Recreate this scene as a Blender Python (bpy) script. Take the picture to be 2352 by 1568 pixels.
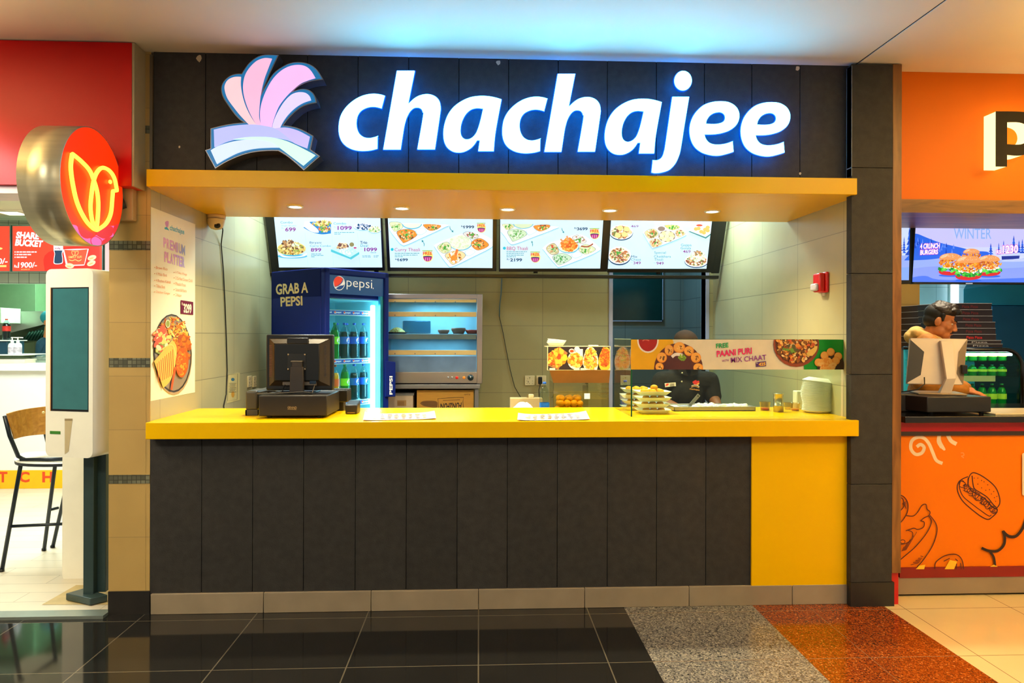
import bpy, bmesh, math, random
from mathutils import Vector, Matrix

for _o in list(bpy.data.objects):
    bpy.data.objects.remove(_o, do_unlink=True)
SC = bpy.context.scene
COL = SC.collection
PI = math.pi

# ------------------------------------------------------------------ camera
F_PX, CX, CY = 1640.0, 1176.0, 770.0          # focal length and principal point of the photograph (2352 x 1568)
CAM = Vector((0.0, -3.95, 1.51))
YAW, ROLL = math.radians(2.65), math.radians(0.13)
_r = Vector((math.cos(YAW), -math.sin(YAW), 0.0))
_f = Vector((math.sin(YAW), math.cos(YAW), 0.0))
_u = Vector((0, 0, 1.0))
RIGHT = _r * math.cos(ROLL) + _u * math.sin(ROLL)
UP = _u * math.cos(ROLL) - _r * math.sin(ROLL)
cam_data = bpy.data.cameras.new('camera')
cam = bpy.data.objects.new('camera', cam_data)
COL.objects.link(cam)
cam.matrix_world = Matrix(((RIGHT.x, UP.x, -_f.x, CAM.x), (RIGHT.y, UP.y, -_f.y, CAM.y),
                           (RIGHT.z, UP.z, -_f.z, CAM.z), (0, 0, 0, 1)))
cam_data.sensor_width = 36.0
cam_data.lens = F_PX / 2352.0 * 36.0
cam_data.shift_y = -(784.0 - CY) / 2352.0
cam_data.clip_start = 0.05
SC.camera = cam

# ------------------------------------------------------------------ exposure, world, large lights
SC.view_settings.view_transform = 'Standard'
SC.view_settings.look = 'None'
SC.view_settings.exposure = 0.0
SC.view_settings.gamma = 1.0
SC.view_settings.use_curve_mapping = False
W = bpy.data.worlds.new('mall_hall')
SC.world = W
W.use_nodes = True
_bg = W.node_tree.nodes['Background']
_bg.inputs[0].default_value = (1.0, 0.90, 0.74, 1)
_bg.inputs[1].default_value = 0.42


def area_light(name, loc, size, power, color, rot=(0, 0, 0), size_y=None, spread=None):
    d = bpy.data.lights.new(name, 'AREA')
    d.energy = power
    d.color = color
    d.shape = 'RECTANGLE'
    d.size = size
    d.size_y = size_y or size
    if spread:
        d.spread = spread
    o = bpy.data.objects.new(name, d)
    COL.objects.link(o)
    o.location = loc
    o.rotation_euler = rot
    return o


# rows of ceiling lights of the mall hall, above and behind the camera
area_light('hall_ceiling_light', (-2.2, -3.2, 2.95), 1.2, 66, (0.98, 0.95, 0.8), size_y=0.5)
area_light('hall_ceiling_light', (0.4, -3.2, 2.95), 1.2, 30, (1.0, 0.92, 0.74), size_y=0.5)
area_light('hall_ceiling_light', (3.0, -2.6, 2.95), 1.2, 60, (1.0, 0.86, 0.58), size_y=0.5)
# unseen uplights added on both sides to brighten and warm the mall ceiling
area_light('ceiling_fill_light', (-3.6, -1.4, 2.25), 1.6, 84, (1.0, 0.78, 0.42), rot=(PI, 0, 0), size_y=0.3, spread=2.2)
area_light('ceiling_fill_light', (4.1, -1.4, 2.25), 1.6, 140, (1.0, 0.66, 0.19), rot=(PI, 0, 0), size_y=0.3, spread=2.2)
# cool ceiling panels behind the yellow canopy
area_light('booth_ceiling_light', (-1.25, 1.7, 2.86), 0.5, 34, (0.66, 0.92, 1.0))
area_light('booth_ceiling_light', (1.72, 1.72, 2.86), 0.5, 38, (0.66, 0.92, 1.0))
area_light('corridor_light', (1.35, 3.0, 2.7), 0.4, 16, (0.25, 0.62, 1.0))
area_light('warmer_fill_light', (-0.35, 2.2, 1.785), 0.5, 5.0, (0.6, 0.88, 1.0), size_y=0.1)  # this lamp and the next are added to brighten the warmer's inside
area_light('warmer_fill_light', (-0.35, 2.2, 1.465), 0.5, 2.5, (0.6, 0.88, 1.0), size_y=0.1)
# shop on the left: very bright cool light
area_light('left_shop_light', (-3.6, 1.7, 2.65), 1.6, 120, (0.86, 1.0, 0.95), size_y=1.4)
area_light('kiosk_fill_light', (-2.9, -0.75, 2.5), 0.5, 18, (0.9, 1.0, 0.95), rot=(0.45, 0.35, 0))  # unseen lamp added to brighten the kiosk front
area_light('left_kitchen_light', (-4.6, 4.6, 2.6), 1.0, 60, (0.7, 1.0, 0.86), size_y=0.8)
# shop on the right: warm front, cool kitchen
area_light('right_shop_light', (3.3, 1.1, 2.6), 0.8, 30, (1.0, 0.84, 0.58), size_y=0.6)
area_light('right_kitchen_light', (3.9, 3.0, 2.6), 1.0, 60, (0.35, 0.85, 1.0), size_y=0.5)


# ------------------------------------------------------------------ photograph pixel -> point of the place
def ray(u, v):
    return (RIGHT * ((u - CX) / F_PX) + UP * (-(v - CY) / F_PX) + _f)


def on_plane(u, v, p0, n):
    d = ray(u, v)
    return CAM + d * ((p0 - CAM).dot(n) / d.dot(n))


def P(u, v, y):
    d = ray(u, v)
    return CAM + d * ((y - CAM.y) / d.y)


def PX(u, v, x):
    d = ray(u, v)
    return CAM + d * ((x - CAM.x) / d.x)


def PZ(u, v, z):
    d = ray(u, v)
    return CAM + d * ((z - CAM.z) / d.z)


# ------------------------------------------------------------------ materials
MATS = {}


def lin(c):
    out = []
    for x in c:
        x = x / 255.0
        out.append(x / 12.92 if x <= 0.04045 else ((x + 0.055) / 1.055) ** 2.4)
    return out


def newmat(name):
    m = bpy.data.materials.new(name)
    m.use_nodes = True
    nt = m.node_tree
    return m, nt, nt.nodes['Principled BSDF'], nt.nodes, nt.links


def mat(name, rgb, rough=0.5, metal=0.0, var=0.06, scale=14.0, bump=0.0, coat=0.0, island=0.0, stretch=None, spec=0.5, emis=0.0):
    """plain surface whose colour is mottled by noise; rgb in sRGB 0-255"""
    if name in MATS:
        return MATS[name]
    m, nt, b, N, L = newmat(name)
    c = lin(rgb)
    tc = N.new('ShaderNodeTexCoord')
    nz = N.new('ShaderNodeTexNoise')
    nz.inputs['Scale'].default_value = scale
    nz.inputs['Detail'].default_value = 5
    src = tc.outputs['Object']
    if stretch:
        mp = N.new('ShaderNodeMapping')
        mp.inputs['Scale'].default_value = stretch
        L.new(src, mp.inputs[0])
        src = mp.outputs[0]
    L.new(src, nz.inputs['Vector'])
    mx = N.new('ShaderNodeMix')
    mx.data_type = 'RGBA'
    mx.inputs[6].default_value = [max(0, x * (1 - var * 2)) for x in c] + [1]
    mx.inputs[7].default_value = [min(1, x * (1 + var * 2)) for x in c] + [1]
    L.new(nz.outputs['Fac'], mx.inputs[0])
    out = mx.outputs[2]
    if island:
        g = N.new('ShaderNodeNewGeometry')
        mr = N.new('ShaderNodeMapRange')
        mr.inputs[3].default_value = 1 - island
        mr.inputs[4].default_value = 1 + island
        L.new(g.outputs['Random Per Island'], mr.inputs[0])
        m2 = N.new('ShaderNodeVectorMath')
        m2.operation = 'SCALE'
        L.new(out, m2.inputs[0])
        L.new(mr.outputs[0], m2.inputs['Scale'])
        out = m2.outputs[0]
    L.new(out, b.inputs['Base Color'])
    b.inputs['Roughness'].default_value = rough
    b.inputs['Metallic'].default_value = metal
    b.inputs['Specular IOR Level'].default_value = spec
    b.inputs['Coat Weight'].default_value = coat
    b.inputs['Coat Roughness'].default_value = 0.08
    if emis:
        L.new(out, b.inputs['Emission Color'])
        b.inputs['Emission Strength'].default_value = emis
    if bump:
        bp = N.new('ShaderNodeBump')
        bp.inputs['Strength'].default_value = bump
        bp.inputs['Distance'].default_value = 0.004
        n2 = N.new('ShaderNodeTexNoise')
        n2.inputs['Scale'].default_value = scale * 9
        n2.inputs['Detail'].default_value = 4
        L.new(src, n2.inputs['Vector'])
        L.new(n2.outputs['Fac'], bp.inputs['Height'])
        L.new(bp.outputs[0], b.inputs['Normal'])
    MATS[name] = m
    return m


def glow(name, rgb, strength=1.0, var=0.0):
    """something that gives off light: a lamp, a screen, a lit sign"""
    if name in MATS:
        return MATS[name]
    m, nt, b, N, L = newmat(name)
    c = lin(rgb)
    b.inputs['Base Color'].default_value = [x * 0.3 for x in c] + [1]
    b.inputs['Roughness'].default_value = 0.35
    b.inputs['Emission Strength'].default_value = strength
    if var:
        tc = N.new('ShaderNodeTexCoord')
        nz = N.new('ShaderNodeTexNoise')
        nz.inputs['Scale'].default_value = 6
        L.new(tc.outputs['Object'], nz.inputs['Vector'])
        mx = N.new('ShaderNodeMix')
        mx.data_type = 'RGBA'
        mx.inputs[6].default_value = [x * (1 - var) for x in c] + [1]
        mx.inputs[7].default_value = [x * (1 + var) for x in c] + [1]
        L.new(nz.outputs['Fac'], mx.inputs[0])
        L.new(mx.outputs[2], b.inputs['Emission Color'])
    else:
        b.inputs['Emission Color'].default_value = c + [1]
    MATS[name] = m
    return m


def glass(name, tint=(255, 255, 255), gloss=1.0, rough=0.01):
    """clear sheet: what is behind shows through, with the mirror reflection of a glass face"""
    if name in MATS:
        return MATS[name]
    m, nt, b, N, L = newmat(name)
    out = N['Material Output']
    N.remove(b)
    tr = N.new('ShaderNodeBsdfTransparent')
    tr.inputs[0].default_value = lin(tint) + [1]
    gl = N.new('ShaderNodeBsdfGlossy')
    gl.inputs['Roughness'].default_value = rough
    fr = N.new('ShaderNodeFresnel')
    ge = N.new('ShaderNodeNewGeometry')      # same mirror strength from both sides of the sheet
    mr = N.new('ShaderNodeMapRange')
    mr.inputs[3].default_value = 1.45
    mr.inputs[4].default_value = 1 / 1.45
    L.new(ge.outputs['Backfacing'], mr.inputs[0])
    L.new(mr.outputs[0], fr.inputs[0])
    mu = N.new('ShaderNodeMath')
    mu.operation = 'MULTIPLY'
    mu.inputs[1].default_value = gloss
    L.new(fr.outputs[0], mu.inputs[0])
    mx = N.new('ShaderNodeMixShader')
    L.new(mu.outputs[0], mx.inputs[0])
    L.new(tr.outputs[0], mx.inputs[1])
    L.new(gl.outputs[0], mx.inputs[2])
    L.new(mx.outputs[0], out.inputs[0])
    MATS[name] = m
    return m


def tiles(name, rgb, grout, w, h, axes='xz', gap=0.003, rough=0.45, var=0.08, off=(0, 0), stagger=0.0, tilevar=0.06, nscale=4.0,
          bump=0.0, spec=0.5, coat=0.0, grout_mix=1.0):
    if name in MATS:
        return MATS[name]
    m, nt, b, N, L = newmat(name)
    c, g = lin(rgb), lin(grout)
    geo = N.new('ShaderNodeNewGeometry')
    sp = N.new('ShaderNodeSeparateXYZ')
    L.new(geo.outputs['Position'], sp.inputs[0])
    cb = N.new('ShaderNodeCombineXYZ')
    for i, a in enumerate(axes):
        ad = N.new('ShaderNodeMath')
        ad.operation = 'SUBTRACT'
        ad.inputs[1].default_value = off[i] - 50 * (w, h)[i] * 2
        L.new(sp.outputs['xyz'.index(a)], ad.inputs[0])
        L.new(ad.outputs[0], cb.inputs[i])
    br = N.new('ShaderNodeTexBrick')
    br.offset = stagger
    br.squash = 1.0
    br.inputs['Scale'].default_value = 1.0
    br.inputs['Mortar Size'].default_value = gap / 2
    br.inputs['Mortar Smooth'].default_value = 0.0
    br.inputs['Bias'].default_value = 0.0
    br.inputs['Brick Width'].default_value = w
    br.inputs['Row Height'].default_value = h
    br.inputs['Color1'].default_value = [x * (1 - tilevar) for x in c] + [1]
    br.inputs['Color2'].default_value = [min(1, x * (1 + tilevar)) for x in c] + [1]
    br.inputs['Mortar'].default_value = [a * grout_mix + b_ * (1 - grout_mix) for a, b_ in zip(g, c)] + [1]
    L.new(cb.outputs[0], br.inputs['Vector'])
    nz = N.new('ShaderNodeTexNoise')
    nz.inputs['Scale'].default_value = nscale
    nz.inputs['Detail'].default_value = 6
    L.new(geo.outputs['Position'], nz.inputs['Vector'])
    mr = N.new('ShaderNodeMapRange')
    mr.inputs[3].default_value = 1 - var * 2
    mr.inputs[4].default_value = 1 + var * 2
    L.new(nz.outputs['Fac'], mr.inputs[0])
    vm = N.new('ShaderNodeVectorMath')
    vm.operation = 'SCALE'
    L.new(br.outputs['Color'], vm.inputs[0])
    L.new(mr.outputs[0], vm.inputs['Scale'])
    L.new(vm.outputs[0], b.inputs['Base Color'])
    b.inputs['Roughness'].default_value = rough
    b.inputs['Specular IOR Level'].default_value = spec
    b.inputs['Coat Weight'].default_value = coat
    MATS[name] = m
    return m


def speckle(name, cols, scale=60, rough=0.12, emis=0.0, feature='F1', spec=0.5, grout=None):
    """granite, food and other mixtures: cells of several colours; cols = [(rgb, share), ...]"""
    if name in MATS:
        return MATS[name]
    m, nt, b, N, L = newmat(name)
    tc = N.new('ShaderNodeTexCoord')
    nz = N.new('ShaderNodeTexNoise')
    nz.inputs['Scale'].default_value = scale * 0.7
    nz.inputs['Detail'].default_value = 2
    L.new(tc.outputs['Object'], nz.inputs['Vector'])
    mixv = N.new('ShaderNodeMix')
    mixv.data_type = 'RGBA'
    mixv.inputs[0].default_value = 0.6 / scale
    L.new(tc.outputs['Object'], mixv.inputs[6])
    L.new(nz.outputs['Color'], mixv.inputs[7])
    vo = N.new('ShaderNodeTexVoronoi')
    vo.inputs['Scale'].default_value = scale
    L.new(mixv.outputs[2], vo.inputs['Vector'])
    se = N.new('ShaderNodeSeparateColor')
    L.new(vo.outputs['Color'], se.inputs[0])
    cr = N.new('ShaderNodeValToRGB')
    cr.color_ramp.interpolation = 'CONSTANT'
    e = cr.color_ramp.elements
    tot, acc = float(sum(s for _, s in cols)), 0.0
    e[0].position = 0
    e[0].color = lin(cols[0][0]) + [1]
    e.remove(e[1])
    for i, (c, s) in enumerate(cols):
        if i:
            k = e.new(acc / tot)
            k.color = lin(c) + [1]
        acc += s
    L.new(se.outputs[0], cr.inputs[0])
    L.new(cr.outputs[0], b.inputs['Base Color'])
    b.inputs['Roughness'].default_value = rough
    b.inputs['Specular IOR Level'].default_value = spec
    if emis:
        L.new(cr.outputs[0], b.inputs['Emission Color'])
        b.inputs['Emission Strength'].default_value = emis
        b.inputs['Base Color'].default_value = (0.05, 0.05, 0.05, 1)
        L.remove(b.inputs['Base Color'].links[0])
    MATS[name] = m
    return m


def wood(name, rgb1, rgb2, axis=2, scale=3.0, rough=0.4):
    if name in MATS:
        return MATS[name]
    m, nt, b, N, L = newmat(name)
    tc = N.new('ShaderNodeTexCoord')
    mp = N.new('ShaderNodeMapping')
    s = [14.0, 14.0, 14.0]
    s[axis] = 1.6
    mp.inputs['Scale'].default_value = [k * scale / 3 for k in s]
    L.new(tc.outputs['Object'], mp.inputs[0])
    nz = N.new('ShaderNodeTexNoise')
    nz.inputs['Scale'].default_value = 1.5
    nz.inputs['Detail'].default_value = 8
    nz.inputs['Distortion'].default_value = 1.2
    L.new(mp.outputs[0], nz.inputs['Vector'])
    cr = N.new('ShaderNodeValToRGB')
    cr.color_ramp.elements[0].position = 0.35
    cr.color_ramp.elements[1].position = 0.65
    cr.color_ramp.elements[0].color = lin(rgb1) + [1]
    cr.color_ramp.elements[1].color = lin(rgb2) + [1]
    L.new(nz.outputs['Fac'], cr.inputs[0])
    L.new(cr.outputs[0], b.inputs['Base Color'])
    b.inputs['Roughness'].default_value = rough
    MATS[name] = m
    return m


# ------------------------------------------------------------------ mesh building
def world_of(o):
    m = o.matrix_basis.copy()
    while o.parent:
        o = o.parent
        m = o.matrix_basis @ m
    return m


class MB:
    """collects shapes in place coordinates; build() links them as ONE mesh object"""

    def __init__(s, M=None):
        s.bm = bmesh.new()
        s.M = M or Matrix.Identity(4)
        s.mats = []

    def mi(s, m):
        if m not in s.mats:
            s.mats.append(m)
        return s.mats.index(m)

    def _v(s, p):
        return s.bm.verts.new(s.M @ Vector(p))

    def face(s, pts, m, smooth=False):
        try:
            f = s.bm.faces.new([s._v(p) for p in pts])
        except ValueError:
            return None
        f.material_index = s.mi(m)
        f.smooth = smooth
        return f

    def mesh(s, verts, faces, m, smooth=False):
        vs = [s._v(p) for p in verts]
        k = s.mi(m)
        for f in faces:
            try:
                g = s.bm.faces.new([vs[i] for i in f])
                g.material_index = k
                g.smooth = smooth
            except ValueError:
                pass

    def box(s, x0, x1, y0, y1, z0, z1, m, bev=0.0, seg=2):
        x0, x1 = min(x0, x1), max(x0, x1)
        y0, y1 = min(y0, y1), max(y0, y1)
        z0, z1 = min(z0, z1), max(z0, z1)
        t = bmesh.new()
        bmesh.ops.create_cube(t, size=1.0)
        for v in t.verts:
            v.co = Vector(((x0 + x1) / 2 + v.co.x * (x1 - x0), (y0 + y1) / 2 + v.co.y * (y1 - y0), (z0 + z1) / 2 + v.co.z * (z1 - z0)))
        if bev:
            bev = min(bev, 0.45 * min(x1 - x0, y1 - y0, z1 - z0))
            bmesh.ops.bevel(t, geom=list(t.edges), offset=bev, segments=seg, affect='EDGES', profile=0.5)
        s.add(t, m, None if bev else False)

    def hexa(s, p, m, bev=0.0):
        """box from 8 corners: bottom four, then top four, same winding"""
        t = bmesh.new()
        v = [t.verts.new(Vector(q)) for q in p]
        for f in ((3, 2, 1, 0), (4, 5, 6, 7), (0, 1, 5, 4), (1, 2, 6, 5), (2, 3, 7, 6), (3, 0, 4, 7)):
            t.faces.new([v[i] for i in f])
        bmesh.ops.recalc_face_normals(t, faces=t.faces)
        if bev:
            bmesh.ops.bevel(t, geom=list(t.edges), offset=bev, segments=2, affect='EDGES', profile=0.5)
        s.add(t, m, None if bev else False)

    def add(s, t, m, smooth=False):
        k = s.mi(m)
        flat = set()
        if smooth is None:      # bevelled block: the six faces stay flat, the rounded edges are smooth
            flat = set(sorted(t.faces, key=lambda f: -f.calc_area())[:6])
        t.verts.ensure_lookup_table()
        mp = {}
        for v in t.verts:
            mp[v] = s.bm.verts.new(s.M @ v.co)
        for f in t.faces:
            g = s.bm.faces.new([mp[v] for v in f.verts])
            g.material_index = k
            g.smooth = (f not in flat) if smooth is None else smooth
        t.free()

    def tube(s, pts, r, m, seg=8, caps=True, smooth=True):
        pts = [Vector(p) for p in pts]
        rs = r if isinstance(r, (list, tuple)) else [r] * len(pts)
        rings = []
        ref = None
        for i, p in enumerate(pts):
            a = pts[max(0, i - 1)]
            b = pts[min(len(pts) - 1, i + 1)]
            d = (b - a).normalized()
            if ref is None:
                ref = d.orthogonal().normalized()
            x = (ref - d * ref.dot(d))
            x = x.normalized() if x.length > 1e-6 else d.orthogonal().normalized()
            ref = x
            y = d.cross(x)
            rings.append([s._v(p + (x * math.cos(2 * PI * k / seg) + y * math.sin(2 * PI * k / seg)) * rs[i]) for k in range(seg)])
        k = s.mi(m)
        for a, b in zip(rings, rings[1:]):
            for i in range(seg):
                f = s.bm.faces.new((a[i], a[(i + 1) % seg], b[(i + 1) % seg], b[i]))
                f.material_index = k
                f.smooth = smooth
        if caps:
            for rg in (rings[0][::-1], rings[-1]):
                f = s.bm.faces.new(rg)
                f.material_index = k

    def lathe(s, prof, m, c=(0, 0, 0), seg=24, smooth=True, axis='z', sx=1.0, sy=1.0, caps=True):
        c = Vector(c)

        def pt(r, h, a):
            x, y = r * math.cos(a) * sx, r * math.sin(a) * sy
            return c + (Vector((x, y, h)) if axis == 'z' else Vector((x, h, y)) if axis == 'y' else Vector((h, x, y)))
        rings = [[s._v(pt(max(r, 1e-5), h, 2 * PI * i / seg)) for i in range(seg)] for r, h in prof]
        k = s.mi(m)
        fs = []
        for a, b in zip(rings, rings[1:]):
            for i in range(seg):
                f = s.bm.faces.new((a[i], a[(i + 1) % seg], b[(i + 1) % seg], b[i]))
                f.material_index = k
                f.smooth = smooth
                fs.append(f)
        if caps:
            for rg in (rings[0][::-1], rings[-1]):
                f = s.bm.faces.new(rg)
                f.material_index = k
                fs.append(f)
        return fs

    def ball(s, c, r, m, sub=2, rot=None, jitter=0.0, rnd=None):
        t = bmesh.new()
        bmesh.ops.create_icosphere(t, subdivisions=sub, radius=1.0)
        r = r if isinstance(r, (tuple, list)) else (r, r, r)
        for v in t.verts:
            q = Vector((v.co.x * r[0], v.co.y * r[1], v.co.z * r[2]))
            if jitter:
                q *= 1 + (rnd or random).uniform(-jitter, jitter)
            if rot:
                q = rot @ q
            v.co = q + Vector(c)
        s.add(t, m, True)

    def prism(s, pts, ext, m, m_side=None, smooth=False):
        """closed outline pts swept by the vector ext"""
        ext = Vector(ext)
        a = [s._v(p) for p in pts]
        b = [s._v(Vector(p) + ext) for p in pts]
        k, k2 = s.mi(m), s.mi(m_side or m)
        n = len(pts)
        for vs, kk in ((a, k), (b[::-1], k)):
            f = s.bm.faces.new(vs)
            f.material_index = kk
        for i in range(n):
            f = s.bm.faces.new((a[(i + 1) % n], a[i], b[i], b[(i + 1) % n]))
            f.material_index = k2
            f.smooth = smooth

    def build(s, name, parent=None, normals=True, **kw):
        if normals:
            bmesh.ops.recalc_face_normals(s.bm, faces=s.bm.faces)
        me = bpy.data.meshes.new(name)
        s.bm.to_mesh(me)
        s.bm.free()
        for m in s.mats:
            me.materials.append(m)
        o = bpy.data.objects.new(name, me)
        COL.objects.link(o)
        if parent is not None:
            me.transform(world_of(parent).inverted())
            o.parent = parent
        else:
            co = [v.co for v in me.vertices]
            c = Vector(((min(v.x for v in co) + max(v.x for v in co)) / 2, (min(v.y for v in co) + max(v.y for v in co)) / 2, min(v.z for v in co)))
            if kw.get('kind') == 'structure':
                c = Vector((0, 0, 0))
            me.transform(Matrix.Translation(-c))
            o.location = c
        for k, v in kw.items():
            if v is not None:
                o[k] = v
        return o


def thing(name, label, category, loc=(0, 0, 0), rotz=0.0, group=None):
    o = bpy.data.objects.new(name, None)
    COL.objects.link(o)
    o.location = loc
    o.rotation_euler = (0, 0, rotz)
    o.empty_display_size = 0.05
    o['label'] = label
    o['category'] = category
    if group:
        o['group'] = group
    return o


def copy_tree(o, parent=None):
    c = o.copy()
    COL.objects.link(c)
    if parent is not None:
        c.parent = parent
    for ch in list(o.children):
        copy_tree(ch, c)
    return c


def dup(proto, loc, label=None, group=None, rot=None, scale=None):
    c = copy_tree(proto)
    c.location = loc
    if rot is not None:
        c.rotation_euler = rot
    if scale is not None:
        c.scale = scale
    if label:
        c['label'] = label
    if group:
        c['group'] = group
    return c


def structure(mb, name):
    return mb.build(name, kind='structure')


def box_struct(name, x0, x1, y0, y1, z0, z1, m):
    b = MB()
    b.box(x0, x1, y0, y1, z0, z1, m)
    return structure(b, name)


# ------------------------------------------------------------------ outlines, lettering, printed surfaces
def spline(pts, n=6, closed=True):
    """smooth outline through pts; a point (x, y, 1) is a sharp corner"""
    N_ = len(pts)
    out = []
    rng = range(N_) if closed else range(N_ - 1)
    for i in rng:
        p1, p2 = pts[i], pts[(i + 1) % N_]
        p0 = p1 if len(p1) > 2 or (not closed and i == 0) else pts[i - 1]
        p3 = p2 if len(p2) > 2 or (not closed and i == N_ - 2) else pts[(i + 2) % N_]
        if len(p1) > 2 and len(p2) > 2:
            out.append((p1[0], p1[1]))
            continue
        for k in range(n):
            t = k / n
            out.append(tuple(0.5 * (2 * p1[j] + (p2[j] - p0[j]) * t + (2 * p0[j] - 5 * p1[j] + 4 * p2[j] - p3[j]) * t * t +
                                    (3 * p1[j] - p0[j] - 3 * p2[j] + p3[j]) * t ** 3) for j in (0, 1)))
    if not closed:
        out.append((pts[-1][0], pts[-1][1]))
    return out


_TXT = {}


def curve_mesh(cu):
    o = bpy.data.objects.new('tmp', cu)
    COL.objects.link(o)
    dg = bpy.context.evaluated_depsgraph_get()
    me = bpy.data.meshes.new_from_object(o.evaluated_get(dg))
    vs = [v.co.copy() for v in me.vertices]
    fs = [tuple(p.vertices) for p in me.polygons]
    bpy.data.objects.remove(o)
    bpy.data.curves.remove(cu)
    bpy.data.meshes.remove(me)
    return vs, fs


def text_mesh(body, bold=0.0):
    if 'M' in body or 'W' in body:
        bold = min(bold, 0.006)
    key = (body, bold)
    if key not in _TXT:
        cu = bpy.data.curves.new('tmp', 'FONT')
        cu.body = body
        cu.size = 1.0
        cu.resolution_u = 3
        cu.offset = bold
        vs, fs = curve_mesh(cu)
        x0, x1 = min(v.x for v in vs), max(v.x for v in vs)
        y0, y1 = min(v.y for v in vs), max(v.y for v in vs)
        _TXT[key] = ([((v.x - x0) / (x1 - x0), (v.y - y0) / (y1 - y0)) for v in vs], fs)
    return _TXT[key]


def outline_mesh(loops, extrude=0.0, offset=0.0):
    """filled 2D outline with holes -> vertices (x, y, z) and faces"""
    cu = bpy.data.curves.new('tmp', 'CURVE')
    cu.dimensions = '2D'
    cu.fill_mode = 'BOTH'
    cu.extrude = extrude
    cu.offset = offset
    for lp in loops:
        sp = cu.splines.new('POLY')
        sp.points.add(len(lp) - 1)
        for i, p in enumerate(lp):
            sp.points[i].co = (p[0], p[1], 0, 1)
        sp.use_cyclic_u = True
    return curve_mesh(cu)


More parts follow.
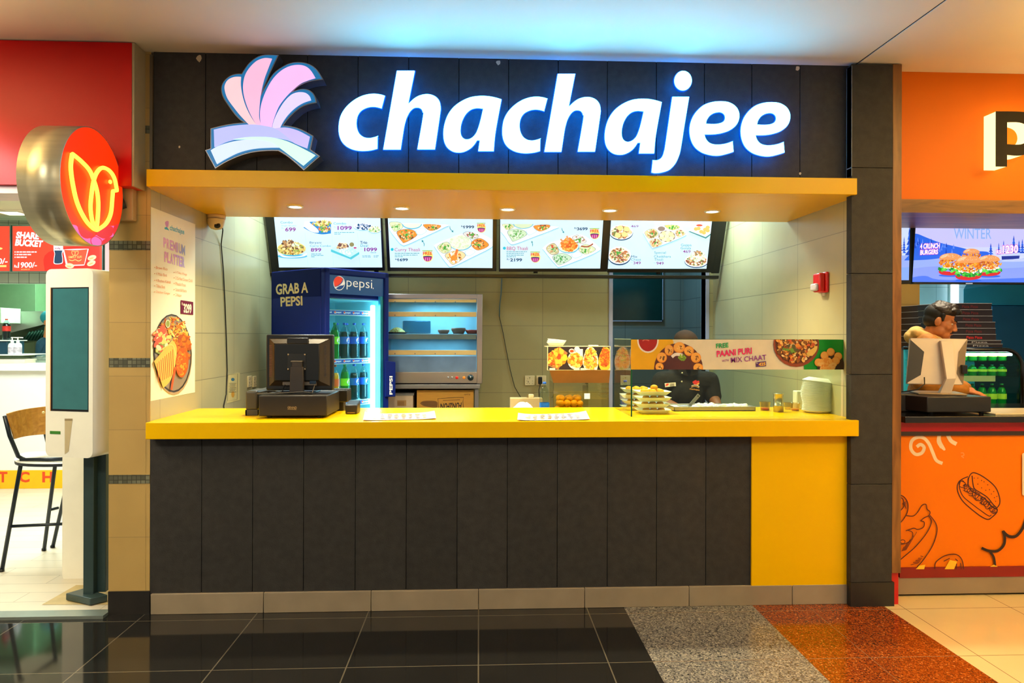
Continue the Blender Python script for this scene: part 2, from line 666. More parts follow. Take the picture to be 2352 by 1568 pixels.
class Print:
    """a printed or lit picture on a flat face: shapes given at the photograph's pixels land on that face"""

    def __init__(s, mb, p0, n, zoom=(0, 0, 1.0), step=0.00008):
        s.mb, s.p0, s.n = mb, Vector(p0), Vector(n).normalized()
        s.z = zoom
        s.h = step
        s.step = step
        s.clip = None

    def cut(s, pts):
        """trim a shape to the printed sheet (convex outline s.clip)"""
        if not s.clip:
            return pts
        cl = s.clip
        ar = sum(cl[i][0] * cl[(i + 1) % len(cl)][1] - cl[(i + 1) % len(cl)][0] * cl[i][1] for i in range(len(cl)))
        sg = 1 if ar > 0 else -1
        for i in range(len(cl)):
            a, b = cl[i], cl[(i + 1) % len(cl)]
            side = lambda p: sg * ((b[0] - a[0]) * (p[1] - a[1]) - (b[1] - a[1]) * (p[0] - a[0]))
            out = []
            for j in range(len(pts)):
                p, q = pts[j], pts[(j + 1) % len(pts)]
                dp, dq = side(p), side(q)
                if dp >= 0:
                    out.append(p)
                if (dp > 0 > dq) or (dp < 0 < dq):
                    t = dp / (dp - dq)
                    out.append((p[0] + (q[0] - p[0]) * t, p[1] + (q[1] - p[1]) * t))
            pts = out
            if len(pts) < 3:
                return []
        return pts

    def _f(s, pts, m):
        pts = s.cut([p[:2] for p in pts])
        if len(pts) > 2:
            s.mb.face([s.at(*p) for p in pts], m)

    def at(s, x, y):
        return on_plane(s.z[0] + x / s.z[2], s.z[1] + y / s.z[2], s.p0 + s.n * s.h, s.n)

    def up(s, k=1.0):
        s.h += s.step * k

    def poly(s, pts, m):
        s._f(pts, m)
        s.up()

    def shape(s, pts, m, n=5):
        s.poly(spline(pts, n), m)

    def rect(s, x0, y0, x1, y1, m, r=0.0):
        if r:
            pts = []
            for cx, cy, a in ((x1 - r, y1 - r, 0), (x0 + r, y1 - r, 1), (x0 + r, y0 + r, 2), (x1 - r, y0 + r, 3)):
                for k in range(5):
                    t = (a + k / 4) * PI / 2
                    pts.append((cx + r * math.cos(t), cy + r * math.sin(t)))
        else:
            pts = [(x0, y0), (x1, y0), (x1, y1), (x0, y1)]
        s.poly(pts, m)

    def oval(s, cx, cy, rx, ry, m, rot=0.0, n=24, a0=0.0, a1=2 * PI):
        c, d = math.cos(rot), math.sin(rot)
        pts = []
        for k in range(n if a1 - a0 > 6.2 else n + 1):
            t = a0 + (a1 - a0) * k / n
            x, y = rx * math.cos(t), ry * math.sin(t)
            pts.append((cx + x * c - y * d, cy + x * d + y * c))
        s.poly(pts, m)

    def line(s, pts, w, m, closed=False, smooth=True, taper=False):
        if smooth:
            pts = spline(pts, 5, closed)
        if closed:
            pts = pts + [pts[0]]
        L_, R_ = [], []
        n = len(pts)
        for i, p in enumerate(pts):
            a, b = pts[max(0, i - 1)], pts[min(n - 1, i + 1)]
            dx, dy = b[0] - a[0], b[1] - a[1]
            l = math.hypot(dx, dy) or 1
            k = w / 2 * ((0.25 + 0.75 * math.sin(PI * (i + 0.5) / n)) if taper else 1)
            L_.append((p[0] - dy / l * k, p[1] + dx / l * k))
            R_.append((p[0] + dy / l * k, p[1] - dx / l * k))
        for i in range(n - 1):
            s._f((L_[i], L_[i + 1], R_[i + 1], R_[i]), m)
        s.up()

    def text(s, body, bl, br, tl, m, bold=0.02):
        vs, fs = text_mesh(body, bold)
        pts = [s.at(bl[0] + x * (br[0] - bl[0]) + y * (tl[0] - bl[0]), bl[1] + x * (br[1] - bl[1]) + y * (tl[1] - bl[1])) for x, y in vs]
        s.mb.mesh(pts, fs, m)
        s.up()

    def tbox(s, body, x0, y0, x1, y1, m, bold=0.02, lean=0.0):
        s.text(body, (x0, y1), (x1, y1), (x0 + lean, y0), m, bold)

    def blobs(s, cx, cy, rx, ry, n, size, mats, seed=1, rot=0.0, squash=0.7):
        rnd = random.Random(seed)
        c, d = math.cos(rot), math.sin(rot)
        for _ in range(n):
            a, q = rnd.uniform(0, 2 * PI), math.sqrt(rnd.random())
            x, y = rx * q * math.cos(a), ry * q * math.sin(a)
            z = size * rnd.uniform(0.6, 1.3)
            k = rnd.uniform(0, PI)
            ox, oy = cx + x * c - y * d, cy + x * d + y * c
            pts = []
            for j in range(7):
                t = 2 * PI * j / 7
                ex, ey = z * math.cos(t) * rnd.uniform(0.8, 1.1), z * squash * math.sin(t) * rnd.uniform(0.8, 1.1)
                pts.append((ox + ex * math.cos(k) - ey * math.sin(k), oy + ex * math.sin(k) + ey * math.cos(k)))
            s._f(pts, mats[rnd.randrange(len(mats))])
            s.h += 0.000015
        s.up(0.5)

# ================================================================== THE SETTING
XL = P(345, 900, 0).x            # inner face of the booth's left wall
XR = P(1962, 900, 0).x           # inner face of the booth's right wall
ZC = 3.04                        # mall ceiling
YB = 2.45                        # back wall of the booth

# ---- floors
T_BLACK = tiles('black_floor_tile', (31, 29, 27), (110, 100, 82), 0.6, 0.576, 'xy', gap=0.006, rough=0.07, spec=0.7, var=0.14, off=(P(1099, 1397, 0).x, -0.10), nscale=3, tilevar=0.1, grout_mix=0.7)
T_BEIGE = tiles('beige_floor_tile', (222, 198, 140), (120, 96, 60), 0.6, 0.576, 'xy', gap=0.004, rough=0.14, var=0.03, off=(P(2056, 1382, 0).x, -0.10), tilevar=0.02)
GRANITE = speckle('grey_granite', [((128, 122, 110), 5), ((104, 100, 94), 5), ((84, 80, 76), 3), ((156, 148, 132), 2.4), ((54, 52, 50), 1.4)], scale=150, rough=0.2)
REDGRAN = speckle('red_granite', [((136, 62, 14), 6), ((118, 48, 10), 5), ((160, 84, 26), 2.4), ((84, 32, 10), 3), ((190, 120, 60), 0.5)], scale=170, rough=0.12)
xa, xb, xc = P(1432, 1396, 0).x, P(1726, 1390, 0).x, P(2018, 1383, 0).x
b = MB()
for x0, x1, m in ((-7, xa, T_BLACK), (xa, xb, GRANITE), (xb, xc, REDGRAN), (xc, 8, T_BEIGE)):
    b.mesh([(x0, -7, 0), (x1, -7, 0), (x1, 0.12, 0), (x0, 0.12, 0)], [(0, 1, 2, 3)], m)
structure(b, 'floor')
b = MB()
for x0, x1 in ((xa, xb), (xb, xc)):      # fine joints across the granite strips
    for yy in (-0.10, -0.676, -1.25):
        b.box(x0, x1, yy - 0.0015, yy + 0.0015, 0, 0.0006, mat('granite_joint', (120, 92, 60), 0.6))
xm = P(1726 + 290 * 0.42, 1396, 0).x
b.box(xm - 0.001, xm + 0.001, -7, 0, 0, 0.0006, mat('granite_joint', (120, 92, 60), 0.6))
xm = P(1726 - 10, 1396, 0).x - 0.32
structure(b, 'trim_1')
WFLOOR = tiles('pale_plank_floor', (218, 208, 186), (168, 158, 136), 0.9, 0.15, 'xy', gap=0.004, rough=0.35, var=0.08, stagger=0.4, tilevar=0.05, off=(0.1, 0.02))
b = MB()
b.mesh([(-8, 0.0, 0.012), (XL - 0.18, 0.0, 0.012), (XL - 0.18, 9, 0.012), (-8, 9, 0.012)], [(0, 1, 2, 3)], WFLOOR)
structure(b, 'floor_left')
b = MB()
b.box(-8, P(250, 1400, 0).x, -0.06, 0.03, 0.0, 0.016, mat('threshold_metal', (150, 160, 150), 0.35, 0.6))
structure(b, 'trim_2')
b = MB()
b.mesh([(XL, 0.1, 0.004), (8, 0.1, 0.004), (8, 6, 0.004), (XL, 6, 0.004)], [(0, 1, 2, 3)],
       tiles('booth_floor_tile', (128, 112, 88), (70, 62, 50), 0.4, 0.4, 'xy', rough=0.5))
structure(b, 'floor_back')

# ---- mall ceiling, with the open joint that runs out from the right pillar
CEIL = mat('ceiling_plaster', (238, 228, 205), 0.7, var=0.02, scale=2)
xs = P(1962, 152, 0).x
b = MB()
b.box(-7, xs - 0.006, -6, 0.35, ZC, ZC + 0.06, CEIL)
b.box(xs + 0.006, 8, -6, 0.35, ZC, ZC + 0.06, CEIL)
structure(b, 'ceiling')
box_struct('trim_3', xs - 0.007, xs + 0.007, -6, 0.3, ZC + 0.004, ZC + 0.05, mat('joint_dark', (40, 30, 24), 0.8))

# ---- dark stone cladding above the canopy
STONE = mat('dark_stone_panel', (50, 47, 44), 0.6, var=0.26, scale=24, bump=0.5, island=0.10, spec=0.35)
us = [352, 472, 590, 706, 822, 938.6, 1053.9, 1168, 1282, 1395, 1507.6, 1618, 1727, 1837.6, 1957]
b = MB()
ztop, zbot = ZC, P(1100, 398, -0.08).z - 0.02
for u0, u1 in zip(us, us[1:]):
    b.box(P(u0, 260, 0).x + 0.0012, P(u1, 260, 0).x - 0.0012, 0.0, 0.02, zbot, ztop, STONE, 0.002, 1)
b.box(P(us[0], 260, 0).x, P(us[-1], 260, 0).x, 0.012, 0.10, zbot, ztop, mat('joint_dark', (40, 30, 24), 0.8))
structure(b, 'wall_front')
# chips in the stone where fixings were torn out
b = MB()
CHIP = mat('chipped_plaster', (196, 180, 150), 0.8)
for (u, v, w) in ((458, 134, 8), (1144, 143, 6), (1832, 157, 6), (1838, 398, 4), (412, 337, 3)):
    q = P(u, v, -0.0006)
    rnd = random.Random(u)
    s_ = w / 1640 * 3.95
    b.face([(q.x + s_ * math.cos(t) * rnd.uniform(.6, 1.2), q.y, q.z + s_ * math.sin(t) * rnd.uniform(.6, 1.2)) for t in [k * PI / 4 for k in range(8)]], CHIP)
structure(b, 'trim_4')

# ---- tiled pillar on the left, with bands of mosaic
TILE_P = tiles('pillar_tile', (190, 158, 94), (130, 112, 74), 0.64, 0.29, 'xz', gap=0.003, rough=0.32, var=0.07, off=(-2.2, P(300, 1110, 0).z), grout_mix=0.6)
MOSAIC = tiles('mosaic_band', (104, 104, 84), (70, 68, 54), 0.024, 0.024, 'xz', gap=0.004, rough=0.2, var=0.2, tilevar=0.45, off=(0, 0.004))
xp0, xp1 = P(250, 900, 0).x, XL - 0.021
z_ = lambda v: P(300, v, 0).z
b = MB()
b.box(xp0, xp1, 0.0, 0.45, z_(1357), ZC, TILE_P)
for v0, v1 in ((288, 306), (553, 574), (822, 843), (1090, 1110)):
    b.box(xp0 + 0.0005, XL - 0.001, -0.002, 0.01, z_(v1), z_(v0), MOSAIC)
b.box(xp1 - 0.001, XL - 0.0005, 0.0, 0.006, z_(1357), ZC, TILE_P)
structure(b, 'wall_front_left')
box_struct('baseboard_left', xp0 + 0.001, XL + 0.002, -0.006, 0.4, 0, z_(1357), mat('black_skirting', (34, 30, 26), 0.45, var=.2))
# narrow metal corner at the sign wall's left end
box_struct('trim_5', P(346, 250, 0).x, P(352, 250, 0).x, -0.012, 0.05, P(350, 388, 0).z, ZC - 0.02, mat('pillar_edge', (96, 84, 62), 0.5))

# ---- booth side walls and back wall
TILE_W = tiles('grey_wall_tile', (178, 170, 128), (104, 98, 78), 0.6, 0.3, 'yz', gap=0.0035, rough=0.30, var=0.06, off=(0.12, 0.02), tilevar=0.04, grout_mix=0.8)
TILE_B = tiles('back_wall_tile', (170, 160, 112), (104, 98, 78), 0.6, 0.3, 'xz', gap=0.0035, rough=0.34, var=0.06, off=(P(1246, 800, YB).x, P(1200, 748, YB).z), tilevar=0.04, grout_mix=0.8)
b = MB()
b.box(XL - 0.12, XL, 0.46, YB + 0.1, 0, 2.9, TILE_W)
b.box(XL - 0.02, XL, 0.005, 0.46, 0, 2.9, TILE_W)
structure(b, 'wall_left')
b = MB()
b.box(XR, XR + 0.1, 0.0, YB + 0.1, 0, 2.9, TILE_W)
structure(b, 'wall_right')
xd0, xd1 = P(1407, 800, YB).x, P(1620, 800, YB).x
b = MB()
b.box(XL - 0.1, xd0, YB, YB + 0.12, 0, 2.9, TILE_B)
b.box(xd1, XR + 0.1, YB, YB + 0.12, 0, 2.9, TILE_B)
b.box(xd0, xd1, YB, YB + 0.12, 2.12, 2.9, TILE_B)
structure(b, 'wall_back')
box_struct('ceiling_back', XL - 0.1, XR + 0.1, 0.1, YB + 0.1, 2.9, 2.95, mat('booth_ceiling', (226, 226, 214), 0.8))
# doorway frame
ALU = mat('brushed_aluminium', (182, 180, 196), 0.4, 0.15, var=0.05)
b = MB()
b.box(P(1398, 800, YB).x, xd0, YB - 0.012, YB + 0.13, 0, 2.16, ALU, 0.003)
b.box(xd1, P(1628, 800, YB).x, YB - 0.012, YB + 0.13, 0, 2.16, ALU, 0.003)
b.box(P(1398, 800, YB).x, P(1628, 800, YB).x, YB - 0.012, YB + 0.13, 2.10, 2.16, ALU, 0.003)
structure(b, 'trim_6')
# corridor seen through the doorway
YC = 3.65
TILE_C = tiles('corridor_tile', (128, 130, 116), (60, 64, 60), 0.6, 0.3, 'xz', gap=0.004, rough=0.4, var=0.05, off=(P(1436, 760, YC).x, P(1500, 753, YC).z))
TILE_C2 = tiles('corridor_side_tile', (128, 130, 116), (60, 64, 60), 0.6, 0.3, 'yz', gap=0.004, rough=0.4, var=0.05, off=(0.2, P(1500, 753, YC).z))
xcr = P(1570, 760, YC).x
b = MB()
b.box(xd0 - 1.2, xcr + 0.05, YC, YC + 0.1, 0, 2.9, TILE_C)
b.box(xcr, xcr + 0.1, YB + 0.12, YC + 0.1, 0, 2.9, TILE_C2)
b.box(xcr, XR + 0.4, YB + 0.12, YB + 0.2, 0, 2.9, TILE_C)
b.box(xd0 - 1.25, xd0 - 1.2, YB + 0.12, YC + 0.1, 0, 2.9, TILE_C2)
structure(b, 'wall_corridor')
box_struct('ceiling_corridor', xd0 - 1.3, XR + 0.4, YB + 0.12, YC + 0.1, 2.82, 2.9, mat('booth_ceiling', (226, 226, 214), 0.8))

# ---- dark stone pillar on the right
b = MB()
xq0, xq1 = P(1955, 700, -0.055).x, P(2050, 700, -0.055).x
zq = [P(2000, v, -0.055).z for v in (1337, 1112, 860, 628, 385)]
for z0, z1 in zip(zq, zq[1:] + [ZC - 0.01]):
    b.box(xq0, xq1, -0.055, -0.0012, z0 + 0.001, z1 - 0.001, STONE, 0.002, 1)
b.box(XR + 0.005, xq1, -0.002, 0.4, 0, ZC - 0.01, STONE)
structure(b, 'wall_front_right')
box_struct('baseboard_right', xq0, xq1 + 0.012, -0.058, -0.001, 0, zq[0], mat('black_skirting', (34, 30, 26), 0.45, var=.2))
box_struct('trim_7', P(1945, 250, 0).x, xq0, -0.056, 0.01, P(1950, 409, 0).z, ZC - 0.02, mat('corner_profile', (164, 172, 168), 0.4, 0.1))

# ---- skirting below the counter
b = MB()
ub = [345, 605, 852, 1099, 1343, 1583, 1820, 1962]
SK = mat('grey_skirting_tile', (148, 132, 108), 0.5, var=0.12, scale=7, island=0.06)
for u0, u1 in zip(ub, ub[1:]):
    b.box(P(u0, 1380, -0.015).x + 0.0015, P(u1, 1380, -0.015).x - 0.0015, -0.015, 0.05, 0, P(1099, 1354, -0.015).z, SK, 0.002, 1)
structure(b, 'baseboard_front')

# ================================================================== CANOPY AND COUNTER
YELLOW = mat('yellow_solid_surface', (246, 190, 0), 0.25, var=0.02, scale=3, coat=0.0, spec=0.12)
zc0, zc1 = P(1100, 436.5, -0.08).z, P(1100, 398, -0.08).z
xk0, xk1 = P(336, 410, -0.08).x, P(1969, 425, -0.08).x
b = MB()
b.box(xk0, xk1, -0.08, 0.0, zc0, zc1, YELLOW, 0.002, 1)
b.box(XL + 0.001, XR - 0.001, -0.001, 0.885, zc0, zc0 + 0.06, YELLOW)
cn = b.build('canopy', label='long yellow canopy slab over the counter, under the dark sign wall', category='canopy')
DL_TRIM = mat('white_lamp_trim', (240, 235, 220), 0.4)
DL_LENS = glow('downlight_lens', (255, 246, 225), 14.0)
names = ['above the blue drinks fridge', 'second from the left', 'the middle one of the five', 'second from the right', 'above the glass food display']
for i, (u, v) in enumerate(((678, 474), (923, 477.5), (1166, 480), (1401, 482.5), (1636, 485))):
    q = PZ(u, v, zc0)
    t = thing('downlight', 'round recessed downlight in the yellow canopy, ' + names[i], 'ceiling light', (q.x, q.y, zc0), 0, 'downlights in the yellow canopy')
    k = MB(Matrix.Translation((q.x, q.y, zc0)))
    k.lathe([(0.036, -0.002), (0.038, -0.006), (0.046, -0.007), (0.050, 0.0), (0.050, 0.004)], DL_TRIM, caps=False)
    k.build('trim_ring', t)
    k = MB(Matrix.Translation((q.x, q.y, zc0)))
    k.lathe([(0.0, -0.0045), (0.030, -0.0045), (0.0365, -0.003)], DL_LENS, caps=False)
    k.build('lens', t)
    d = bpy.data.lights.new('downlight_beam', 'SPOT')
    d.energy = 75
    d.color = (1.0, 0.88, 0.58)
    d.spot_size = math.radians(135)
    d.spot_blend = 0.8
    d.shadow_soft_size = 0.035
    o = bpy.data.objects.new('downlight_beam', d)
    COL.objects.link(o)
    o.location = (q.x, q.y, zc0 - 0.02)

zt, zs = P(1100, 968, -0.08).z, P(1100, 1005.5, -0.08).z
ZT = zt
b = MB()
b.box(P(334, 985, -0.08).x, P(1973, 985, -0.08).x, -0.08, -0.0, zs, zt, YELLOW, 0.003)
b.box(XL + 0.001, XR - 0.001, -0.001, 0.67, zs, zt, YELLOW, 0.002, 1)
b.build('worktop', label='long yellow countertop running the full width of the booth', category='countertop')
uc = [344, 463, 580, 697, 816, 933, 1050, 1165, 1280, 1395, 1508, 1621, 1727]
t = thing('counter_base', 'dark stone-clad counter front under the long yellow countertop', 'counter', (0, 0.2, 0.1))
b = MB()
zb0, zb1 = P(1099, 1356, 0).z, zs - 0.004
for u0, u1 in zip(uc, uc[1:]):
    b.box(P(u0, 1180, 0).x + 0.001, P(u1, 1180, 0).x - 0.001, 0.0, 0.02, zb0, zb1, STONE, 0.002, 1)
b.box(XL + 0.002, XR - 0.002, 0.018, 0.06, 0.02, zb1, mat('joint_dark', (40, 30, 24), 0.8))
b.build('stone_cladding', t)
b = MB()
b.box(P(1726.5, 1180, -0.012).x, P(1962, 1180, -0.012).x, -0.012, 0.02, P(1850, 1346, -0.012).z, zb1, YELLOW, 0.002, 1)
b.build('yellow_panel', t, label='plain yellow end panel')

# ================================================================== SHOP SIGN
YS = -0.10
LET_FACE = glow('lit_letter_face', (72, 190, 255), 18.0)
LET_SIDE = glow('blue_letter_return', (0, 74, 200), 0.8)
LET_HALO = glow('letter_back_leds', (0, 100, 215), 32.0)
Z4 = lambda x, y: (760 + x / 4.3556, 140 + y / 4.3556)
Z5 = lambda x, y: (1300 + x / 4.2, 140 + y / 4.2)
C_ = [[(548, 345, 1), (500, 330), (430, 322), (350, 332), (270, 362), (195, 412), (130, 480), (88, 560), (72, 650), (75, 730), (98, 800), (140, 850), (200, 885), (270, 903), (340, 906), (410, 898), (472, 882, 1), (474, 742, 1), (430, 757), (380, 765), (330, 755), (290, 722), (268, 670), (263, 610), (275, 550), (305, 505), (350, 478), (400, 465), (455, 467), (512, 482, 1)]]
H_ = [[(655, 92, 1), (848, 92, 1), (785, 410, 1), (830, 370), (880, 342), (940, 327), (1000, 330), (1055, 355), (1092, 400), (1105, 460), (1100, 530), (1047, 890, 1), (857, 890, 1), (914, 560), (913, 515), (897, 483), (867, 472), (832, 478), (797, 510), (767, 565), (747, 630), (735, 690), (704, 892, 1), (516, 892, 1)]]
A_ = [[(1715, 380, 1), (1640, 358), (1560, 345), (1470, 345), (1380, 362), (1290, 405), (1215, 465), (1160, 545), (1128, 640), (1118, 730), (1128, 810), (1160, 870), (1215, 910), (1280, 922), (1340, 912), (1400, 880), (1440, 840), (1466, 800, 1), (1482, 800, 1), (1466, 908, 1), (1636, 908, 1), (1655, 710)],
      [(1515, 482, 1), (1460, 478), (1410, 490), (1365, 525), (1330, 580), (1310, 640), (1304, 700), (1312, 745), (1335, 772), (1370, 778), (1410, 760), (1445, 720), (1470, 660), (1490, 590)]]
J_ = [[(1020, 340, 1), (1195, 340, 1), (1152, 600), (1112, 850), (1090, 930), (1055, 1000), (1000, 1055), (930, 1080), (860, 1088), (818, 1078, 1), (832, 950, 1), (872, 952), (902, 940), (925, 915), (940, 870), (955, 790)]]
E_ = [[(1622, 880, 1), (1560, 900), (1480, 918), (1400, 915), (1310, 888), (1240, 835), (1200, 760), (1186, 670), (1200, 580), (1240, 500), (1310, 430), (1390, 395), (1480, 383), (1570, 393), (1640, 435), (1675, 500), (1672, 570), (1640, 630), (1580, 675), (1500, 702), (1420, 713), (1342, 714, 1), (1355, 750), (1380, 780), (1420, 797), (1480, 800), (1550, 788), (1612, 765, 1)],
      [(1357, 600, 1), (1365, 570), (1395, 530), (1440, 505), (1490, 500), (1522, 520), (1528, 555), (1510, 582), (1470, 598), (1420, 602)]]
DOT = [[(1129 + 90 * math.cos(t), 190 - 100 * math.sin(t)) for t in [k * PI / 16 for k in range(32)]]]


def letter_part(t, name, loops2, y_front, y_back, m, offset=0.0):
    vs, fs = outline_mesh(loops2, extrude=(y_back - y_front) / 2, offset=offset)
    k = MB()
    k.mesh([(v.x, (y_front + y_back) / 2 - v.z, v.y) for v in vs], fs, m)
    return k.build(name, t)


def sign_letter(loops, zf, label, dx=0.0, dot=None):
    def conv(lps):
        out = []
        for lp in lps:
            out.append([(P(*zf(x, y), YS).x + dx, P(*zf(x, y), YS).z) for x, y in spline(lp, 7)])
        return out
    L2 = conv(loops)
    xx = [p[0] for p in L2[0]]
    zz = [p[1] for p in L2[0]]
    t = thing('sign_letter', label, 'sign letter', ((min(xx) + max(xx)) / 2, -0.0, min(zz)), 0, 'illuminated letters of the shop sign')
    letter_part(t, 'letter_side', L2, YS + 0.004, -0.078, LET_SIDE)
    letter_part(t, 'letter_face', L2, YS - 0.004, YS + 0.003, LET_FACE, -0.0042)
    letter_part(t, 'back_leds', L2, -0.077, -0.075, LET_HALO, -0.012)
    vs, fs = outline_mesh(L2)
    big = sorted(fs, key=lambda f: -sum((vs[f[i]] - vs[f[0]]).cross(vs[f[(i + 1) % len(f)]] - vs[f[0]]).length for i in range(len(f))))[:2]
    for f in big:
        c = sum((vs[i] for i in f), Vector()) / len(f)
        k = MB()
        k.lathe([(0.006, -0.076), (0.006, -0.0005)], mat('standoff_steel', (150, 150, 155), 0.35, 0.7), (c.x, 0, c.y), 10, axis='y')
        k.build('standoff', t)
    if dot:
        D2 = conv(dot)
        letter_part(t, 'dot_side', D2, YS + 0.004, -0.078, LET_SIDE)
        letter_part(t, 'dot_back_leds', D2, -0.077, -0.075, LET_HALO, -0.012)
        letter_part(t, 'dot_face', D2, YS - 0.004, YS + 0.003, LET_FACE, -0.0042)


xof = lambda a, b_: P(b_, 250, YS).x - P(a, 250, YS).x
sign_letter(C_, Z4, 'illuminated white letter c, first of the sign, beside the feather emblem')
sign_letter(H_, Z4, 'illuminated white letter h right after the first c of the sign')
sign_letter(A_, Z4, 'illuminated white letter a between the first h and the second c')
sign_letter(C_, Z4, 'illuminated white letter c in the middle of the sign, before the second h', xof(776.5, 1152.1))
sign_letter(H_, Z4, 'illuminated white letter h in the middle of the sign, after the second c', xof(878.5, 1248.5))
sign_letter(A_, Z4, 'illuminated white letter a just before the dotted letter j', xof(1016.7, 1387.4))
sign_letter(J_, Z5, 'illuminated white letter j with a round dot, hanging lowest in the sign', 0, DOT)
sign_letter(E_, Z5, 'illuminated white letter e right after the j of the sign')
sign_letter(E_, Z5, 'illuminated white letter e, last of the sign, nearest the right pillar', xof(1582.4, 1700))

# emblem: turban with four plumes
Z3 = lambda x, y: (440 + x / 5.0588, 100 + y / 5.0588)
t = thing('emblem_sign', 'illuminated emblem of pink plumes over lilac bands, left of the sign letters', 'sign', (P(605, 390, 0).x, 0, P(605, 388, -0.1).z))
RIMO = [(1010, 128, 1), (900, 122), (820, 128), (740, 160), (660, 225), (605, 300), (578, 345, 1), (520, 345), (450, 365), (385, 415), (345, 480), (340, 550), (365, 630), (430, 730), (500, 825), (560, 885), (605, 912, 1), (480, 925), (350, 948), (215, 982, 1), (215, 1215, 1), (152, 1235, 1), (270, 1448, 1), (400, 1370), (560, 1300), (720, 1258), (880, 1243), (1005, 1243, 1), (1100, 1300), (1200, 1380), (1300, 1470, 1), (1490, 1305, 1), (1380, 1225, 1), (1415, 1070, 1), (1300, 1005), (1190, 965), (1065, 945, 1), (1105, 890), (1170, 820), (1260, 745), (1350, 705), (1450, 685, 1), (1440, 630), (1410, 570), (1350, 530), (1270, 522), (1180, 548, 1), (1230, 500), (1330, 450), (1430, 425), (1525, 415, 1), (1480, 330), (1420, 265), (1340, 225), (1240, 210), (1140, 222), (1040, 270), (960, 330), (905, 400), (835, 525, 1), (905, 350)]


def conv3(lp, y, n=6):
    return [[(P(*Z3(x, z), y).x, P(*Z3(x, z), y).z) for x, z in spline(lp, n)]]


letter_part(t, 'metal_rim', conv3(RIMO, YS), YS + 0.006, -0.002, mat('sign_rim_metal', (150, 146, 150), 0.3, 0.75))
letter_part(t, 'backing', conv3(RIMO, YS), YS + 0.001, YS + 0.006, glow('emblem_blue', (20, 120, 180), 0.8), -0.0055)
petals = [
    ('plume', [(575, 388, 1), (500, 390), (430, 420), (390, 480), (388, 545), (420, 640), (490, 740), (570, 840), (670, 945, 1), (755, 945, 1), (690, 850), (630, 730), (590, 600), (572, 480)], (255, 205, 212)),
    ('plume', [(935, 178, 1), (850, 172), (760, 205), (680, 280), (625, 370), (602, 480), (608, 590), (640, 710), (690, 830), (755, 945, 1), (805, 950, 1), (785, 850), (790, 720), (805, 590), (840, 430), (890, 290)], (255, 188, 220)),
    ('plume', [(1440, 402, 1), (1390, 320), (1330, 270), (1250, 252), (1150, 265), (1050, 315), (960, 400), (890, 510), (830, 650), (800, 790), (805, 955, 1), (930, 985, 1), (955, 880), (1010, 740), (1080, 640), (1165, 550), (1260, 470), (1350, 430)], (252, 190, 242)),
    ('plume', [(1390, 660, 1), (1370, 610), (1320, 575), (1240, 570), (1160, 600), (1080, 680), (1010, 790), (960, 900), (940, 985, 1), (1025, 985, 1), (1070, 900), (1130, 820), (1210, 745), (1300, 690)], (226, 212, 250)),
    ('turban_band', [(965, 990, 1), (1100, 980), (1240, 1015), (1375, 1085, 1), (1345, 1220, 1), (1180, 1150), (1080, 1065)], (200, 188, 252)),
    ('turban_band', [(265, 1005, 1), (450, 965), (680, 945), (850, 960), (1000, 1005), (1185, 1150, 1), (1090, 1118), (950, 1095), (780, 1090), (600, 1100), (420, 1140), (272, 1205, 1)], (184, 190, 252)),
    ('turban_band', [(230, 1245, 1), (330, 1190), (480, 1145), (640, 1122), (820, 1125), (950, 1150), (1025, 1210, 1), (880, 1212), (720, 1225), (560, 1265), (420, 1330), (300, 1400, 1)], (212, 230, 255)),
    ('turban_band', [(490, 1118, 1), (640, 1095), (800, 1090), (950, 1100), (1100, 1135), (1260, 1205), (1440, 1300, 1), (1300, 1420, 1), (1180, 1330), (1020, 1210), (920, 1150), (760, 1122), (620, 1115)], (210, 255, 232))]
for i, (nm, pts, c) in enumerate(petals):
    letter_part(t, nm, conv3(pts, YS), YS - 0.003 - 0.0012 * i, YS + 0.002, glow('emblem_%d' % i, c, 1.0, 0.06))

# ================================================================== MENU SCREENS
BEZEL = mat('black_bezel', (14, 16, 20), 0.3, var=0.1)
SCR_BG = glow('menu_background', (212, 240, 255), 1.0)
S_ = lambda c, k=1.0: glow('lit_%d_%d_%d' % c, c, k)
DKT, PUR, TEAL, SKYB = S_((20, 70, 110)), S_((140, 30, 140)), S_((40, 150, 165)), S_((90, 190, 225))
PLATE, WHITE_L, PALEB = S_((246, 252, 255), 1.1), S_((255, 255, 255), 1.1), S_((190, 232, 250))
GRN, REDL, ORA, YEL, BRN = S_((70, 170, 70)), S_((205, 50, 60)), S_((240, 150, 60)), S_((235, 215, 120)), S_((120, 80, 60))
BIRY = [YEL, S_((225, 200, 110)), S_((250, 240, 180)), S_((150, 170, 70)), BRN, S_((200, 150, 70))]
CURR = [ORA, S_((220, 110, 60)), S_((240, 190, 120)), BRN, GRN, S_((250, 225, 170))]
SALD = [S_((225, 235, 190)), S_((190, 220, 150)), GRN, S_((240, 240, 215)), S_((205, 190, 130))]
CHAT = [S_((240, 220, 170)), S_((225, 180, 110)), S_((200, 120, 80)), S_((245, 240, 225)), S_((120, 140, 80)), S_((150, 90, 70))]
RICE = [S_((235, 245, 225)), S_((215, 235, 200)), S_((245, 250, 240))]
FREE_R, FREE_Y, MAG = S_((225, 70, 40)), S_((250, 235, 130)), S_((180, 40, 130))

# plane of the screens: lower edge at the back, leaning towards the customer
mB = P(1130, 630, 2.20)
tilt = math.radians(24)
m_n = Vector((0, -math.cos(tilt), -math.sin(tilt)))
m_up = Vector((0, -math.sin(tilt), math.cos(tilt)))
m_p0 = Vector((0, 2.20, mB.z))


def m_at(u, v):
    return on_plane(u, v, m_p0, m_n)


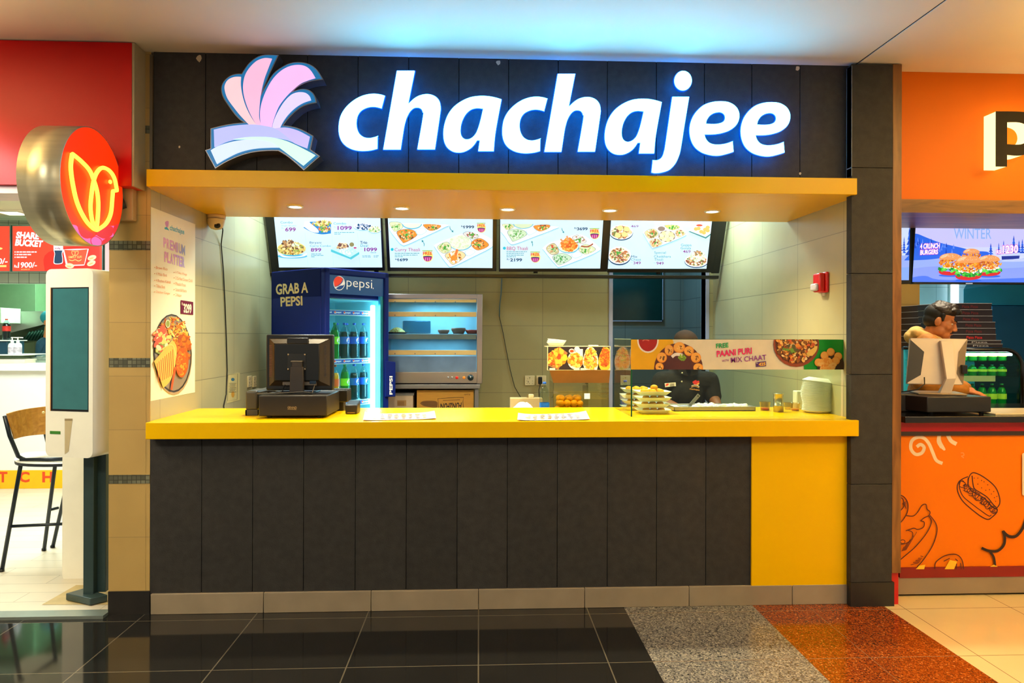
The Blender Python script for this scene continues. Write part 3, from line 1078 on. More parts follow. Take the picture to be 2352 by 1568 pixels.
def screen_tv(u0, u1, vb, label, draw):
    """one screen: u0,u1 = outer lower corners, vb = lower edge"""
    a, c = m_at(u0, vb), m_at(u1, vb)
    hgt = 0.575
    t = thing('menu_screen', label, 'screen', (a + c) / 2, 0, 'menu screens over the back wall')
    k = MB()
    bk = -m_n * 0.05
    e = 0.0012
    pts = [a, c, c + bk, a + bk]
    top = [p + m_up * hgt for p in pts]
    k.hexa([p + m_n * -0.001 for p in pts + top], BEZEL, 0.003)
    k.build('housing', t)
    return t


def display(t, corners_px, draw, zoom, extra=None):
    k = MB()
    pr = Print(k, m_p0 + m_n * 0.0006, m_n, (0, 0, 1.0))
    pr.poly(corners_px, SCR_BG)
    pr.z = zoom
    pr.clip = [((u - zoom[0]) * zoom[2], (v - zoom[1]) * zoom[2]) for u, v in corners_px]
    draw(pr)
    k.build('display', t, normals=False)


# lower black cover strip of all four screens
t = thing('screen_mount', 'long black rail that carries the four menu screens', 'mounting rail', m_at(1140, 632))
k = MB()
a, c = m_at(614, 641), m_at(1651, 633)
a.z = c.z = (a.z + c.z) / 2
dn = Vector((0, 0.0, 0))
k.hexa([a + Vector((0, 0, -0.0)), c, c + Vector((0, 0.09, 0)), a + Vector((0, 0.09, 0)),
        a + m_up * 0.028 - m_n * 0.004, c + m_up * 0.028 - m_n * 0.004, c + m_up * 0.028 + Vector((0, 0.09, 0)), a + m_up * 0.028 + Vector((0, 0.09, 0))], BEZEL, 0.004)
k.build('rail', t)
for xx in (-0.9, 0.5, 1.6):
    k = MB()
    k.tube([(xx, 2.36, a.z + 0.05), (xx, 2.36, 2.9)], 0.02, BEZEL)
    k.build('ceiling_bracket', t)
# side posts of the frame
for uu in ((624, 640), (1634, 1652)):
    k = MB()
    q0, q1 = m_at(uu[0], 628), m_at(uu[1], 628)
    pts = [q0, q1, q1 - m_n * 0.06, q0 - m_n * 0.06]
    k.hexa([p - m_n * 0.002 for p in pts] + [p + m_up * 0.6 - m_n * 0.002 for p in pts], BEZEL, 0.003)
    k.build('side_post', t)


def zoomr(ox, oy, s):
    return (ox, oy, s)


def plate_food(p, cx, cy, rx, ry, mats, n, size, seed, rim=None, rot=0.0):
    p.oval(cx, cy + ry * 0.12, rx * 1.12, ry * 1.12, rim or SKYB, rot)
    p.oval(cx, cy, rx * 1.1, ry * 1.08, PLATE, rot)
    p.oval(cx, cy, rx * 0.94, ry * 0.9, mats[0], rot)
    p.blobs(cx, cy, rx * 0.9, ry * 0.85, n, size, mats, seed, rot)


def tray(p, pts, shadow=(0, 30)):
    p.shape([(x + shadow[0], y + shadow[1]) + tuple(q) for x, y, *q in pts], PALEB)
    p.shape([(x + shadow[0] * .3, y + shadow[1] * .35) + tuple(q) for x, y, *q in pts], SKYB)
    p.shape(pts, PLATE)


def free_badge(p, x, y, s=1.0):
    p.oval(x + 8 * s, y + 70 * s, 92 * s, 100 * s, FREE_Y)
    p.rect(x - 92 * s, y - 40 * s, x + 92 * s, y - 26 * s, S_((150, 190, 60)))
    p.tbox('FREE', x - 82 * s, y - 15 * s, x + 84 * s, y + 42 * s, FREE_R, 0.03)
    p.shape([(x - 75 * s, y + 75 * s), (x, y + 62 * s), (x + 80 * s, y + 75 * s), (x + 55 * s, y + 140 * s), (x, y + 158 * s), (x - 50 * s, y + 140 * s)], MAG)
    p.line([(x - 75 * s, y + 75 * s), (x, y + 66 * s), (x + 80 * s, y + 75 * s)], 16 * s, DKT)
    for dx in (-30, 5, 40):
        p.line([(x + dx * s, y + 90 * s), (x + (dx - 6) * s, y + 145 * s)], 9 * s, S_((250, 190, 225)))


def small_lines(p, x, y, ws, gap, m, h=9):
    for i, w in enumerate(ws):
        yy = y + i * gap
        rnd = random.Random(int(x * 7 + yy))
        xx = x
        while xx < x + w - 20:
            l = rnd.uniform(25, 70)
            p.rect(xx, yy, min(xx + l, x + w), yy + h, m)
            p.h -= p.step
            xx += l + 9
    p.up()


def compartment(p, pts, mats, n, size, seed, edge=None):
    cx, cy = sum(q[0] for q in pts) / len(pts), sum(q[1] for q in pts) / len(pts)
    rx, ry = (max(q[0] for q in pts) - min(q[0] for q in pts)) / 2, (max(q[1] for q in pts) - min(q[1] for q in pts)) / 2
    p.shape([(cx + (q[0] - cx) * 1.05, cy + (q[1] - cy) * 1.05) for q in pts], edge or S_((90, 120, 140)))
    p.shape(pts, mats[0])
    p.blobs(cx, cy, rx * 0.72, ry * 0.72, n, size, mats, seed)
    p.blobs(cx, cy, 22, 18, 4, 18, [GRN], seed + 1)


def draw1(p):   # zoom 600,490 x7.84
    for x0, x1 in ((790, 845), (1270, 1300), (1735, 1775)):
        p.line([(x0, 350), (x1, 945)], 4, S_((190, 215, 225)), smooth=False)
    p.tbox('Combo', 345, 140, 565, 180, TEAL, 0.0)
    p.tbox('Single Biryani', 362, 205, 625, 240, S_((140, 190, 205)), 0.0)
    p.tbox('Rs.', 368, 250, 412, 276, S_((140, 190, 205)), 0)
    p.tbox('699', 432, 252, 622, 325, PUR, 0.02)
    p.shape([(760, 255, 1), (900, 330), (1080, 375), (1255, 360, 1), (1255, 150, 1), (880, 150, 1)], S_((40, 130, 200)))
    p.shape([(765, 235, 1), (900, 325), (1030, 345), (1010, 280), (900, 190), (850, 140, 1), (780, 150, 1)], PLATE)
    p.blobs(1090, 180, 170, 50, 90, 22, BIRY, 3)
    p.blobs(1140, 280, 100, 55, 60, 22, CURR, 4)
    p.tbox('Combo', 1302, 158, 1528, 200, TEAL, 0.0)
    p.tbox('Rs.', 1308, 232, 1358, 256, S_((150, 195, 210)), 0)
    p.tbox('1099', 1375, 225, 1630, 298, PUR, 0.02)
    small_lines(p, 1315, 338, [360, 130], 27, TEAL)
    plate_food(p, 1830, 240, 150, 55, [S_((190, 200, 215)), S_((235, 240, 245)), DKT, S_((150, 165, 190))], 60, 22, 9)
    plate_food(p, 2040, 290, 110, 55, SALD, 60, 22, 10)
    p.oval(560, 770, 270, 40, SKYB)
    p.shape([(290, 700, 1), (420, 760), (560, 775), (700, 765), (828, 715, 1), (780, 770), (560, 795), (380, 780)], PLATE)
    p.shape([(300, 600), (420, 530), (600, 510), (760, 570), (800, 650), (700, 730), (520, 745), (330, 710)], YEL)
    p.blobs(550, 645, 240, 90, 330, 20, BIRY, 5)
    p.blobs(480, 545, 105, 65, 60, 30, [BRN, S_((190, 140, 90)), S_((235, 205, 150)), S_((90, 60, 50))], 6)
    p.blobs(620, 560, 70, 45, 30, 22, SALD, 7)
    p.tbox('Biryani', 872, 505, 1082, 556, DKT, 0.0)
    p.tbox('Curry Combo', 878, 565, 1255, 612, TEAL, 0.0)
    p.tbox('899', 892, 622, 1080, 690, PUR, 0.02)
    small_lines(p, 898, 725, [190, 250, 75], 26, TEAL)
    p.shape([(1255, 650, 1), (1330, 600), (1500, 590), (1765, 700, 1), (1765, 735, 1), (1620, 830, 1), (1255, 690, 1)], S_((90, 200, 205)))
    p.shape([(1260, 645, 1), (1330, 595), (1520, 570), (1760, 695, 1), (1600, 790, 1)], S_((200, 240, 240)))
    p.blobs(1460, 590, 100, 50, 50, 30, [S_((215, 170, 110)), BRN, S_((240, 215, 160))], 11)
    p.blobs(1560, 680, 130, 50, 60, 25, [PLATE, S_((205, 240, 215)), PALEB], 12)
    p.oval(1630, 560, 42, 40, S_((150, 140, 80)))
    p.oval(1690, 620, 28, 14, S_((200, 50, 110)))
    p.tbox('Trio', 1780, 497, 1910, 550, DKT, 0.02)
    p.tbox('Deal', 1788, 558, 1922, 602, TEAL, 0.0)
    p.tbox('Rs.', 1790, 630, 1836, 652, S_((150, 195, 210)), 0)
    p.tbox('1099', 1855, 616, 2085, 684, PUR, 0.025)
    small_lines(p, 1968, 702, [110], 20, TEAL, 8)
    small_lines(p, 1820, 758, [170, 160], 22, TEAL, 8)
    small_lines(p, 2025, 758, [90, 95], 22, TEAL, 8)


def thali(p, ox, oy, mats, seed, top=None):
    pass


def draw2(p):   # zoom 880,490 x7.84
    tray(p, [(105, 170, 1), (1105, 200), (1085, 260), (700, 440), (420, 565), (340, 565), (270, 500), (120, 300)])
    compartment(p, [(120, 165), (300, 165), (350, 255), (230, 325), (180, 300)], SALD, 50, 18, 21)
    p.oval(520, 190, 180, 95, SKYB, a0=0, a1=PI)
    p.oval(520, 185, 165, 80, RICE[0], a0=0, a1=PI)
    compartment(p, [(730, 200), (1030, 215), (960, 290), (830, 305)], CURR, 60, 18, 22)
    compartment(p, [(250, 340), (400, 285), (550, 310), (600, 400), (400, 520), (340, 500)], CURR, 100, 20, 23)
    p.shape([(585, 300), (720, 260), (785, 320), (700, 385), (620, 385)], PALEB)
    p.shape([(600, 302), (715, 270), (770, 320), (695, 372), (630, 372)], PLATE)
    p.line([(1200, 225), (1210, 280), (1255, 325)], 12, TEAL, taper=True)
    p.poly([(1268, 342), (1228, 330), (1258, 300)], TEAL)
    p.tbox('Rs', 1405, 218, 1450, 245, DKT, 0.02)
    p.tbox('1999', 1450, 218, 1640, 272, DKT, 0.03)
    free_badge(p, 1765, 205, 0.85)
    p.line([(735, 595), (740, 550), (705, 495)], 12, TEAL, taper=True)
    p.poly([(695, 475), (735, 500), (695, 520)], TEAL)
    for k in range(8):
        p.oval(162 + 14 * math.cos(k * PI / 4), 648 + 14 * math.sin(k * PI / 4), 14, 14, S_((40, 195, 215)))
    p.tbox('Curry Thaali', 206, 622, 662, 700, S_((185, 40, 130)), 0.0)
    small_lines(p, 210, 712, [445, 410, 145], 31, TEAL, 10)
    p.tbox('Rs', 218, 812, 262, 838, DKT, 0.02)
    p.tbox('1699', 264, 808, 446, 862, DKT, 0.03)
    free_badge(p, 798, 705, 1.0)
    tray(p, [(930, 570), (1000, 530), (1200, 450), (1600, 330), (1960, 470), (1960, 600), (1600, 790), (1260, 950), (1160, 920), (940, 620)])
    p.oval(1395, 530, 210, 140, SKYB)
    p.oval(1390, 522, 200, 132, RICE[0])
    p.blobs(1390, 520, 180, 115, 120, 26, RICE, 25)
    compartment(p, [(1445, 375), (1540, 325), (1700, 380), (1710, 430), (1620, 470)], [S_((225, 225, 225)), S_((160, 90, 80)), GRN, PLATE], 60, 18, 26)
    compartment(p, [(1600, 510), (1750, 450), (1900, 570), (1720, 660), (1610, 600)], CURR, 90, 20, 27)
    compartment(p, [(980, 600), (1150, 515), (1225, 640), (1090, 720)], SALD, 70, 20, 28)
    compartment(p, [(1125, 740), (1340, 670), (1480, 760), (1280, 915), (1190, 860)], [S_((250, 225, 170)), ORA, S_((240, 205, 140)), PLATE, BRN], 100, 22, 29)
    p.line([(1285, 820), (1310, 740), (1335, 645)], 44, S_((240, 130, 70)))
    p.oval(1275, 800, 60, 50, ORA)
    p.shape([(1470, 690), (1560, 640), (1665, 690), (1560, 768), (1500, 760)], PALEB)
    p.shape([(1485, 692), (1560, 652), (1650, 690), (1560, 755), (1510, 748)], PLATE)
    p.rect(1125, 986, 1175, 1001, S_((170, 170, 160)))


def draw3(p):   # zoom 1140,490 x9.046
    tray(p, [(95, 225, 1), (1215, 270), (1190, 330), (800, 480), (400, 630), (280, 620), (180, 480), (95, 380, 1)])
    compartment(p, [(130, 228), (330, 228), (360, 290), (230, 345), (170, 300)], SALD, 50, 22, 31)
    p.oval(560, 215, 210, 105, SKYB, a0=0.05, a1=PI - .05)
    p.oval(560, 215, 195, 90, RICE[1], a0=0.05, a1=PI - .05)
    compartment(p, [(780, 260), (1080, 235), (1090, 300), (900, 372)], CURR, 60, 22, 32)
    compartment(p, [(240, 375), (420, 325), (570, 360), (620, 450), (370, 575), (310, 530)], [S_((205, 235, 200)), S_((150, 205, 150)), S_((235, 250, 230)), S_((120, 170, 110))], 120, 20, 33)
    p.shape([(620, 350), (760, 310), (840, 370), (700, 455), (650, 440)], PALEB)
    p.shape([(635, 350), (755, 322), (822, 370), (700, 440), (660, 425)], PLATE)
    p.line([(1358, 300), (1370, 350), (1400, 390)], 14, TEAL, taper=True)
    p.poly([(1412, 410), (1370, 395), (1402, 362)], TEAL)
    p.tbox('Rs', 1622, 288, 1670, 322, DKT, 0.02)
    p.tbox('3699', 1675, 288, 1898, 352, DKT, 0.03)
    free_badge(p, 2038, 350, 1.1)
    p.line([(750, 685), (755, 640), (730, 590)], 14, TEAL, taper=True)
    p.poly([(735, 565), (765, 605), (722, 605)], TEAL)
    for k in range(8):
        p.oval(168 + 16 * math.cos(k * PI / 4), 722 + 16 * math.sin(k * PI / 4), 16, 16, S_((40, 195, 225)))
    p.tbox('BBQ Thaali', 218, 690, 655, 775, S_((190, 40, 110)), 0.0)
    small_lines(p, 210, 790, [425, 365, 360, 195], 35, TEAL, 11)
    p.tbox('Rs', 218, 935, 272, 968, DKT, 0.0)
    p.tbox('2199', 286, 932, 535, 1000, DKT, 0.03)
    free_badge(p, 805, 838, 1.1)
    tray(p, [(970, 720), (1100, 620), (1300, 560), (1750, 440), (2130, 700), (2110, 790), (1760, 950), (1340, 1105), (1240, 1070), (1000, 780)])
    compartment(p, [(1040, 720), (1200, 620), (1300, 800), (1150, 855)], [S_((215, 200, 150)), S_((180, 190, 140)), S_((235, 230, 200)), GRN, S_((220, 80, 60))], 80, 24, 34)
    p.oval(1500, 690, 225, 140, SKYB)
    p.oval(1495, 680, 215, 130, RICE[0])
    p.blobs(1505, 650, 165, 130, 160, 34, [ORA, S_((240, 130, 50)), S_((225, 100, 40)), S_((250, 190, 90))], 35)
    p.line([(1500, 560), (1475, 500), (1465, 465)], 40, S_((225, 160, 120)))
    p.line([(1400, 600), (1350, 550), (1335, 530)], 36, S_((225, 160, 110)))
    compartment(p, [(1580, 510), (1700, 450), (1870, 570), (1740, 630)], [S_((230, 225, 220)), S_((170, 110, 90)), GRN, PLATE], 70, 22, 36)
    compartment(p, [(1715, 740), (1850, 640), (2060, 740), (1900, 840), (1780, 825)], SALD, 70, 24, 37)
    p.line([(1760, 680), (1900, 690), (2010, 630)], 28, S_((170, 90, 60)))
    compartment(p, [(1180, 890), (1380, 830), (1560, 930), (1330, 1065), (1230, 1010)], [S_((205, 235, 205)), S_((150, 210, 160)), S_((235, 250, 235)), S_((90, 150, 100))], 120, 20, 38)
    p.shape([(1555, 860), (1680, 790), (1790, 865), (1640, 940)], PALEB)
    p.shape([(1575, 860), (1680, 803), (1770, 862), (1640, 922)], PLATE)
    p.rect(1125, 1160, 1180, 1178, S_((200, 190, 150)))


def draw4(p):   # zoom 1390,490 x8.11
    plate_food(p, 300, 350, 195, 125, CHAT, 130, 30, 41, DKT)
    for (x, y) in ((235, 410), (360, 390), (280, 270), (400, 290)):
        p.oval(x, y, 55, 48, S_((240, 225, 150)))
    p.tbox('469', 480, 218, 620, 258, PUR, 0.01)
    tray(p, [(710, 360), (760, 320), (1090, 218, 1), (1390, 215, 1), (1500, 370), (1480, 420), (1200, 540), (920, 640), (860, 625), (720, 390)])
    compartment(p, [(740, 350), (900, 285), (990, 390), (830, 470)], CHAT, 90, 22, 42)
    p.oval(1048, 285, 68, 44, S_((150, 130, 120)))
    compartment(p, [(1110, 225), (1330, 220), (1380, 270), (1240, 310)], [YEL, S_((230, 225, 150)), GRN, CHAT[0]], 60, 20, 43)
    compartment(p, [(1310, 340), (1400, 300), (1490, 380), (1360, 440)], CHAT, 60, 20, 44)
    p.oval(1150, 425, 155, 105, BRN)
    for k in range(9):
        p.oval(1150 + 100 * math.cos(k * 0.7), 425 + 66 * math.sin(k * 0.7), 48, 38, S_((245, 240, 200)) if k % 2 else S_((235, 225, 170)))
    p.oval(1150, 425, 45, 34, S_((230, 235, 190)))
    compartment(p, [(830, 520), (960, 470), (1060, 560), (900, 630)], CHAT, 80, 20, 45)
    p.poly([(1555, 340), (1650, 265), (1985, 300), (1985, 385), (1875, 470)], S_((70, 140, 140)))
    p.poly([(1560, 322), (1660, 250), (1985, 280), (1985, 360), (1870, 440)], PLATE)
    for (x, y) in ((1690, 290), (1740, 280), (1790, 340), (1840, 360), (1860, 300), (1910, 260), (1910, 320)):
        p.oval(x, y, 40, 34, S_((240, 190, 100)))
    p.oval(1755, 222, 60, 20, S_((220, 90, 60)))
    plate_food(p, 265, 780, 195, 150, CHAT, 200, 26, 46, DKT)
    p.blobs(250, 740, 36, 30, 8, 24, [GRN], 47)
    p.tbox('Mix', 488, 782, 600, 825, DKT, 0.0)
    p.tbox('Chaat', 480, 838, 668, 880, TEAL, 0.0)
    p.tbox('Rs', 480, 903, 512, 920, S_((150, 190, 205)), 0)
    p.tbox('349', 525, 896, 662, 948, PUR, 0.01)
    p.tbox('Special', 915, 706, 1130, 765, TEAL, 0.0)
    p.tbox('Chatkhara', 910, 778, 1222, 824, TEAL, 0.0)
    p.tbox('Thaali', 915, 836, 1080, 880, TEAL, 0.0)
    p.tbox('Rs', 908, 910, 945, 928, S_((150, 190, 205)), 0)
    p.tbox('949', 955, 902, 1090, 956, PUR, 0.01)
    p.tbox('Gappa', 1412, 563, 1607, 625, TEAL, 0.0)
    p.tbox('Gotala', 1405, 622, 1600, 668, TEAL, 0.0)
    p.tbox('Rs', 1408, 688, 1440, 705, S_((150, 190, 205)), 0)
    p.tbox('469', 1450, 682, 1590, 736, PUR, 0.01)
    plate_food(p, 1700, 880, 200, 110, CHAT, 150, 26, 48, DKT)
    p.blobs(1720, 800, 130, 90, 110, 26, RICE + [S_((225, 200, 150))], 49)
    p.blobs(1730, 740, 80, 40, 60, 20, CHAT, 50)
    p.rect(960, 1046, 1025, 1062, S_((190, 190, 180)))


t = screen_tv(637, 884, 622, 'leftmost menu screen, with biryani dishes and prices, above the blue drinks fridge', draw1)
display(t, [(628, 485), (873, 485), (878, 614), (641, 614)], draw1, (600, 490, 7.84))
t = screen_tv(890, 1140, 623, 'menu screen with two curry trays, second from the left', draw2)
display(t, [(890, 485), (1132, 485), (1131, 615.5), (896.5, 614)], draw2, (880, 490, 7.84))
t = screen_tv(1146, 1394, 624, 'menu screen with an orange roast chicken tray, second from the right', draw3)
display(t, [(1149, 485), (1387, 485), (1378.5, 616.5), (1149, 616.5)], draw3, (1140, 490, 9.046))
t = screen_tv(1395, 1637, 626, 'rightmost menu screen, with bowls of chaat and round puris', draw4)
display(t, [(1405, 485), (1638, 485), (1622.5, 617), (1396, 617)], draw4, (1390, 490, 8.11))

# ================================================================== DRINKS FRIDGE
cF = P(742, 770, 1.35)
fC = Vector((cF.x, 1.35, 0))
q = P(890, 770, 1.83)
ex = (Vector((q.x, 1.83, 0)) - fC).normalized()
ey = Vector((-ex.y, ex.x, 0))
FW, FD = (Vector((q.x, 1.83, 0)) - fC).length, 0.655
FM = Matrix(((ex.x, ey.x, 0, fC.x), (ex.y, ey.y, 0, fC.y), (0, 0, 1, 0), (0, 0, 0, 1)))
FH = P(742, 613.5, 1.35).z
BLUE = mat('fridge_blue', (6, 34, 130), 0.5, var=0.05, spec=0.2)
BLUE2 = mat('fridge_header_blue', (10, 70, 140), 0.25, var=0.04, coat=0.3, emis=0.25)
FIN = mat('fridge_inner_white', (150, 226, 236), 0.4, var=0.02)
fr = thing('drinks_fridge', 'tall blue glass-door drinks fridge turned to the corner, behind the till', 'fridge', fC, math.atan2(ex.y, ex.x))
k = MB(FM)
w = 0.03
k.box(0, w, 0.03, FD, 0.0, FH, BLUE, 0.008)
k.box(FW - w, FW, 0.03, FD, 0.0, FH, BLUE, 0.008)
k.box(0.0, FW, FD - w, FD, 0.02, FH, BLUE, 0.008)
k.box(0, FW, 0.03, FD, FH - 0.22, FH, BLUE, 0.008)
k.box(0, FW, 0.03, FD, 0.0, 0.3, BLUE, 0.008)
k.build('cabinet', fr)
k = MB(FM)
k.box(w, FW - w, FD - w - 0.01, FD - w, 0.3, FH - 0.22, FIN)
k.box(w, w + 0.006, 0.05, FD - w, 0.3, FH - 0.22, FIN)
k.box(FW - w - 0.006, FW - w, 0.05, FD - w, 0.3, FH - 0.22, FIN)
k.box(w, FW - w, 0.05, FD - w, FH - 0.226, FH - 0.22, FIN)
k.box(w, FW - w, 0.05, FD - w, 0.3, 0.306, FIN)
k.box(0.09, 0.2, FD - w - 0.06, FD - w - 0.01, FH - 0.62, FH - 0.23, mat('fan_housing', (200, 232, 236), 0.4))
k.build('liner', fr)
k = MB(FM)      # door frame
fw_ = 0.05
k.box(0, fw_, -0.02, 0.03, 0.05, FH, BLUE, 0.012)
k.box(FW - fw_, FW, -0.02, 0.03, 0.05, FH, BLUE, 0.012)
k.box(0, FW, -0.02, 0.03, FH - 0.05, FH, BLUE, 0.012)
k.box(0, FW, -0.02, 0.03, 0.05, 0.3, BLUE, 0.012)
dr = k.build('door_frame', fr)
k = MB(FM)
k.box(FW - fw_ - 0.03, FW - fw_, -0.004, 0.02, 0.3, FH - 0.06, mat('door_seal_teal', (40, 150, 180), 0.3, 0.3))
k.build('door_seal', dr)
k = MB(FM)
k.box(fw_, FW - fw_, 0.0, 0.006, 0.3, FH - 0.21, glass('fridge_glass', (236, 252, 255), 0.6))
k.build('door_glass', dr)


def fpx(u, v, yl):
    """pixel -> local coordinates on the fridge plane y = yl"""
    p0 = FM @ Vector((0, yl, 0))
    r = on_plane(u, v, p0, -ey)
    l = FM.inverted() @ r
    return l


k = MB(FM)
zh0 = fpx(748, 673, -0.003).z
k.box(fw_, FW - fw_, -0.006, 0.02, zh0, FH - 0.05, BLUE2)
k.M = Matrix.Identity(4)
pr = Print(k, FM @ Vector((0, -0.0062, 0)), -ey, (550, 600, 4.126))
LOGO_W = mat('print_white', (236, 236, 230), 0.5, emis=0.4)
LOGO_R = mat('print_red', (232, 60, 30), 0.5, emis=0.4)
LOGO_B = mat('print_blue', (10, 70, 150), 0.5, emis=0.3)
pr.oval(945, 207, 55, 68, LOGO_W)
pr.oval(945, 207, 50, 62, LOGO_B)
pr.shape([(897, 215, 1), (895, 180), (915, 150), (945, 143), (980, 165, 1), (965, 200), (930, 230), (905, 240, 1)], LOGO_R)
pr.shape([(905, 243, 1), (940, 232), (975, 200), (983, 170, 1), (994, 205), (985, 225), (950, 232), (915, 255, 1)], LOGO_W)
pr.text('pepsi', (1015, 265), (1258, 285), (1015, 158), LOGO_W, -0.005)
pr.rect(1264, 250, 1272, 262, LOGO_W)
pr.rect(822, 114, 844, 122, LOGO_W)
k.build('header_sign', dr, normals=False)
k = MB()        # lettering on the side, in its own thin film
pr = Print(k, FM @ Vector((-0.0004, 0, 0)), -ex, (550, 600, 4.126))
SIDE_T = mat('print_cream', (226, 208, 160), 0.5)
pr.text('GRAB A', (345, 318), (650, 298), (345, 216), SIDE_T, 0.03)
pr.text('PEPSI', (390, 430), (598, 418), (387, 338), SIDE_T, 0.03)
k.build('side_lettering', fr, normals=False)
k = MB(FM)      # handle grip
h0, h1 = fpx(893, 911, -0.03).z, fpx(893, 828, -0.03).z
k.hexa([(FW - 0.05, -0.035, h0), (FW + 0.035, -0.06, h0), (FW + 0.035, -0.02, h0), (FW - 0.05, -0.018, h0),
        (FW - 0.05, -0.035, h1), (FW + 0.035, -0.06, h1 - .01), (FW + 0.035, -0.02, h1 - .01), (FW - 0.05, -0.018, h1)], BLUE, 0.006)
hd = k.build('handle', dr)
k = MB()
hp = FM @ Vector((FW - 0.05, -0.0354, 0))
hn = (FM.to_3x3() @ Vector((-0.025, -0.085, 0))).normalized()
pr = Print(k, hp + hn * 0.0004, hn, (870, 620, 4.611))
pr.text('PEPSI', (146, 1318), (146, 1122), (112, 1318), LOGO_W, 0.03)
k.build('handle_lettering', hd, normals=False)
k = MB(FM)
TUBE = glow('fridge_tube', (190, 245, 255), 20.0)
tz0, tz1 = 0.4, FH - 0.26
k.box(FW - fw_ - 0.085, FW - fw_ - 0.05, 0.03, 0.055, tz0, tz1, TUBE, 0.008)
k.build('light_tube', fr)
zS = [fpx(800, 716, 0.10).z, fpx(810, 826, 0.10).z, fpx(815, 921, 0.10).z]
WIRE = mat('shelf_white_wire', (226, 244, 248), 0.4)
STRIPB = mat('shelf_strip_blue', (20, 80, 170), 0.4, emis=0.3)
for i, z in enumerate(zS):
    k = MB(FM)
    k.box(w + 0.01, FW - w - 0.075, 0.08, 0.086, z - 0.03, z + 0.012, WIRE)
    for j in range(18):
        yy = 0.09 + j * 0.028
        k.box(w + 0.01, FW - w - 0.02, yy, yy + 0.004, z + 0.0, z + 0.004, WIRE)
    k.box(w + 0.01, FW - w - 0.02, 0.575, 0.585, z - 0.006, z + 0.004, WIRE)
    sh = k.build('shelf', fr)
    k = MB(FM)
    k.box(w + 0.02, FW - w - 0.1, 0.0775, 0.08, z - 0.024, z + 0.007, STRIPB)
    for j in range(5):
        x0 = w + 0.05 + j * 0.09
        k.lathe([(0.0, 0.0771), (0.0095, 0.0771)], LOGO_W, (x0, 0, z - 0.008), 14, axis='y', caps=False)
        k.lathe([(0.0, 0.0768), (0.0075, 0.0768)], LOGO_R, (x0 - .001, 0, z - 0.006), 14, axis='y', caps=False)
        vs, fs = text_mesh('pepsi', 0.01)
        k.mesh([(x0 + 0.013 + px * 0.045, 0.0770, z - 0.018 + py * 0.018) for px, py in vs], fs, LOGO_W)
    k.build('price_strip', sh, normals=False)


def bottle_proto(name, h, r, liquid, label_m, cap_m, fill=0.72, label_z=(0.42, 0.62), gl=None, disc=None):
    t = thing(name, 'x', 'bottle')
    prof = [(0.0, 0), (r * 0.75, 0), (r * 0.95, h * 0.03), (r, h * 0.10), (r * 0.97, h * 0.3), (r, h * 0.45), (r, h * 0.62), (r * 0.92, h * 0.72), (r * 0.66, h * 0.83), (r * 0.36, h * 0.90), (r * 0.30, h * 0.93), (r * 0.30, h * 0.955)]
    k = MB()
    k.lathe(prof, gl or glass('bottle_plastic', (225, 245, 245), 0.9, 0.05), seg=20)
    k.build('bottle_body', t)
    if liquid:
        k = MB()
        pl = [(max(0, a - 0.002), b_ + 0.002) for a, b_ in prof if b_ <= h * fill]
        last = pl[-1]
        nxt = [p for p in prof if p[1] > h * fill][0]
        f_ = (h * fill - last[1]) / (nxt[1] - last[1])
        pl.append((last[0] + (nxt[0] - last[0]) * f_ - .001, h * fill))
        k.lathe(pl, liquid, seg=20)
        k.build('drink', t)
    if label_m:
        k = MB()
        k.lathe([(r * 1.015, h * label_z[0]), (r * 1.02, h * label_z[1])], label_m, seg=20, caps=False)
        if disc:
            zc, rr = h * (label_z[0] + label_z[1]) / 2, h * (label_z[1] - label_z[0]) * 0.36
            for (sc, m_, zz0, zz1) in ((1.0, LOGO_W, -1, 1), (0.8, disc, 0.1, 1), (0.8, LOGO_B, -1, -0.35)):
                pts = []
                for j in range(25):
                    a = 2 * PI * j / 24
                    xx, zz = rr * sc * math.cos(a), max(zz0 * rr * sc, min(zz1 * rr * sc, rr * sc * math.sin(a)))
                    an = -PI / 2 + xx / r
                    q_ = 1.03 + 0.006 * (m_ is not LOGO_W)
                    pts.append((r * q_ * math.cos(an), r * q_ * math.sin(an), zc + zz))
                k.face(pts[:-1], m_)
        k.build('label_sleeve', t, normals=False)
    k = MB()
    k.lathe([(r * 0.33, h * 0.945), (r * 0.36, h * 0.95), (r * 0.36, h * 0.995), (r * 0.3, h), (0, h)], cap_m, seg=16)
    k.build('cap', t)
    return t


COLA = mat('cola_dark', (20, 54, 62), 0.12, var=0.1, spec=0.6)
GREENL = mat('lime_drink', (30, 150, 84), 0.12, var=0.1, emis=0.12)
ORANGEL = mat('orange_drink', (246, 150, 10), 0.15, var=0.05, emis=0.25)
LAB_B = mat('label_blue', (16, 92, 190), 0.35, var=0.12, emis=0.15)
LAB_G = mat('label_green', (120, 214, 40), 0.35, var=0.1, emis=0.2)
LAB_O = mat('label_orange', (240, 96, 40), 0.35, var=0.2, emis=0.15)
CAP_B, CAP_G, CAP_O = mat('cap_blue', (20, 90, 200), 0.35), mat('cap_green', (30, 150, 90), 0.35), mat('cap_orange', (235, 90, 50), 0.35)
GLG = glass('green_plastic', (150, 225, 170), 0.9, 0.05)
BH, BR = 0.285, 0.036
cola = bottle_proto('drink_bottle', BH, BR, COLA, LAB_B, CAP_B, 0.76, disc=LOGO_R)
lime = bottle_proto('drink_bottle', BH, BR, GREENL, LAB_G, CAP_G, 0.8, gl=GLG, disc=LOGO_R)
oran = bottle_proto('drink_bottle', BH, BR, ORANGEL, LAB_O, CAP_O, 0.78)
used = set()
GB = 'drink bottles in the blue fridge'


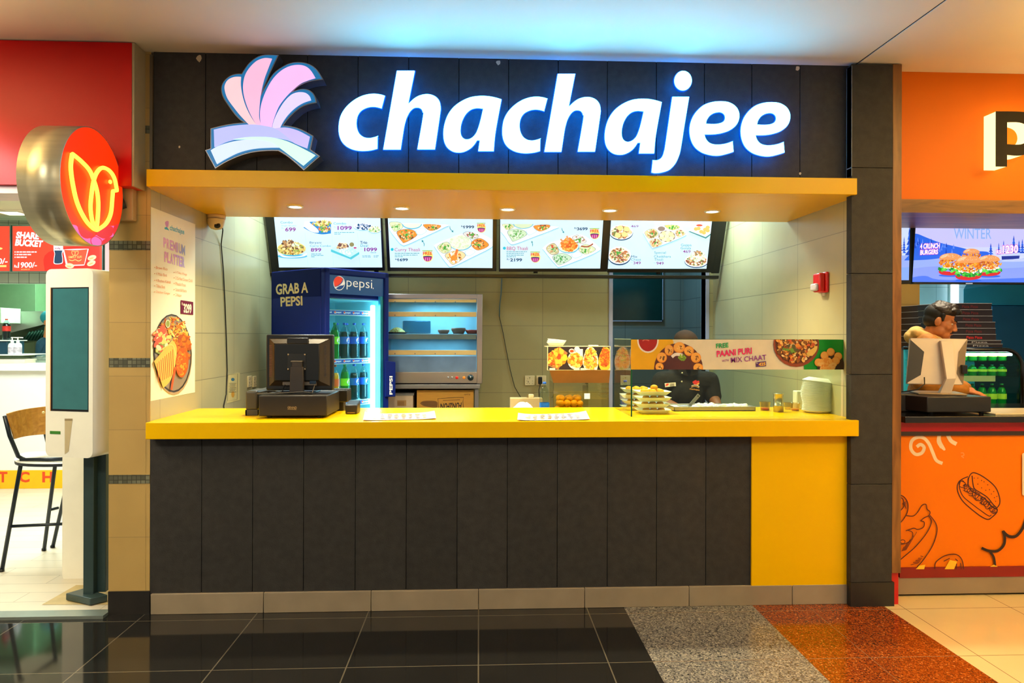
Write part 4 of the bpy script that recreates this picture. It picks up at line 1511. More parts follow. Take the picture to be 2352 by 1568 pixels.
def put_bottle(proto, u, v, yl, zz, label, key=None):
    l = fpx(u, v, yl)
    pos = FM @ Vector((l.x, yl, zz + 0.004))
    rot = (0, 0, math.atan2(ex.y, ex.x) + 0.35)
    if id(proto) not in used:
        used.add(id(proto))
        proto.location = pos
        proto.rotation_euler = rot
        proto['label'] = label
        proto['group'] = GB
        return proto
    return dup(proto, pos, label, GB, rot)


ZU, ZL = zS[1], zS[2]
put_bottle(lime, 748, 790, 0.15, ZU, 'green drink bottle half hidden by the door frame in the fridge\'s upper row')
put_bottle(lime, 769, 790, 0.15, ZU, 'whole green drink bottle in the fridge\'s upper row')
put_bottle(cola, 791, 790, 0.15, ZU, 'dark cola bottle beside the green bottles in the fridge\'s upper row')
put_bottle(cola, 813.5, 790, 0.15, ZU, 'dark cola bottle second from the light tube in the fridge\'s upper row')
put_bottle(cola, 835, 790, 0.15, ZU, 'dark cola bottle nearest the light tube in the fridge\'s upper row')
put_bottle(oran, 769, 880, 0.15, ZL, 'orange drink bottle with orange cap in the fridge\'s lower row')
put_bottle(lime, 792, 880, 0.15, ZL, 'green drink bottle beside the orange one in the fridge\'s lower row')
put_bottle(cola, 813.5, 880, 0.15, ZL, 'cola bottle right of the green bottle in the fridge\'s lower row')
put_bottle(cola, 835, 880, 0.15, ZL, 'cola bottle nearest the light tube in the fridge\'s lower row')
for u, lb in ((752, 'behind the half-hidden green bottle'), (774, 'behind the whole green bottle'), (796, 'behind the first cola bottle')):
    put_bottle(cola, u, 790, 0.27, ZU, 'blue-capped bottle in the fridge\'s upper second line, ' + lb)

# ================================================================== CCTV, POSTER, CERTIFICATE, SOCKETS ON THE LEFT WALL
IV = mat('ivory_plastic', (226, 208, 160), 0.4)
BLK = mat('black_plastic', (20, 20, 21), 0.4, var=0.1)
cq = PZ(497, 494, zc0)
t = thing('security_camera', 'white dome security camera under the canopy\'s back left corner', 'camera', cq)
k = MB(Matrix.Translation(cq))
k.lathe([(0.0, -0.03), (0.052, -0.03), (0.058, -0.02), (0.058, 0.0)], mat('cctv_white', (232, 210, 165), 0.4), seg=28)
k.build('mount_base', t)
k = MB(Matrix.Translation(cq + Vector((0.002, -0.01, -0.03))))
k.lathe([(0.056, 0.0), (0.054, -0.02), (0.046, -0.045), (0.032, -0.062), (0.0, -0.07)], mat('cctv_white', (232, 210, 165), 0.4), seg=28, caps=False)
bd = k.build('camera_ball', t)
k = MB()
lc = cq + Vector((0.022, -0.045, -0.075))
k.ball(lc, (0.022, 0.012, 0.018), BLK, 3)
for dx in (-0.009, 0.009):
    k.ball(lc + Vector((dx, -0.010, 0.0)), (0.007, 0.005, 0.009), mat('lens_glass', (60, 60, 66), 0.05, 0.4))
k.build('lens', bd)


def wall_l(u, v, off=0.0):
    return PX(u, v, XL + off)


k = MB()
pts = [wall_l(505, 528, 0.012) + Vector((.02, 0, 0)), wall_l(508, 560, 0.006), wall_l(513, 620, 0.006), wall_l(517, 700, 0.005), wall_l(520, 780, 0.006), wall_l(522, 850, 0.006), wall_l(520, 905, 0.006), wall_l(514, 932, 0.008)]
pts = [cq + Vector((0.02, 0.03, -0.03))] + pts + [pts[-1] + Vector((0, 0.02, -0.1))]
k.tube(pts, 0.0042, BLK, 6)
k.build('camera_cable', label='black cable hanging down the left wall from the security camera', category='cable')

PAPER = mat('poster_paper', (255, 244, 208), 0.35, var=0.02)
t_ = MB()
c4 = [(347, 475), (448.5, 519), (446.5, 878), (345.8, 921)]
a = [wall_l(u, v, 0.0015) for u, v in c4]
y0, y1 = a[0].y, a[1].y
zt_, zb_ = (a[0].z + a[1].z) / 2, (a[2].z + a[3].z) / 2
t_.box(XL + 0.0004, XL + 0.0015, y0, y1, a[3].z, a[0].z, PAPER)
pr = Print(t_, Vector((XL + 0.0016, 0, 0)), Vector((1, 0, 0)), (330, 480, 3.564))
PK, VI, CYN, ORT = mat('print_pink', (222, 150, 220), 0.5), mat('print_violet', (160, 140, 220), 0.5), mat('print_cyan', (60, 180, 214), 0.5), mat('print_orange_ink', (236, 150, 90), 0.5)
pr.shape([(175, 110), (190, 98), (205, 105), (200, 145), (185, 145)], PK)
pr.shape([(172, 152), (190, 148), (208, 175), (190, 168), (174, 165)], CYN)
pr.text('chachajee', (215, 185), (333, 222), (215, 128), CYN, 0.02)
GRD = [mat('print_lilac_%d' % i, c, 0.5) for i, c in enumerate(((250, 176, 236), (236, 176, 248), (216, 176, 255), (196, 178, 255), (172, 184, 255)))]
for i, ch in enumerate('PREMIUM'):
    x0, x1 = 162 + i * 26.6, 162 + i * 26.6 + (12 if ch == 'I' else 23)
    if i > 4:
        x0, x1 = x0 - 8, x1 - 6
    y = lambda x: 312 + (x - 162) * 0.39
    pr.text(ch, (x0, y(x0)), (x1, y(x1)), (x0, y(x0) - 82), GRD[min(4, i // 2 + (i > 4))], 0.04)
for i, ch in enumerate('PLATTER'):
    x0, x1 = 170 + i * 24, 170 + i * 24 + 22
    y = lambda x: 432 + (x - 170) * 0.29
    pr.text(ch, (x0, y(x0)), (x1, y(x1)), (x0, y(x0) - 86), GRD[min(4, i // 2)], 0.04)
for body, x0, yy, x1, y1_ in (('Brown Rice', 103, 490, 195, 503), ('4 Malai Boti', 103, 540, 190, 554), ('4 Reshmi Kabab', 103, 595, 222, 610), ('Tikka Boti', 103, 640, 175, 650), ('Chicken Ginger', 100, 690, 218, 705),
                            ('6 Tikka Wings', 262, 530, 355, 550), ('2 Grilled Green Chilli', 262, 575, 400, 600), ('Masala Fries', 262, 620, 345, 635), ('Salad & Raita', 262, 670, 352, 680), ('2 Naan', 262, 712, 310, 718)):
    pr.text(body, (x0, yy), (x1, y1_), (x0, yy - 24), ORT, 0.0)
    pr.oval(x0 - 12, yy - 12, 3.5, 4, ORT)
MAR = mat('print_maroon', (110, 16, 50), 0.5)
pr.poly([(304, 744), (406, 760), (406, 866), (304, 856)], MAR)
pr.text('Rs', (312, 786), (328, 789), (312, 764), PAPER, 0.0)
pr.text('3299', (328, 850), (392, 856), (328, 772), PAPER, 0.04)
pr.oval(240, 1190, 156, 330, mat('print_shadow_plate', (176, 150, 110), 0.5), -0.03)
pr.oval(237, 1180, 155, 322, mat('platter_rim', (64, 56, 46), 0.4), -0.03)
pr.oval(237, 1178, 146, 308, mat('platter_inner', (150, 134, 110), 0.4), -0.03)
PF = [mat('pf%d' % i, c, 0.5) for i, c in enumerate(((236, 160, 40), (224, 120, 24), (244, 190, 80), (206, 96, 20), (250, 210, 110), (178, 84, 24)))]
pr.blobs(240, 1050, 118, 160, 260, 26, PF, 61, squash=0.3)
pr.blobs(150, 1080, 60, 110, 60, 26, [PF[4], mat('pf_w', (240, 224, 180), 0.5), mat('pf_t', (226, 96, 60), 0.5), mat('pf_g', (150, 160, 70), 0.5)], 62)
pr.blobs(320, 1150, 60, 120, 120, 20, [PF[1], PF[3], PF[5]], 63)
pr.oval(198, 938, 20, 33, mat('pf_w', (240, 224, 180), 0.5))
pr.oval(198, 938, 15, 26, mat('pf_g', (150, 160, 70), 0.5))
pr.shape([(85, 1245, 1), (235, 1070, 1), (270, 1130), (262, 1260), (220, 1400), (160, 1465, 1)], PF[2])
for i in range(9):
    pr.line([(110 + i * 16, 1260 - i * 14), (125 + i * 15, 1420 - i * 8)], 5, PF[3])
pr.line([(130, 1160), (230, 1110), (262, 1200)], 8, PF[4])
pr.oval(315, 1255, 52, 122, PF[3], 0.05)
pr.oval(315, 1255, 44, 108, mat('pf_red', (222, 90, 20), 0.5), 0.05)
pr.blobs(315, 1255, 36, 95, 80, 16, [PF[1], PF[3], PF[0]], 64)
pr.line([(262, 1290), (240, 1400), (228, 1480)], 16, mat('pf_red', (222, 90, 20), 0.5))
t_.build('poster', normals=False, label='tall cream platter poster with a big oval food tray on the left wall', category='poster')

t_ = MB()
t_.box(XL + 0.0004, XL + 0.0012, wall_l(521, 860).y, wall_l(550.5, 860).y, wall_l(536, 922).z, wall_l(536, 858).z, mat('certificate_paper', (206, 190, 128), 0.6))
pr = Print(t_, Vector((XL + 0.0013, 0, 0)), Vector((1, 0, 0)), (330, 380, 2.7034))
CI = mat('certificate_ink', (120, 110, 80), 0.6)
pr.line([(523, 1300), (584, 1292), (580, 1452), (521, 1462)], 3, CI, closed=True, smooth=False)
pr.oval(554, 1328, 11, 10, mat('certificate_blue', (60, 110, 130), 0.6))
pr.oval(554, 1420, 10, 20, mat('certificate_seal', (206, 150, 50), 0.6))
for i in range(7):
    pr.rect(530 + (i % 2) * 3, 1350 + i * 9, 575 - (i % 3) * 4, 1353 + i * 9, CI)
t_.build('certificate', normals=False, label='small framed-looking certificate sheet with an orange seal on the left wall', category='certificate')


def socket_plate(M, w_, h_, label, holes=True, sw=True):
    t = thing('wall_socket', label, 'socket', M.translation, 0, 'wall sockets')
    k = MB(M)
    k.box(-w_ / 2, w_ / 2, -0.010, 0, -h_ / 2, h_ / 2, IV, 0.003)
    k.build('plate', t)
    k = MB(M)
    for (x, z, a, c) in ((0, .3, .14, .04), (-.22, .18, .05, .05), (.0, .18, .05, .05), (-.3, -.05, .05, .05), (.3, -.05, .05, .05), (-.15, -.12, .05, .16), (-.28, -.3, .06, .05), (-.05, -.3, .06, .05), (.28, -.3, .05, .05)):
        k.box((x - a / 2) * w_, (x + a / 2) * w_, -0.0112, -0.0098, (z - c / 2) * h_, (z + c / 2) * h_, BLK)
    k.build('socket_holes', t)
    return t


ML = Matrix.Rotation(PI / 2, 4, 'Z')
for (u0, u1, lb) in ((566, 577, 'left-wall socket plate nearer the certificate'), (578, 588, 'left-wall socket plate nearer the till, beside the other plate')):
    q0, q1 = wall_l(u0, 877), wall_l(u1, 877)
    socket_plate(Matrix.Translation((XL, (q0.y + q1.y) / 2, q0.z)) @ ML, 0.086 if u0 < 570 else 0.08, wall_l(572, 864).z - wall_l(572, 890).z, lb)

# ================================================================== TILL
def till(name_pref, drawer_px, zbase, yf):
    pass


DRAWER = mat('cash_drawer_black', (30, 26, 22), 0.42, var=0.12)
x0, x1 = P(594, 930, 0.10).x, P(751, 930, 0.10).x
yb_ = 0.46
zd = P(670, 908, 0.10).z
t = thing('cash_drawer', 'black metal cash drawer on the yellow countertop, under the till monitor', 'cash drawer', ((x0 + x1) / 2, 0.28, ZT))
k = MB()
k.box(x0, x1, 0.10, yb_, ZT + 0.012, zd, DRAWER, 0.006)
k.build('casing', t)
for xx in (x0 + 0.05, x1 - 0.05):
    for yy in (0.14, yb_ - 0.05):
        k = MB()
        k.lathe([(0.014, 0), (0.014, 0.014)], BLK, (xx, yy, ZT), 12)
        k.build('foot', t)
k = MB()
pr = Print(k, Vector((0, 0.0995, 0)), Vector((0, -1, 0)), (550, 750, 6.97))
BADGE = mat('drawer_badge', (170, 150, 110), 0.35, 0.6)
pr.text('GRAND', (768, 1312), (915, 1318), (772, 1272), BADGE, 0.03)
k.rect = None
pr.line([(770, 1322), (912, 1328)], 7, BADGE, smooth=False)
k.build('badge', t, normals=False)
# keyboard slab lying behind
k = MB()
q0, q1 = P(615, 905, 0.45), P(797, 905, 0.45)
zk = P(700, 898, 0.45).z
q0 = q0 + Vector((0.05, 0, 0))
k.box(q0.x, q1.x, 0.47, 0.60, ZT + 0.055, zk + 0.004, BLK, 0.006)
kb = k.build('keyboard', label='black keyboard shelf behind the cash drawer on the countertop', category='keyboard')
k = MB()
k.box(q0.x + 0.03, q1.x - 0.03, 0.50, 0.58, ZT, ZT + 0.056, BLK, 0.004)
k.build('support', kb)
k = MB()
for i in range(3):
    for j in range(16):
        k.box(q0.x + 0.015 + j * 0.026, q0.x + 0.037 + j * 0.026, 0.485 + i * 0.036, 0.515 + i * 0.036, zk + 0.003, zk + 0.008, mat('key_grey', (60, 60, 60), 0.5))
k.build('keys', kb)

# monitor, seen from behind
ym = 0.28
t = thing('till_monitor', 'black till monitor on a pedestal seen from the back, on the cash drawer', 'monitor', (P(690, 900, ym).x, ym, zd))
mx0, mx1, mz0, mz1 = P(611, 830, ym).x, P(766, 830, ym).x, P(690, 896, ym).z, P(690, 768, ym).z
MG = mat('monitor_black', (17, 19, 21), 0.38, var=0.1)
MG2 = mat('monitor_recess', (56, 48, 36), 0.4, var=0.1)
k = MB()
k.box(mx0, mx1, ym, ym + 0.035, mz0, mz1, MG, 0.008)
k.build('housing', t)
mw, mh = mx1 - mx0, mz1 - mz0
mq = lambda a, c: (mx0 + mw * a, mz0 + mh * c)
k = MB()      # bevelled back bulge
o_ = [mq(.05, .08), mq(.95, .08), mq(.95, .93), mq(.05, .93)]
i_ = [mq(.14, .17), mq(.81, .17), mq(.81, .84), mq(.14, .84)]
for j in range(4):
    j2 = (j + 1) % 4
    k.face([(o_[j][0], ym - 0.001, o_[j][1]), (o_[j2][0], ym - 0.001, o_[j2][1]), (i_[j2][0], ym - 0.03, i_[j2][1]), (i_[j][0], ym - 0.03, i_[j][1])], MG2)
k.build('back_bevel', t)
k = MB()
k.box(*[i_[0][0], i_[1][0]], ym - 0.032, ym, i_[0][1], i_[2][1], mat('monitor_back', (14, 19, 23), 0.35), 0.006)
k.box(mq(.33, 0)[0], mq(.64, 0)[0], ym - 0.034, ym - 0.01, mq(0, .83)[1], mq(0, .94)[1], BLK, 0.004)
k.build('back_cover', t)
k = MB()
k.box(mq(.34, 0)[0], mq(.61, 0)[0], ym - 0.036, ym - 0.03, mq(0, .36)[1], mq(0, .66)[1], mat('vesa_plate', (26, 30, 34), 0.5), 0.002)
for a in (.355, .595):
    for c in (.385, .645):
        k.lathe([(0.0, ym - 0.039), (0.005, ym - 0.039), (0.005, ym - 0.034)], mat('screw_steel', (190, 180, 160), 0.3, 0.8), (mq(a, 0)[0], 0, mq(0, c)[1]), 10, axis='y')
k.build('mounting_plate', t)
k = MB()
for a0, a1, m_ in ((.06, .135, mat('vent_brown', (110, 72, 50), 0.5)), (.82, .90, mat('vent_grey', (74, 66, 60), 0.5))):
    for j in range(22):
        c = .25 + j * 0.026
        k.box(mq(a0, 0)[0], mq(a1, 0)[0], ym - 0.017, ym - 0.012, mq(0, c)[1], mq(0, c + .014)[1], m_)
k.build('vents', t)
k = MB()
k.box(mq(.26, 0)[0], mq(.76, 0)[0], ym - 0.025, ym, mq(0, .09)[1], mq(0, .2)[1], mat('port_panel', (110, 100, 90), 0.4, 0.3), 0.003)
k.box(mq(.66, 0)[0], mq(.76, 0)[0], ym - 0.03, ym, mq(0, .12)[1], mq(0, .22)[1], mat('plug_blue', (24, 50, 74), 0.4), 0.003)
k.build('ports', t)
k = MB()
sx0, sx1 = P(665, 870, ym - .06).x, P(697, 870, ym - .06).x
k.hexa([(sx0, ym - 0.065, zd + .006), (sx1, ym - 0.065, zd + .006), (sx1, ym - 0.03, zd + .006), (sx0, ym - 0.03, zd + .006),
        (sx0 + .006, ym - 0.065, P(680, 842, ym - .06).z), (sx1 - .002, ym - 0.065, P(680, 842, ym - .06).z), (sx1 - .002, ym - 0.035, P(680, 842, ym - .06).z), (sx0 + .006, ym - 0.035, P(680, 842, ym - .06).z)], mat('stand_grey', (56, 50, 46), 0.45), 0.004)
k.box(sx0 + 0.014, sx1 - 0.01, ym - 0.062, ym - 0.034, P(680, 843, ym).z, P(680, 828, ym).z, mat('stand_grey', (56, 50, 46), 0.45), 0.003)
k.box(sx0 + 0.008, sx1 - 0.006, ym - 0.066, ym - 0.034, P(680, 830, ym).z, P(680, 827, ym).z, mat('hinge_metal', (150, 140, 120), 0.3, 0.7), 0.001)
k.build('stand', t)
k = MB()
xm_ = (sx0 + sx1) / 2
k.box(xm_ - 0.11, xm_ + 0.10, ym - 0.10, ym + 0.12, zd, zd + 0.009, MG, 0.004)
k.build('stand_base', t)
k = MB()
k.tube([(mq(.3, 0)[0], ym - 0.02, mq(0, .12)[1]), (mq(.27, 0)[0], ym - 0.05, mq(0, -.03)[1]), (mq(.1, 0)[0], ym - 0.10, zd + 0.02), (mq(-.05, 0)[0], ym - 0.11, zd + 0.008)], 0.003, BLK, 6)
k.tube([(mq(.74, 0)[0], ym - 0.02, mq(0, .12)[1]), (mq(.72, 0)[0], ym - 0.06, mq(0, -.03)[1]), (mq(.6, 0)[0], ym - 0.09, zd + 0.014), (mq(.3, 0)[0], ym - 0.12, zd + 0.008), (mq(-.03, 0)[0], ym - 0.13, zd + 0.006)], 0.0028, mat('cable_grey', (96, 92, 84), 0.5), 6)
k.build('cables', t)

# receipt printer
x0, x1 = P(563, 920, 0.24).x, P(623, 920, 0.24).x
zp = P(590, 897, 0.24).z
t = thing('receipt_printer', 'dark grey receipt printer at the left of the cash drawer on the countertop', 'printer', ((x0 + x1) / 2 - .0, 0.33, ZT))
PG = mat('printer_grey', (66, 64, 54), 0.4, var=0.1)
xc_ = P(592, 920, 0.24).x
k = MB()
k.box(x0, xc_, 0.24, 0.44, ZT + 0.03, zp, PG, 0.014, 3)
k.box(x0, xc_, 0.24, 0.25, ZT, ZT + 0.034, PG, 0.003)
k.box(x0, x0 + 0.012, 0.24, 0.44, ZT, ZT + 0.034, PG, 0.003)
k.box(x0 + 0.02, xc_ - .01, 0.29, 0.43, ZT + 0.001, ZT + 0.034, BLK)
k.build('housing', t)
k = MB()
k.box(xc_ - 0.002, x1 - 0.035, 0.475, 0.58, ZT + 0.0, zp - 0.004, PG, 0.012, 3)
k.box(x0 + .02, x1 - 0.03, 0.441, 0.56, ZT + 0.04, zp - 0.002, PG, 0.014, 3)
k.build('lid', t)

# card reader
x0, x1 = P(793, 938, 0.30).x, P(820, 938, 0.30).x
t = thing('card_reader', 'small black card reader on the countertop right of the cash drawer', 'card reader', ((x0 + x1) / 2, 0.33, ZT))
k = MB()
zz = P(806, 930, 0.30).z
k.hexa([(x0, 0.30, ZT), (x1, 0.30, ZT), (x1, 0.42, ZT), (x0, 0.42, ZT), (x0 - .002, 0.30, zz), (x1 + .002, 0.30, zz), (x1, 0.42, zz + 0.02), (x0, 0.42, zz + 0.02)], BLK, 0.007)
k.build('body', t)
k = MB()
k.box(x0 + 0.012, x1 - 0.012, 0.2985, 0.3005, ZT + 0.006, ZT + 0.012, mat('reader_slot', (150, 120, 60), 0.4))
k.build('card_slot', t)

# flyers
def flyer(pxs, label, seed):
    c = [PZ(u, v, ZT + 0.002) for u, v in pxs]
    k = MB()
    n = 10
    m_ = mat('flyer_paper', (216, 198, 184), 0.4)
    inks = [mat('flyer_i%d' % i, cc, 0.5) for i, cc in enumerate(((226, 190, 170), (236, 200, 160), (214, 160, 170), (180, 170, 190), (230, 170, 120)))]
    V = []
    for i in range(n + 1):
        s = i / n
        lift = 0.012 * (2 * s - 1) ** 4 + 0.002
        V += [c[0].lerp(c[1], s) + Vector((0, 0, lift)), c[3].lerp(c[2], s) + Vector((0, 0, lift * 0.4))]
    F = [(2 * i, 2 * i + 2, 2 * i + 3, 2 * i + 1) for i in range(n)]
    k.mesh(V, F, m_, True)
    k.mesh([p - Vector((0, 0, 0.0012)) for p in V], F, m_, True)
    rnd = random.Random(seed)
    for i in range(1, n - 1):
        for j in range(4):
            s0, s1 = (i + rnd.uniform(0.1, 0.3)) / n, (i + rnd.uniform(0.6, 0.9)) / n
            t0 = 0.1 + j * 0.2 + rnd.uniform(0, .05)
            t1 = t0 + rnd.uniform(0.06, 0.13)
            pt = lambda s, tt: c[0].lerp(c[1], s).lerp(c[3].lerp(c[2], s), tt) + Vector((0, 0, 0.0045))
            k.face([pt(s0, t0), pt(s1, t0), pt(s1, t1), pt(s0, t1)], inks[rnd.randrange(5)])
    k.build('flyer', normals=False, label=label, category='leaflet', group='leaflets on the countertop')


flyer([(838, 951), (998, 948), (1002, 962), (834, 966)], 'printed leaflet lying on the countertop in front of the blue fridge', 1)
flyer([(1190, 953), (1346, 948), (1355, 964), (1188, 966)], 'printed leaflet lying on the countertop in front of the puri box', 2)

# ================================================================== FOOD WARMER ON ITS STEEL TABLE
STEEL = mat('stainless_steel', (172, 166, 168), 0.3, 0.85, var=0.06, scale=5)
STEEL2 = mat('stainless_dull', (150, 148, 150), 0.42, 0.8, var=0.10, scale=8)
INSTEEL = mat('warmer_inside', (160, 206, 224), 0.4, 0.1, var=0.2, scale=4)
CREAM = mat('cream_rail', (236, 206, 140), 0.4, var=0.06)
yw = 1.95
wx = lambda u: P(u, 780, yw).x
wz = lambda v: P(1000, v, yw).z
wx0, wx1 = wx(873), wx(1108)
yw1 = YB - 0.005
t = thing('food_warmer', 'steel food warmer cabinet with glass front beside the blue drinks fridge', 'food warmer', ((wx0 + wx1) / 2, 2.2, wz(882)))
k = MB()
k.box(wx(1095), wx1, yw, yw1, wz(881), wz(675), STEEL, 0.004)
k.box(wx0, wx(1096), yw, yw1, wz(686), wz(675), STEEL, 0.004)
k.box(wx0, wx(1096), yw, yw1, wz(880), wz(854), STEEL, 0.004)
k.box(wx0, wx0 + 0.03, yw, yw1, wz(860), wz(680), STEEL, 0.004)
k.build('casing', t)
k = MB()
k.box(wx0, wx(1096), yw1 - 0.02, yw1 - 0.01, wz(856), wz(684), INSTEEL)
k.build('back_panel', t)
k = MB()
k.box(wx0 + .03, wx(1094), yw + 0.01, yw1 - 0.03, wz(779), wz(767), STEEL2, 0.002)
k.build('shelf', t)
for va, vb in ((694, 687), (727, 716), (815, 804)):
    k = MB()
    k.box(wx0 + 0.03, wx(1094), yw + 0.004, yw + 0.03, wz(va), wz(vb), CREAM, 0.002)
    for j in range(4):
        k.lathe([(0.0, yw + 0.002), (0.005, yw + 0.002), (0.005, yw + 0.006)], STEEL2, (wx(907) + j * 0.165, 0, (wz(va) + wz(vb)) / 2 - 0.008), 8, axis='y')
    k.build('rail', t)
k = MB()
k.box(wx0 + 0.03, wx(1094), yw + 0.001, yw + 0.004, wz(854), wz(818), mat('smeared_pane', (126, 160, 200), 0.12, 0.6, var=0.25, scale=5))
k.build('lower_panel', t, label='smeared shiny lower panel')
k = MB()
k.box(wx0 + 0.03, wx(1094), yw + 0.008, yw + 0.011, wz(803), wz(687), glass('warmer_glass', (214, 240, 248), 0.8))
k.build('glass_front', t)
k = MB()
k.box(wx(912), wx(980), yw1 - 0.03, yw1 - 0.018, wz(764), wz(734), mat('painted_reflection', (50, 120, 150), 0.2, 0.5, var=.1), 0.02)  # dark-blue reflection in the warmer, put in as a coloured plate
k.build('reflection_patch', t)
k = MB()
kx, kz = wx(1081), wz(867)
k.lathe([(0.0, yw - 0.022), (0.018, yw - 0.022), (0.022, yw - 0.004), (0.0255, yw - 0.002), (0.0255, yw)], mat('knob_dark', (26, 46, 50), 0.35), (kx, 0, kz), 20, axis='y')
k.box(kx - 0.002, kx + 0.002, yw - 0.0235, yw - 0.021, kz, kz + 0.016, LOGO_W)
k.build('knob', t)
for u, m_ in ((1049.5, mat('lamp_red', (224, 40, 30), 0.25, emis=.2)), (1066, mat('lamp_amber', (236, 140, 40), 0.25, emis=.2))):
    k = MB()
    k.ball((wx(u), yw - 0.002, kz), (0.013, 0.008, 0.013), m_, 2)
    k.build('indicator_lamp', t)
for u in (1030, 1039):
    k = MB()
    k.lathe([(0.006, yw - 0.004), (0.008, yw)], STEEL2, (wx(u), 0, kz), 12, axis='y')
    k.tube([(wx(u), yw - 0.002, kz), (wx(u) - 0.002, yw - 0.018, kz + 0.008)], 0.003, LOGO_W, 6)
    k.build('toggle_switch', t)
# dishes inside
shz = wz(767) + 0.002
q = P(912, 765, 2.12)
t = thing('rice_plate', 'dark plate heaped with yellow rice inside the food warmer', 'plate of food', (q.x, 2.12, shz))
k = MB(Matrix.Translation((q.x, 2.12, shz)))
k.lathe([(0, 0), (0.07, 0), (0.105, 0.014), (0.1, 0.014), (0.06, 0.004), (0, 0.004)], mat('dark_plate', (40, 34, 36), 0.35), seg=24)
k.build('plate', t)
k = MB(Matrix.Translation((q.x, 2.12, shz + 0.006)))
k.lathe([(0.075, 0), (0.062, 0.02), (0.03, 0.042), (0.0, 0.05)], speckle('rice_food', [((236, 190, 80), 4), ((250, 222, 130), 4), ((206, 140, 50), 2)], 120, 0.6), seg=24, caps=False)
k.build('rice', t)
BOWLB = mat('bowl_brown', (158, 110, 90), 0.4, var=0.1)
BOWLR = mat('bowl_red', (206, 60, 40), 0.35, var=0.1)
for i, (u, r, h_, m_, lb) in enumerate(((1019, 0.05, 0.036, BOWLB, 'small brown bowl on the food warmer shelf, left of the wide bowl'), (1053, 0.062, 0.052, BOWLB, 'wide brown bowl in the middle of the food warmer shelf'),
                                        (1084, 0.056, 0.036, BOWLR, 'red bowl at the right end of the food warmer shelf'))):
    q = P(u, 765, 2.16)
    k = MB(Matrix.Translation((q.x, 2.16, shz)))
    k.lathe([(0, 0), (r * .7, 0), (r, h_ * .7), (r * 0.97, h_), (r * 0.9, h_ * .97), (r * .6, 0.008), (0, 0.008)], m_, seg=24)
    k.build('bowl', label=lb, category='bowl', group='bowls in the food warmer')

t = thing('steel_table', 'steel table carrying the food warmer, cartons stored beneath', 'table', (wx(990), 2.2, 0))
tz1 = wz(882) - 0.001
tz0 = tz1 - 0.036
k = MB()
k.box(wx0 - 0.02, wx(1103), yw - 0.02, yw1, tz0, tz1, STEEL2, 0.004)
k.build('tabletop', t)
for xx in (wx(1095), wx0):
    for yy in (yw, yw1 - 0.04):
        k = MB()
        k.box(xx - 0.016, xx + 0.016, yy, yy + 0.03, 0, tz0, STEEL2, 0.003)
        k.build('leg', t)
k = MB()
k.box(wx0, wx(1103), yw + 0.0, yw1 - 0.01, 0.62, 0.65, STEEL2, 0.003)
k.build('undershelf', t)
CARD = mat('cardboard', (186, 136, 52), 0.75, var=0.08, stretch=(1, 1, 8))
cx0, cx1 = wx(957), wx(1088)
cz = wz(896)
t = thing('carton', 'brown cardboard carton of rolls, printed upside down, under the steel table', 'carton', ((cx0 + cx1) / 2, 2.15, 0.651))
k = MB()
k.box(cx0, cx1, yw + 0.02, yw + 0.40, 0.651, cz, CARD, 0.003)
k.build('box', t)
k = MB()
pr = Print(k, Vector((0, yw + 0.0195, 0)), Vector((0, -1, 0)), (870, 620, 4.611))
INKB = mat('print_black', (30, 22, 16), 0.6)
pr.text('FUN2FUN', (878, 1400), (655, 1412), (872, 1468), INKB, 0.03)
pr.line([(640, 1500), (625, 1362), (760, 1352), (900, 1348), (890, 1400), (905, 1500)], 5, INKB, smooth=False)
pr.text('24 packs', (970, 1306), (904, 1308), (970, 1326), INKB, 0.0)
pr.line([(680, 1380), (860, 1372)], 6, mat('print_brown', (120, 80, 30), 0.6))
pr.shape([(435, 1410, 1), (480, 1385), (610, 1390), (622, 1450, 1), (590, 1458), (480, 1440)], mat('print_brown', (120, 80, 30), 0.6))
for i in range(4):
    pr.line([(450 + i * 10, 1400 + i * 11), (615, 1396 + i * 14)], 2.5, INKB)
k.build('print', t, normals=False)
t = thing('carton', 'pale grey-white carton with a small label beside the brown one, under the table', 'carton', (wx(918), 2.15, 0.651))
k = MB()
k.box(wx(884), wx(948), yw + 0.05, yw + 0.4, 0.651, wz(907), mat('carton_pale', (190, 172, 150), 0.7), 0.004)
k.box(wx(884), wx(950), yw + 0.045, yw + 0.41, wz(909), wz(903), mat('carton_lid', (150, 150, 150), 0.6), 0.003)
k.build('box', t)
k = MB()
k.box(wx(911), wx(932), yw + 0.048, yw + 0.05, wz(933), wz(920), mat('label_tan', (168, 132, 84), 0.6))
pr = Print(k, Vector((0, yw + 0.0478, 0)), Vector((0, -1, 0)), (870, 620, 4.611))
for yy in (1395, 1410, 1425):
    pr.rect(200, yy, 270, yy + 6, mat('print_brown', (120, 80, 30), 0.6))
k.build('label', t, normals=False)

# cable down the back wall
k = MB()
pts = [P(1153, 630, YB - 0.01), P(1151, 674, YB - 0.008), P(1148, 700, YB - 0.008), P(1147, 727, YB - 0.008)]
k.tube(pts, 0.005, mat('cable_blue_grey', (90, 120, 130), 0.5), 6)
pts = [P(1147, 727, YB - 0.007), P(1155, 762, YB - 0.007), P(1163, 805, YB - 0.006), P(1172, 850, YB - 0.007), P(1182, 888, YB - 0.008), P(1197, 914, YB - 0.02)]
k.tube(pts, 0.0028, BLK, 6)
k.build('wall_cable', label='thin cable running down the tiled back wall from the screens', category='cable')

